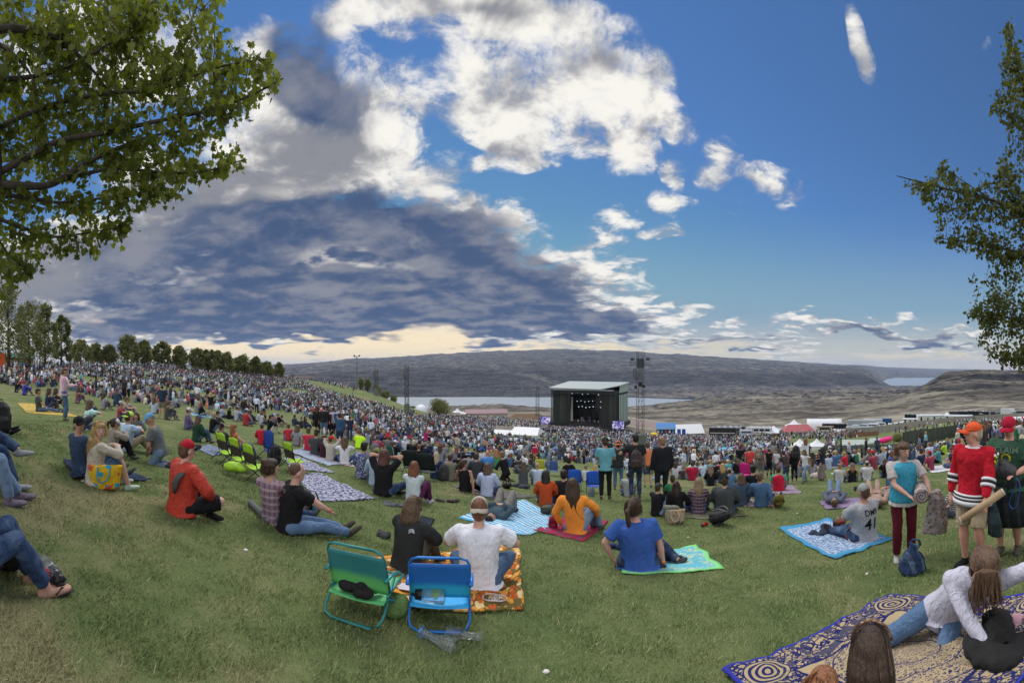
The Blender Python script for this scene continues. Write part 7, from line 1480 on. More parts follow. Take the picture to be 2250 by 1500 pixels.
def leanto(px, d, w_, yt, ye, label, sk=1.):
    t = place('awning_tent', px, d=d, label=label, cat='tent'); w = w_ / K * d; zt, ze = [-(y - HY) / K * d - t.location.z for y in (yt, ye)]
    MB().add([(-w / 2, 0, ze), (w / 2, 0, ze), (w / 2 + .0, 3.5, zt), (-w / 2 + .9 * sk, 3.5, zt), (-w / 2, 0, ze - .08), (w / 2, 0, ze - .08), (w / 2, 3.5, zt - .08), (-w / 2 + .9 * sk, 3.5, zt - .08)], [(0, 1, 2, 3), (7, 6, 5, 4), (0, 4, 5, 1), (1, 5, 6, 2), (2, 6, 7, 3), (3, 7, 4, 0)]).build('canopy', CG, t)
    for x_ in (-w / 2 + .1, w / 2 - .1): MB().bar((x_, .1, -1.5), (x_, .1, ze - .1), .08).build('post', MET, t)
leanto(1872, 66, 68, 974, 993, 'grey-green sloping canopy, the left of a pair'); leanto(1927, 68, 68, 970, 992, 'grey-green sloping canopy, the right of a pair', 1.6)
q = MB()
for k in range(12): a_ = at(1832 + k * 12, 1000); b_ = at(1844 + k * 12, 1000); q.bar(a_ + Vector((0, 0, .5)), b_ + Vector((0, 0, .5)), .05, 1.); q.bar(a_, a_ + Vector((0, 0, 1.1)), .08)
tag(q.build('low_fence', mat('fence_grey', (.10, .12, .12), .8), None), 'low grey fence in front of the sloping canopies', 'fence')
gable(1757, 180, 66, 936, 948, 'open pavilion with red and cream striped hipped roof', 'pavilion', 'pavilion', 11, mkmat_rib('red_stripe_roof', (.36, .10, .10), (.26, .05, .06), 9.), hip=2.5, face=-8)
q = mkmat_rib('scalloped_valance', (.55, .42, .3), (.12, .03, .03), 11.)
t = place('food_truck', 1812, d=178, label='cream food truck with open counter beside the striped pavilion', cat='truck'); MB().box((0, 0, 1.4), (7, 2.4, 2.6)).build('body', mat('cream_paint', (.5, .47, .4), .5), t); MB().box((0, -1.25, 2.95), (8, 1.6, .12)).build('awning', q, t)
for k in (-1, 1): MB().loft([(k * 2.4, -1.3, .2), (k * 2.4, -1.0, .2)], .45, 14).build('wheel', TYRE, t)
MB().box((0, -1.22, 1.9), (4.5, .05, .9)).build('counter_window', GLASS, t)
WR_ = mkmat_rib('white_standing_seam', (.60, .62, .62), (.50, .53, .54), 8.)
gable(1503, 176, 90, 936, 953, 'large white metal-roofed hall right of the delay tower', 'hall', 'building', 12, WR_, mat('grey_cladding', (.22, .24, .26), .7), face=-12)
t = place('merchandise_stand', 1463, d=166, label='stand with bright blue awning in front of the white hall', cat='stall'); ze = 3.3; MB().add([(-4.2, -1, ze), (4.2, -1, ze), (4.2, 3, ze + 1.5), (-4.2, 3, ze + 1.5)], [(0, 1, 2, 3)]).build('awning', mat('blue_awning', (.05, .17, .42), .7, var=.1), t).modifiers.new('t', 'SOLIDIFY').thickness = .1
MB().box((0, -1.05, ze - .35), (8.4, .1, .8)).build('valance', mat('pale_blue', (.22, .38, .6), .7), t); MB().box((0, 2, 1.4), (8, 3, 3.2)).build('booth', mat('navy_booth', (.02, .04, .12), .7), t)
for k in range(5): MB().box((-3.2 + k * 1.6, -.0, 1.5), (.9, .06, 1.1)).build('shirt_display', mat('disp_%d' % (k % 3), ((.5, .5, .5), (.1, .25, .5), (.4, .1, .1))[k % 3], .8), t)
for k in range(2): MB().box((5.6 + k * 2., 0, 1.2), (1.5, 1.5, 2.6)).build('blue_cabin', mat('portaloo_blue', (.02, .06, .3), .5), t)
gable(1415, 214, 78, 931, 941, 'long low building with a dusty rose roof behind the delay tower', 'shed', 'building', 14, mat('rose_roof', (.24, .17, .17), .8, var=.06), mat('dark_wall', (.06, .06, .065), .8), face=25)
gable(1070, 236, 92, 901, 908, 'long low concession building with a maroon roof left of the stage', 'concession_building', 'building', 9, mat('maroon_roof', (.24, .15, .17), .7, var=.08), mat('beige_wall', (.30, .27, .24), .8), face=-6)
gable(1160, 222, 84, 911, 921, 'open shelter with a brown shingle roof beside the stage', 'shelter', 'shelter', 11, mat('brown_shingle', (.14, .09, .055), .9, var=.2, vs=4.), hip=4., face=-4)
gable(1097, 214, 22, 919, 923, 'small bright blue canopy below the maroon roof', depth=3, m=mat('blue_canopy', (.12, .30, .62), .7))
gable(42, 92, 64, 774, 786, 'dark green roofed building behind the left trees', 'park_building', 'building', 9, mat('green_roof', (.045, .11, .09), .7, var=.08), mat('shade_wall', (.08, .07, .06), .8)); gable(288, 150, 66, 793, 801, 'green roofed building on the crest behind the tree row', 'park_building', 'building', 9, mat('green_roof', (0, 0, 0)), mat('shade_wall', (0, 0, 0)))  # walls of both buildings in one plain dark brown
gable(668, 166, 34, 826, 829, 'small flat timber shelter on the crest of the bank', 'shelter', 'shelter', 4, mat('timber_roof', (.10, .07, .05), .9)); gable(596, 158, 14, 820, 824, 'little white canopy on the crest by the lone tree', depth=3)
t = place('dome_tent', 925, d=196, label='white dome tent left of the big bush', cat='tent'); o = MB().ball((0, 4, .5), (3.6, 5, 4.2), 24, 16).build('membrane', WHT, t, True)
t = place('sun_umbrella', 1437, d=132, label='yellow sun umbrella right of the delay tower', cat='umbrella'); MB().loft([(0, 0, 2.1), (0, 0, 2.6), (0, 0, 2.75)], [1.7, .8, .05], 12).build('canopy', mat('yellow_cloth', (.6, .45, .03), .7), t, True); MB().bar((0, 0, 0), (0, 0, 2.3), .06).build('pole', MET, t)
t = place('banner', 2, d=60, label='bright orange banner at the left edge under the trees', cat='banner'); MB().box((0, 0, 2.0), (1.3, .05, 2.6)).build('cloth', mat('orange_cloth', (.75, .12, .03), .7), t); MB().bar((.7, 0, 0), (.7, 0, 3.5), .08).build('pole', MET, t)
# ---- coaches, trucks, cars
def coach(px, d, L_, col, label, face=0, h=3.6, kind='coach', stripe=None, cat=None, w=2.6, group=None):
    t = place({'coach': 'tour_coach', 'trailer': 'trailer', 'van': 'parked_van', 'box': 'box_truck', 'rv': 'motorhome'}[kind], px, d=d, face=face, label=label, cat=cat or kind, group=group); pm = mat('paint_%d_%d' % (int(col[0] * 100), int(col[2] * 100)), col, .3, .1, var=.04, vs=.5)
    hb = h - .45; sl = .35 if kind in ('coach', 'rv') else (.9 if kind == 'van' else 0.)
    V = []
    for y in (-w / 2, w / 2): V += [(-L_ / 2, y, .45), (L_ / 2, y, .45), (L_ / 2, y, .45 + hb * .45), (L_ / 2 - sl, y * .94, h), (-L_ / 2 + .1, y * .94, h)]
    o = MB().add(V, [(0, 1, 2, 3, 4), (9, 8, 7, 6, 5), (0, 5, 6, 1), (1, 6, 7, 2), (2, 7, 8, 3), (3, 8, 9, 4), (4, 9, 5, 0)]).build('body', pm, t); bv = o.modifiers.new('edge', 'BEVEL'); bv.width = .1; bv.segments = 2
    if kind in ('coach', 'rv', 'van'):
        n = {'coach': 6, 'rv': 4, 'van': 3}[kind]
        for k in range(n): MB().box((-L_ / 2 + .9 + (L_ - 1.8) * (k + .5) / n, -w / 2 * .975 - .02, .45 + hb * .66), ((L_ - 1.8) / n * .82, .05, hb * .30)).build('window', GLASS, t)
        MB().box((L_ / 2 - sl * .45, 0, .45 + hb * .70), (.08, w * .8, hb * .4)).build('windscreen', GLASS, t)
    if stripe: MB().box((0, -w / 2 - .03, .45 + hb * .3), (L_ * .9, .04, .35)).build('stripe', mat('stripe_%d' % int(stripe[2] * 100), stripe, .4), t)
    if kind in ('coach', 'rv'):
        for k in range(4): MB().box((-L_ / 2 + L_ * (k + .6) / 4.4, 0, h + .13), (1.1, .9, .28)).build('roof_unit', mat('roof_unit', (.5, .5, .52), .6), t)
    for x_ in (-L_ * .32, L_ * .36):
        MB().loft([(x_, -w / 2 - .03, .48), (x_, -w / 2 + .25, .48)], .47 if kind != 'van' else .36, 16).build('wheel', TYRE, t)
        MB().loft([(x_, w / 2 - .25, .48), (x_, w / 2 + .03, .48)], .47 if kind != 'van' else .36, 16).build('wheel', TYRE, t)
    return t
DKC, WHC, SLV = (.016, .018, .024), (.50, .52, .54), (.22, .24, .26)
coach(1588, 172, 12, DKC, 'black tour coach, the front left one of the coach park', 4, stripe=(.45, .45, .47)); coach(1600, 184, 13, SLV, 'silver and black tour coach behind the front left one', 4, stripe=DKC); coach(1612, 196, 12, DKC, 'black tour coach in the back row left of the white motorhomes', 6)
coach(1668, 178, 12, WHC, 'white motorhome with a dark window beside the pavilion', 4, kind='rv', cat='motorhome'); coach(1672, 192, 13, WHC, 'white motorhome parked behind another white one', 4, kind='rv', cat='motorhome'); coach(1640, 170, 6, (.35, .42, .5), 'small pale blue and white boat-shaped motorhome at the coach park edge', 0, 2.6, 'rv', cat='motorhome'); coach(1712, 190, 8, WHC, 'white trailer partly behind the striped pavilion', 0, 2.6, 'trailer', cat='trailer')
coach(1834, 186, 12, DKC, 'long black tour coach in front of the white arched hall', 3)
t = place('arched_hall', 1812, d=202, face=-3, label='white arched fabric hall behind the long black coach', cat='building'); w = 78 / K * 202; V = []; F = []
for j, x_ in enumerate(np.linspace(-w / 2, w / 2, 9)):
    for i in range(11): a = math.pi * i / 10; V.append((x_, 5 - 5 * math.cos(a), 6.2 * math.sin(a) ** .8 - .5))
for j in range(8):
    for i in range(10): F.append((j * 11 + i, j * 11 + i + 1, (j + 1) * 11 + i + 1, (j + 1) * 11 + i))
F += [tuple(range(10, -1, -1)), tuple(88 + i for i in range(11))]; mesh_obj('shell', V, F, WHT, t, smooth=True); MB().box((-w / 2 - .05, 5, 1.6), (.12, 3, 3.2)).build('door', mat('grey_door', (.25, .27, .28), .6), t)
coach(1893, 196, 14, (.36, .40, .42), 'pale grey semi-trailer left of the blue container', 5, 4.0, 'trailer', cat='trailer'); coach(1918, 206, 10, WHC, 'white box trailer just behind the pale grey one', 5, 3.9, 'trailer', cat='trailer'); coach(1945, 208, 7, (.03, .08, .22), 'dark blue shipping trailer in the vehicle park', 3, 3.6, 'trailer', cat='trailer')
for k, (px, d, f, c, lb_) in enumerate(((1885, 182, 8, WHC, 'white van parked at the left end of the van row'), (1906, 186, 6, WHC, 'white van in the middle of the van row'), (1922, 184, 9, WHC, 'white van at the right end of the van row'), (1936, 190, 5, (.5, .5, .52), 'white minibus nearest the sloping white cabin'), (1900, 176, 10, SLV, 'silver van in front of the van row'), (1918, 175, 8, WHC, 'white van in front of the row, nearest the fence'), (2197, 232, 0, SLV, 'silver car-sized van at the far right road'), (2232, 226, 0, WHC, 'white van at the right edge road'), (2243, 224, 0, (.05, .07, .12), 'dark blue van at the far right edge'), (2185, 236, 0, (.06, .06, .07), 'dark grey van left of the box truck'))):
    coach(px, d, 5.3, c, lb_, f, 2.1, 'van', cat='van', w=2.)
coach(2214, 228, 8, (.60, .62, .62), 'white box truck on the far right road', 10, 3.9, 'box', cat='truck'); coach(1889, 170, 12, (.36, .39, .42), 'low grey flatbed trailer along the fence', 2, 1.5, 'trailer', cat='trailer')
for k, (px, d, lb_) in enumerate(((2108, 226, 'black tour coach, the leftmost behind the cabins'), (2128, 220, 'black tour coach, the middle one behind the cabins'), (2150, 214, 'black tour coach, the rightmost behind the cabins'), (2010, 232, 'black tour coach behind the sloping white cabin'))): coach(px, d, 12, DKC, lb_, 12, 3.5)
def cabin(px, d, wpx, ytop, label, depth=6., face=0, slope=0., n=3):
    t = place('site_cabin', px, d=d, face=face, label=label, cat='cabin'); w = wpx / K * d; zt = -(ytop - HY) / K * d - t.location.z; cm = mat('cabin_white', (.55, .56, .54), .7, var=.05, vs=.7)
    MB().add([(-w / 2, 0, -1.), (w / 2, 0, -1.), (w / 2, depth, -1.), (-w / 2, depth, -1.), (-w / 2, 0, zt - slope), (w / 2, 0, zt), (w / 2, depth, zt), (-w / 2, depth, zt - slope)], [(0, 1, 5, 4), (1, 2, 6, 5), (2, 3, 7, 6), (3, 0, 4, 7), (4, 5, 6, 7), (3, 2, 1, 0)]).build('wall', cm, t)
    MB().add([(-w / 2 - .15, -.2, zt - slope + .02), (w / 2 + .15, -.2, zt + .02), (w / 2 + .15, depth + .2, zt + .02), (-w / 2 - .15, depth + .2, zt - slope + .02)], [(0, 1, 2, 3)]).build('roof', mat('pale_roof', (.48, .5, .52), .6, var=.05), t).modifiers.new('t', 'SOLIDIFY').thickness = .15
    for k in range(n):
        x_ = -w / 2 + w * (k + .5) / n; MB().box((x_, -.04, zt * .55), (.7, .06, 1.1) if k % 2 else (.9, .06, 1.9)).build('window' if k % 2 else 'door', GLASS, t)
cabin(1962, 180, 40, 927, 'white cabin with sloping roof at the bend of the grey fence', 5, 15, 1.6); cabin(2000, 196, 34, 921, 'long white cabin behind the sloping one', 5, 6); cabin(2046, 196, 58, 913, 'white office cabin with two doors left of the peaked tent', 6, -10, 0., 4); cabin(2105, 200, 62, 914, 'white office cabin right of the peaked tent', 6, 4, 0., 4)
# ---- fences
def fence(pts_, h, m, label, name='fence'):
    t = empty(name, at(*pts_[0]), 0, label, 'fence'); o_ = t.location; P_ = []
    for (a, b) in zip(pts_[:-1], pts_[1:]):
        n = max(2, int(abs(b[0] - a[0]) / 9))
        for k in range(n): P_.append((a[0] + (b[0] - a[0]) * k / n, a[1] + (b[1] - a[1]) * k / n))
    P_.append(pts_[-1]); W = [at(*p) - o_ for p in P_]; q = MB(); z = Vector((0, 0, h))
    for a, b in zip(W[:-1], W[1:]): q.bar(a + z / 2, b + z / 2, .06, h * 1.15)
    q.build('board_panel', m, t)
    for a in W: MB().bar(a, a + z * 1.08, .12).build('post', m, t)
GF = mat('weathered_boards', (.23, .22, .20), .9, var=.2, vs=2.); DF = mat('dark_green_screen', (.045, .055, .045), .9, var=.2, vs=1.)
fence([(1862, 956), (1940, 951), (2000, 940), (2060, 930), (2140, 922), (2260, 917)], 1.9, GF, 'weathered grey board fence curving along the upper right lawn'); fence([(1985, 990), (2040, 972), (2110, 957), (2180, 948)], 1.7, DF, 'dark screened fence climbing the right lawn behind the vest woman'); fence([(1862, 961), (1930, 957)], 1.1, mat('brown_boards', (.16, .09, .05), .9), 'short brown board fence at the left end of the grey fence'); fence([(1560, 963), (1620, 964), (1720, 960)], 1.2, DF, 'dark low fence in front of the coach park')
# ---- floats
o = MB().loft([(-1.4, 0, .5), (1.4, 0, .5)], .45, 12).build('inflatable', mat('pink_vinyl', (.85, .03, .25), .35), None, True, at(1947, 972)); tag(o, 'hot pink inflatable on the right lawn', 'inflatable')
for k, x in enumerate((1590, 1612)): tag(MB().ball((0, 0, .35), (1.3, .8, .35)).build('inflatable', mat('sky_vinyl', (.12, .45, .68), .35), None, True, at(x, 990 - k * 2)), 'pale blue inflatable lounger in the crowd, the %s of two' % ('left', 'right')[k], 'inflatable')

# ------------------------------------------------------------ trees
def leaf_mat(name, a, b, tr=.35):
    m = bpy.data.materials.new(name); m.use_nodes = True; nt = m.node_tree; t = NT(nt); p = nt.nodes['Principled BSDF']; out = nt.nodes['Material Output']
    at_ = nt.nodes.new('ShaderNodeAttribute'); at_.attribute_name = 'col'; col = t.mix(t.sep(at_.outputs['Vector'])[0], a, b)
    nt.links.new(col, p.inputs['Base Color']); p.inputs['Roughness'].default_value = .55; p.inputs['Specular IOR Level'].default_value = .25
    tl = nt.nodes.new('ShaderNodeBsdfTranslucent'); nt.links.new(t.mix(1., col, (1.5, 1.5, .5), 'MULTIPLY'), tl.inputs[0]); mx = nt.nodes.new('ShaderNodeMixShader'); mx.inputs[0].default_value = tr
    nt.links.new(p.outputs[0], mx.inputs[1]); nt.links.new(tl.outputs[0], mx.inputs[2]); nt.links.new(mx.outputs[0], out.inputs[0]); return m
BARK = mat('bark', (.055, .045, .035), .95, var=.3, vs=6., bump=1., bs=18.)
LEAF_A = leaf_mat('leaves', (.06, .085, .02), (.20, .22, .05), .5); LEAF_C = leaf_mat('leaves_dark', (.035, .05, .014), (.13, .14, .035), .35); LEAF_B = leaf_mat('leaves_far', (.07, .09, .035), (.22, .22, .09), .3)
MAPLE = [(0, 0), (.28, -.02), (.52, .18), (.36, .34), (.46, .62), (.22, .58), (0, 1.), (-.22, .58), (-.46, .62), (-.36, .34), (-.52, .18), (-.28, -.02)]
OVAL = [(0, 0), (.3, .25), (.33, .6), (0, 1.), (-.33, .6), (-.3, .25)]
def leaves(P_, size, seed, shape, droop=.5, name='crown', m=None, parent=None, outdir=None, clump=None):
    """one small leaf-shaped face per point"""
    r = np.random.default_rng(seed); n = len(P_); k = len(shape); sh = np.array(shape)
    ax = r.normal(0, 1, (n, 3)); ax[:, 2] -= droop; ax /= np.linalg.norm(ax, axis=1)[:, None]
    nr = r.normal(0, 1, (n, 3)); nr -= ax * (nr * ax).sum(1)[:, None]; nr /= np.linalg.norm(nr, axis=1)[:, None]; sd = np.cross(ax, nr)
    s = size * r.uniform(.6, 1.25, n); V = P_[:, None] + sd[:, None] * (sh[:, 0][None, :, None] * s[:, None, None]) + ax[:, None] * (sh[:, 1][None, :, None] * s[:, None, None]) + nr[:, None] * ((sh[:, 0] ** 2)[None, :, None] * s[:, None, None] * .5)
    c = np.repeat(np.clip(r.beta(2, 3, n) + (0 if clump is None else clump), 0, 1), k); col = np.stack([c, c, c], 1)
    F = np.arange(n * k).reshape(n, k); return mesh_obj(name, V.reshape(-1, 3), F, m or LEAF_A, parent, col=col)
def far_tree(px, d, ytop, wpx, label, seed, name='tree', group=None, low=.28, n=2600, tone=0., narrow=0.):
    t = place(name, px, d=d, label=label, cat='tree', group=group); H = -(ytop - HY) / K * d - t.location.z; w = wpx / K * d / 2; r = random.Random(seed); rn = np.random.default_rng(seed)
    q = MB(); q.loft([(0, 0, -.6), (.1, 0, H * .2), (0, .1, H * .55), (0, 0, H * .9)], [.035 * H * .7, .028 * H * .7, .016 * H * .6, .01], 8); lobes = []
    for k in range(22):
        a = k * 2.4 + r.uniform(-.5, .5); z = H * (low + (.92 - low) * ((k + .5) / 22)); f = (z / H - low) / (1 - low); rad = w * (.35 + .65 * math.sin(math.pi * min(1, (f + .15) / 1.2) ** .8)) * (1 - narrow * f) * .95; e = Vector((rad * math.cos(a) * r.uniform(.4, .98), rad * math.sin(a) * r.uniform(.4, .98), z))
        q.loft([(0, 0, z - H * .10), e * .5 + Vector((0, 0, z - H * .06)) * .5, e], [.010 * H * .6, .008 * H * .6, .02], 5); lobes.append((e, w * r.uniform(.20, .50) * (1 - .35 * f)))
    lobes.append((Vector((0, 0, H * .93)), w * .22)); q.build('trunk', BARK, t); Pl = []; cl = []
    for e, s in lobes:
        m = int(n / len(lobes)); g = rn.normal(0, 1, (m, 3)); g /= np.linalg.norm(g, axis=1)[:, None]; g *= (rn.random((m, 1)) ** .45) * s * np.array([1, 1, 1.25]); Pl.append(g + np.array(e)); cl.append(np.full(m, rn.uniform(-.12, .16)))
    P_ = np.concatenate(Pl); leaves(P_, max(.3, d * .0045), seed, OVAL, .2, 'crown', LEAF_B, t, clump=np.concatenate(cl) + tone)
TR = [(18,64,618,118,'tall broad tree second from the left edge on the crest, beside the leafy boughs'),(62,74,660,78,'tall tree on the left crest with orange banner below it'),(98,82,664,66,'slender tall tree on the left crest above the pink shirt'),(134,90,690,54,'tall dark tree, last of the large left group'),
      (177,108,748,52,'rounded tree just right of the tall left group'),(212,114,755,38,'small narrow tree between two rounder ones on the left crest'),(240,116,758,36,'low tree directly left of the tallest row tree'),(280,118,737,54,'tallest tree of the long row'),(318,122,748,44,'tree just right of the tallest row tree'),
      (355,126,752,44,'airy tree with a visible trunk in the row'),(393,130,761,44,'broad dark tree in the middle of the row'),(432,132,766,42,'tree right of the broad dark one in the row'),(467,134,771,36,'narrow tree with a pointed crown in the row'),(497,136,775,42,'dense tree near the right end of the row'),
      (530,140,782,38,'rounded tree third from the right end of the row'),(562,144,785,42,'spreading tree second from the right end of the row'),(586,148,796,30,'small low tree at the right end of the row'),(613,152,797,24,'lone small tree standing apart on the crest'),(452,150,768,20,'thin poplar-like tree behind the row'),(480,152,770,18,'second thin poplar-like tree behind the row')]
for k, (px, d, yt, w_, lb_) in enumerate(TR): far_tree(px, d, yt, w_ * (.98 + .2 * ((k * 7) % 5) / 5), lb_, 20 + k, 'crest_tree', 'trees along the crest', low=.20 if k != 9 else .26, n=5200 if k < 4 else 3400, tone=(-.08, .05, 0.)[k % 3], narrow=.25)
far_tree(-30, 55, 600, 110, 'tree at the far left edge of the crest', 77, 'crest_tree', 'trees along the crest', n=3800)
def shrub(px, d, ytop, wpx, label, seed, n=2600, name='bush', tone=0.):
    t = place(name, px, d=d, label=label, cat='bush'); H = -(ytop - HY) / K * d - t.location.z; w = wpx / K * d / 2; rn = np.random.default_rng(seed); q = MB(); Pl = []; cl = []
    for k in range(12):
        a = rn.uniform(0, 6.28); f = rn.uniform(0, .7); e = Vector((w * f * math.cos(a), w * f * math.sin(a), H * rn.uniform(.3, .72) * (1.1 - f * .4))); q.loft([(0, 0, -.3), e * .6, e], [.08, .05, .02], 5); m = n // 12
        g = rn.normal(0, 1, (m, 3)); g /= np.linalg.norm(g, axis=1)[:, None]; g *= rn.random((m, 1)) ** .4 * np.array([w * .45, w * .45, H * .33]); Pl.append(g + np.array(e)); cl.append(np.full(m, rn.uniform(-.15, .15) + tone))
    q.build('stems', BARK, t); leaves(np.concatenate(Pl), max(.12, d * .0026), seed, OVAL, 0., 'foliage', LEAF_B, t, clump=np.concatenate(cl))
shrub(966, 150, 869, 66, 'large dark green bush left of the long maroon roof', 91, 5200); shrub(904, 165, 893, 18, 'small bush at the foot of the loudspeaker mast', 92, 900)
for k, (x, d, y, w_, lb_) in enumerate(((792, 162, 826, 16, 'shrub at the foot of the light pole'), (808, 164, 828, 18, 'shrub right of the light pole'), (826, 166, 842, 26, 'shrub on the shoulder of the green bank'), (846, 168, 856, 26, 'low shrub further down the bank shoulder'), (864, 170, 868, 26, 'lowest shrub on the bank shoulder'))): shrub(x, d, y, w_, lb_, 100 + k, 1300, tone=.1)
shrub(1970, 66, 952, 34, 'feathery young tree right of the sloping canopies', 110, 1500, 'sapling', .1); shrub(1868, 58, 984, 22, 'sparse grey-green shrub in front of the left sloping canopy', 111, 500); shrub(1938, 54, 992, 34, 'low grey-green shrub behind the grey jersey man', 112, 900, tone=.15); shrub(1985, 54, 990, 30, 'rounded low shrub left of the vest woman', 113, 800); shrub(1672, 168, 949, 40, 'low bush in front of the white motorhomes', 114, 800)
# ---- the two near trees: limbs measured on the panorama, boughs hung with leaves
def pt(x, y, d): return Vector((d * math.sin((x - X0) / K), d * math.cos((x - X0) / K), (HY - y) / K * d))
def inside(poly, x, y):
    ins = False; j = len(poly) - 1
    for i in range(len(poly)):
        if (poly[i][1] > y) != (poly[j][1] > y) and x < (poly[j][0] - poly[i][0]) * (y - poly[i][1]) / (poly[j][1] - poly[i][1]) + poly[i][0]: ins = not ins
        j = i
    return ins
def near_tree(name, label, trunk, limbs, polys, root, nclump, per, leafsz, dr, shape, seed, mat_, holes=(), tw=.35, bias=0.):
    t = empty(name, trunk[0], 0, label, 'tree'); O = trunk[0]; r = random.Random(seed)
    MB().loft(smooth_path([p - O for p in trunk]), [a for a in np.linspace(.26, .15, (len(trunk) - 1) * 6 + 1)], 14).build('trunk', BARK, t, True)
    LB = []
    for L_, r0 in limbs:
        P_ = smooth_path([pt(*p) for p in L_], 7); LB += [(p, i / len(P_)) for i, p in enumerate(P_)]; MB().loft([p - O for p in P_], [r0 * (1 - .85 * i / len(P_)) for i in range(len(P_))], 8).build('limb', BARK, t, True)
    q = MB(); LP_ = []; xs = [p[0] for pl in polys for p in pl]; ys = [p[1] for pl in polys for p in pl]; c = 0
    while c < nclump:
        x, y = r.uniform(min(xs), max(xs)), r.uniform(min(ys), max(ys))
        if not any(inside(pl, x, y) for pl in polys) or any((x - hx) ** 2 / ha ** 2 + (y - hy) ** 2 / hb ** 2 < 1 for hx, hy, ha, hb in holes): continue
        c += 1; d = r.uniform(*dr); e = pt(x, y, d); near_l = min(LB, key=lambda b: (b[0] - e).length)[0]; dirn = (e - near_l)
        L0 = near_l if dirn.length < 1.1 and r.random() < .35 else e - dirn.normalized() * tw * r.uniform(.6, 1.) if dirn.length > .01 else e
        mid = (L0 + e) / 2 + Vector((r.gauss(0, .04), r.gauss(0, .04), r.gauss(0, .04))); path = smooth_path([L0, mid, e], 3); q.loft([p - O for p in path], [.008, .007, .006, .005, .004, .0035, .003][:len(path)], 4)
        for k in range(per):
            f = r.uniform(.1, 1.05); i = min(int(f * (len(path) - 1)), len(path) - 1); p = path[i] + Vector((r.gauss(0, .055), r.gauss(0, .055), r.gauss(-.02, .05))) * (leafsz / .1); LP_.append(p - O)
    q.build('twigs', BARK, t); leaves(np.array(LP_), leafsz, seed, shape, .9, 'crown', mat_, t, clump=bias)
LPOLY = [(-40, -30), (505, -30), (470, 20), (505, 70), (495, 110), (560, 118), (600, 125), (585, 170), (565, 225), (530, 262), (500, 305), (515, 350), (480, 385), (430, 405), (395, 440), (300, 450), (286, 520), (215, 540), (190, 572), (120, 560), (55, 590), (45, 630), (-40, 640)]
near_tree('maple_tree', 'leafy maple overhanging the top left corner', [at(-150, d=5.4) + Vector((0, 0, -.2)), pt(-120, 700, 5.2), pt(-70, 500, 5.0), pt(-30, 390, 4.9), pt(-40, 200, 4.9), pt(-60, -60, 5.1)],
  [([(-30, 395, 4.9), (60, 345, 4.9), (130, 310, 5.0), (240, 290, 5.1), (350, 265, 5.2), (470, 240, 5.3), (560, 205, 5.4), (622, 172, 5.5)], .05), ([(-30, 400, 4.9), (40, 408, 4.9), (110, 405, 5.0), (170, 370, 5.0), (215, 345, 5.1), (330, 300, 5.3), (430, 285, 5.4)], .062), ([(110, 405, 5.0), (240, 372, 5.2), (380, 380, 5.4), (470, 372, 5.5), (535, 350, 5.6)], .03),
   ([(-50, 70, 5.), (30, 62, 5.), (90, 72, 5.1), (140, 92, 5.2), (200, 150, 5.3), (235, 195, 5.4)], .055), ([(-40, 75, 5.), (30, 120, 5.), (70, 170, 5.1), (90, 245, 5.1)], .03), ([(350, 195, 5.3), (385, 130, 5.3), (415, 70, 5.4), (440, -20, 5.5)], .02), ([(-30, 300, 4.9), (60, 250, 5.), (200, 210, 5.2), (350, 195, 5.3), (470, 150, 5.4), (590, 130, 5.6)], .04),
   ([(-30, 430, 4.9), (50, 432, 5.), (140, 445, 5.2), (260, 430, 5.4), (330, 420, 5.6)], .035), ([(-30, 470, 4.9), (50, 500, 5.1), (120, 520, 5.4), (200, 510, 5.6), (270, 500, 5.8)], .03), ([(-30, 480, 4.9), (20, 560, 5.2), (60, 590, 5.4)], .02), ([(-40, 180, 5.), (110, 160, 5.2), (250, 90, 5.3), (330, 20, 5.5)], .035)],
  [LPOLY, [(555, 150), (628, 158), (632, 172), (560, 215)], [(500, 340), (545, 345), (540, 360), (490, 372)]], (-30, 395), 980, 11, .10, (4.8, 7.4), MAPLE, 51, LEAF_A, holes=((385, 80, 34, 38), (372, 300, 10, 10), (440, 45, 10, 30), (250, 252, 12, 10), (520, 190, 14, 14), (470, 95, 14, 12), (150, 235, 12, 10), (330, 395, 14, 9)))
RP1 = [(2212, 28), (2222, 60), (2232, 110), (2250, 130), (2290, 130), (2290, 320), (2215, 300), (2205, 262), (2170, 232), (2188, 205), (2195, 180), (2190, 165), (2202, 150), (2206, 110)]
RP2 = [(1966, 383), (2000, 392), (2030, 400), (2075, 360), (2130, 412), (2150, 355), (2160, 400), (2195, 430), (2210, 330), (2290, 330), (2290, 815), (2235, 815), (2200, 812), (2195, 780), (2150, 772), (2165, 742), (2128, 690), (2160, 650), (2130, 622), (2195, 590), (2150, 560), (2060, 526), (2115, 505), (2062, 482), (2030, 440), (2005, 415)]
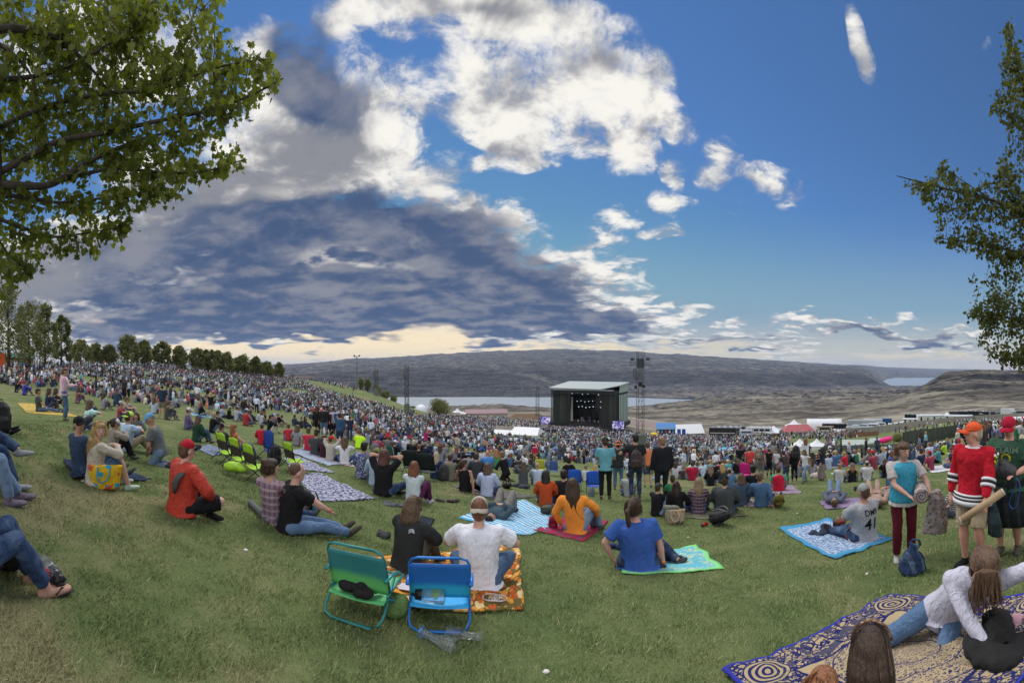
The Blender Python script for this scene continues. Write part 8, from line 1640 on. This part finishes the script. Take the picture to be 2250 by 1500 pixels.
near_tree('linden_tree', 'leafy tree hanging over the right edge', [at(2420, d=8.5), pt(2400, 700, 8.4), pt(2380, 400, 8.3), pt(2370, 100, 8.3)],
  [([(2380, 480, 8.4), (2260, 470, 8.4), (2180, 440, 8.4), (2100, 420, 8.4), (2030, 402, 8.4), (1970, 386, 8.4)], .05), ([(2380, 600, 8.4), (2260, 560, 8.4), (2150, 535, 8.4), (2065, 524, 8.4)], .04), ([(2370, 700, 8.4), (2260, 700, 8.4), (2180, 695, 8.4), (2130, 690, 8.4)], .04), ([(2370, 300, 8.4), (2280, 280, 8.4), (2220, 250, 8.4), (2175, 232, 8.4)], .03), ([(2280, 290, 8.4), (2245, 180, 8.4), (2215, 60, 8.4)], .02), ([(2370, 800, 8.3), (2260, 790, 8.3), (2205, 790, 8.3)], .03), ([(2260, 470, 8.4), (2210, 430, 8.4), (2185, 390, 8.4)], .015), ([(2180, 440, 8.4), (2120, 400, 8.4), (2070, 365, 8.4)], .015)],
  [RP1, RP2], (2380, 500), 720, 13, .092, (7.6, 10.), OVAL, 52, LEAF_C, holes=((2165, 600, 16, 12), (2215, 420, 12, 20)), tw=.45)

# ------------------------------------------------------------ blades of grass on the nearest lawn
def build_grass(n=420000, seed=8):
    r = np.random.default_rng(seed); d = 1.05 + (r.random(n) ** 1.7) * 16.0; lo = r.uniform(-1.36, 1.36, n); x, y = d * np.sin(lo), d * np.cos(lo)
    tuft = fbm(np.stack([x, y], 1), 3, 5.); keep = r.random(n) < np.clip(.75 + tuft, .25, 1) * np.clip((17.5 - d) / 9, 0, 1); x, y, d, tuft = x[keep], y[keep], d[keep], tuft[keep]; n = len(x); z = gz(x, y)
    h = (.017 + .019 * r.random(n)) * (1 + .9 * np.clip(tuft, -.4, .6)); w = (.0028 + .0012 * d) * .55; a = r.uniform(0, 6.28, n); ln = r.normal(0, .7, (n, 2)) * h[:, None] + np.array([.25, .1]) * h[:, None]
    V = np.zeros((n, 3, 3)); V[:, 0] = np.stack([x - np.cos(a) * w, y - np.sin(a) * w, z - .004], 1); V[:, 1] = np.stack([x + np.cos(a) * w, y + np.sin(a) * w, z - .004], 1); V[:, 2] = np.stack([x + ln[:, 0], y + ln[:, 1], z + h], 1)
    c = np.repeat(np.clip(r.beta(2, 2.4, n) + .35 * (r.random(n) < .07), 0, 1), 3)
    m = bpy.data.materials.new('grass_blade'); m.use_nodes = True; nt = m.node_tree; t = NT(nt); b = nt.nodes['Principled BSDF']; co = nt.nodes.new('ShaderNodeNewGeometry').outputs['Position']
    g = lawn_colour(t, co)[0]; at_ = nt.nodes.new('ShaderNodeAttribute'); at_.attribute_name = 'col'; f = t.sep(at_.outputs['Vector'])[0]; k = t.mr(f, 0., 1., .65, 2.5, False)
    g = t.mix(1., g, t.xyz(k, k, k), 'MULTIPLY'); g = t.mix(t.mr(f, .85, 1.), g, (.42, .38, .22)); nt.links.new(g, b.inputs['Base Color']); b.inputs['Roughness'].default_value = .7; b.inputs['Specular IOR Level'].default_value = .15
    o = mesh_obj('grass', V.reshape(-1, 3), np.arange(3 * n).reshape(n, 3), m, col=np.stack([c, c, c], 1)); tag(o, kind='stuff')
build_grass()
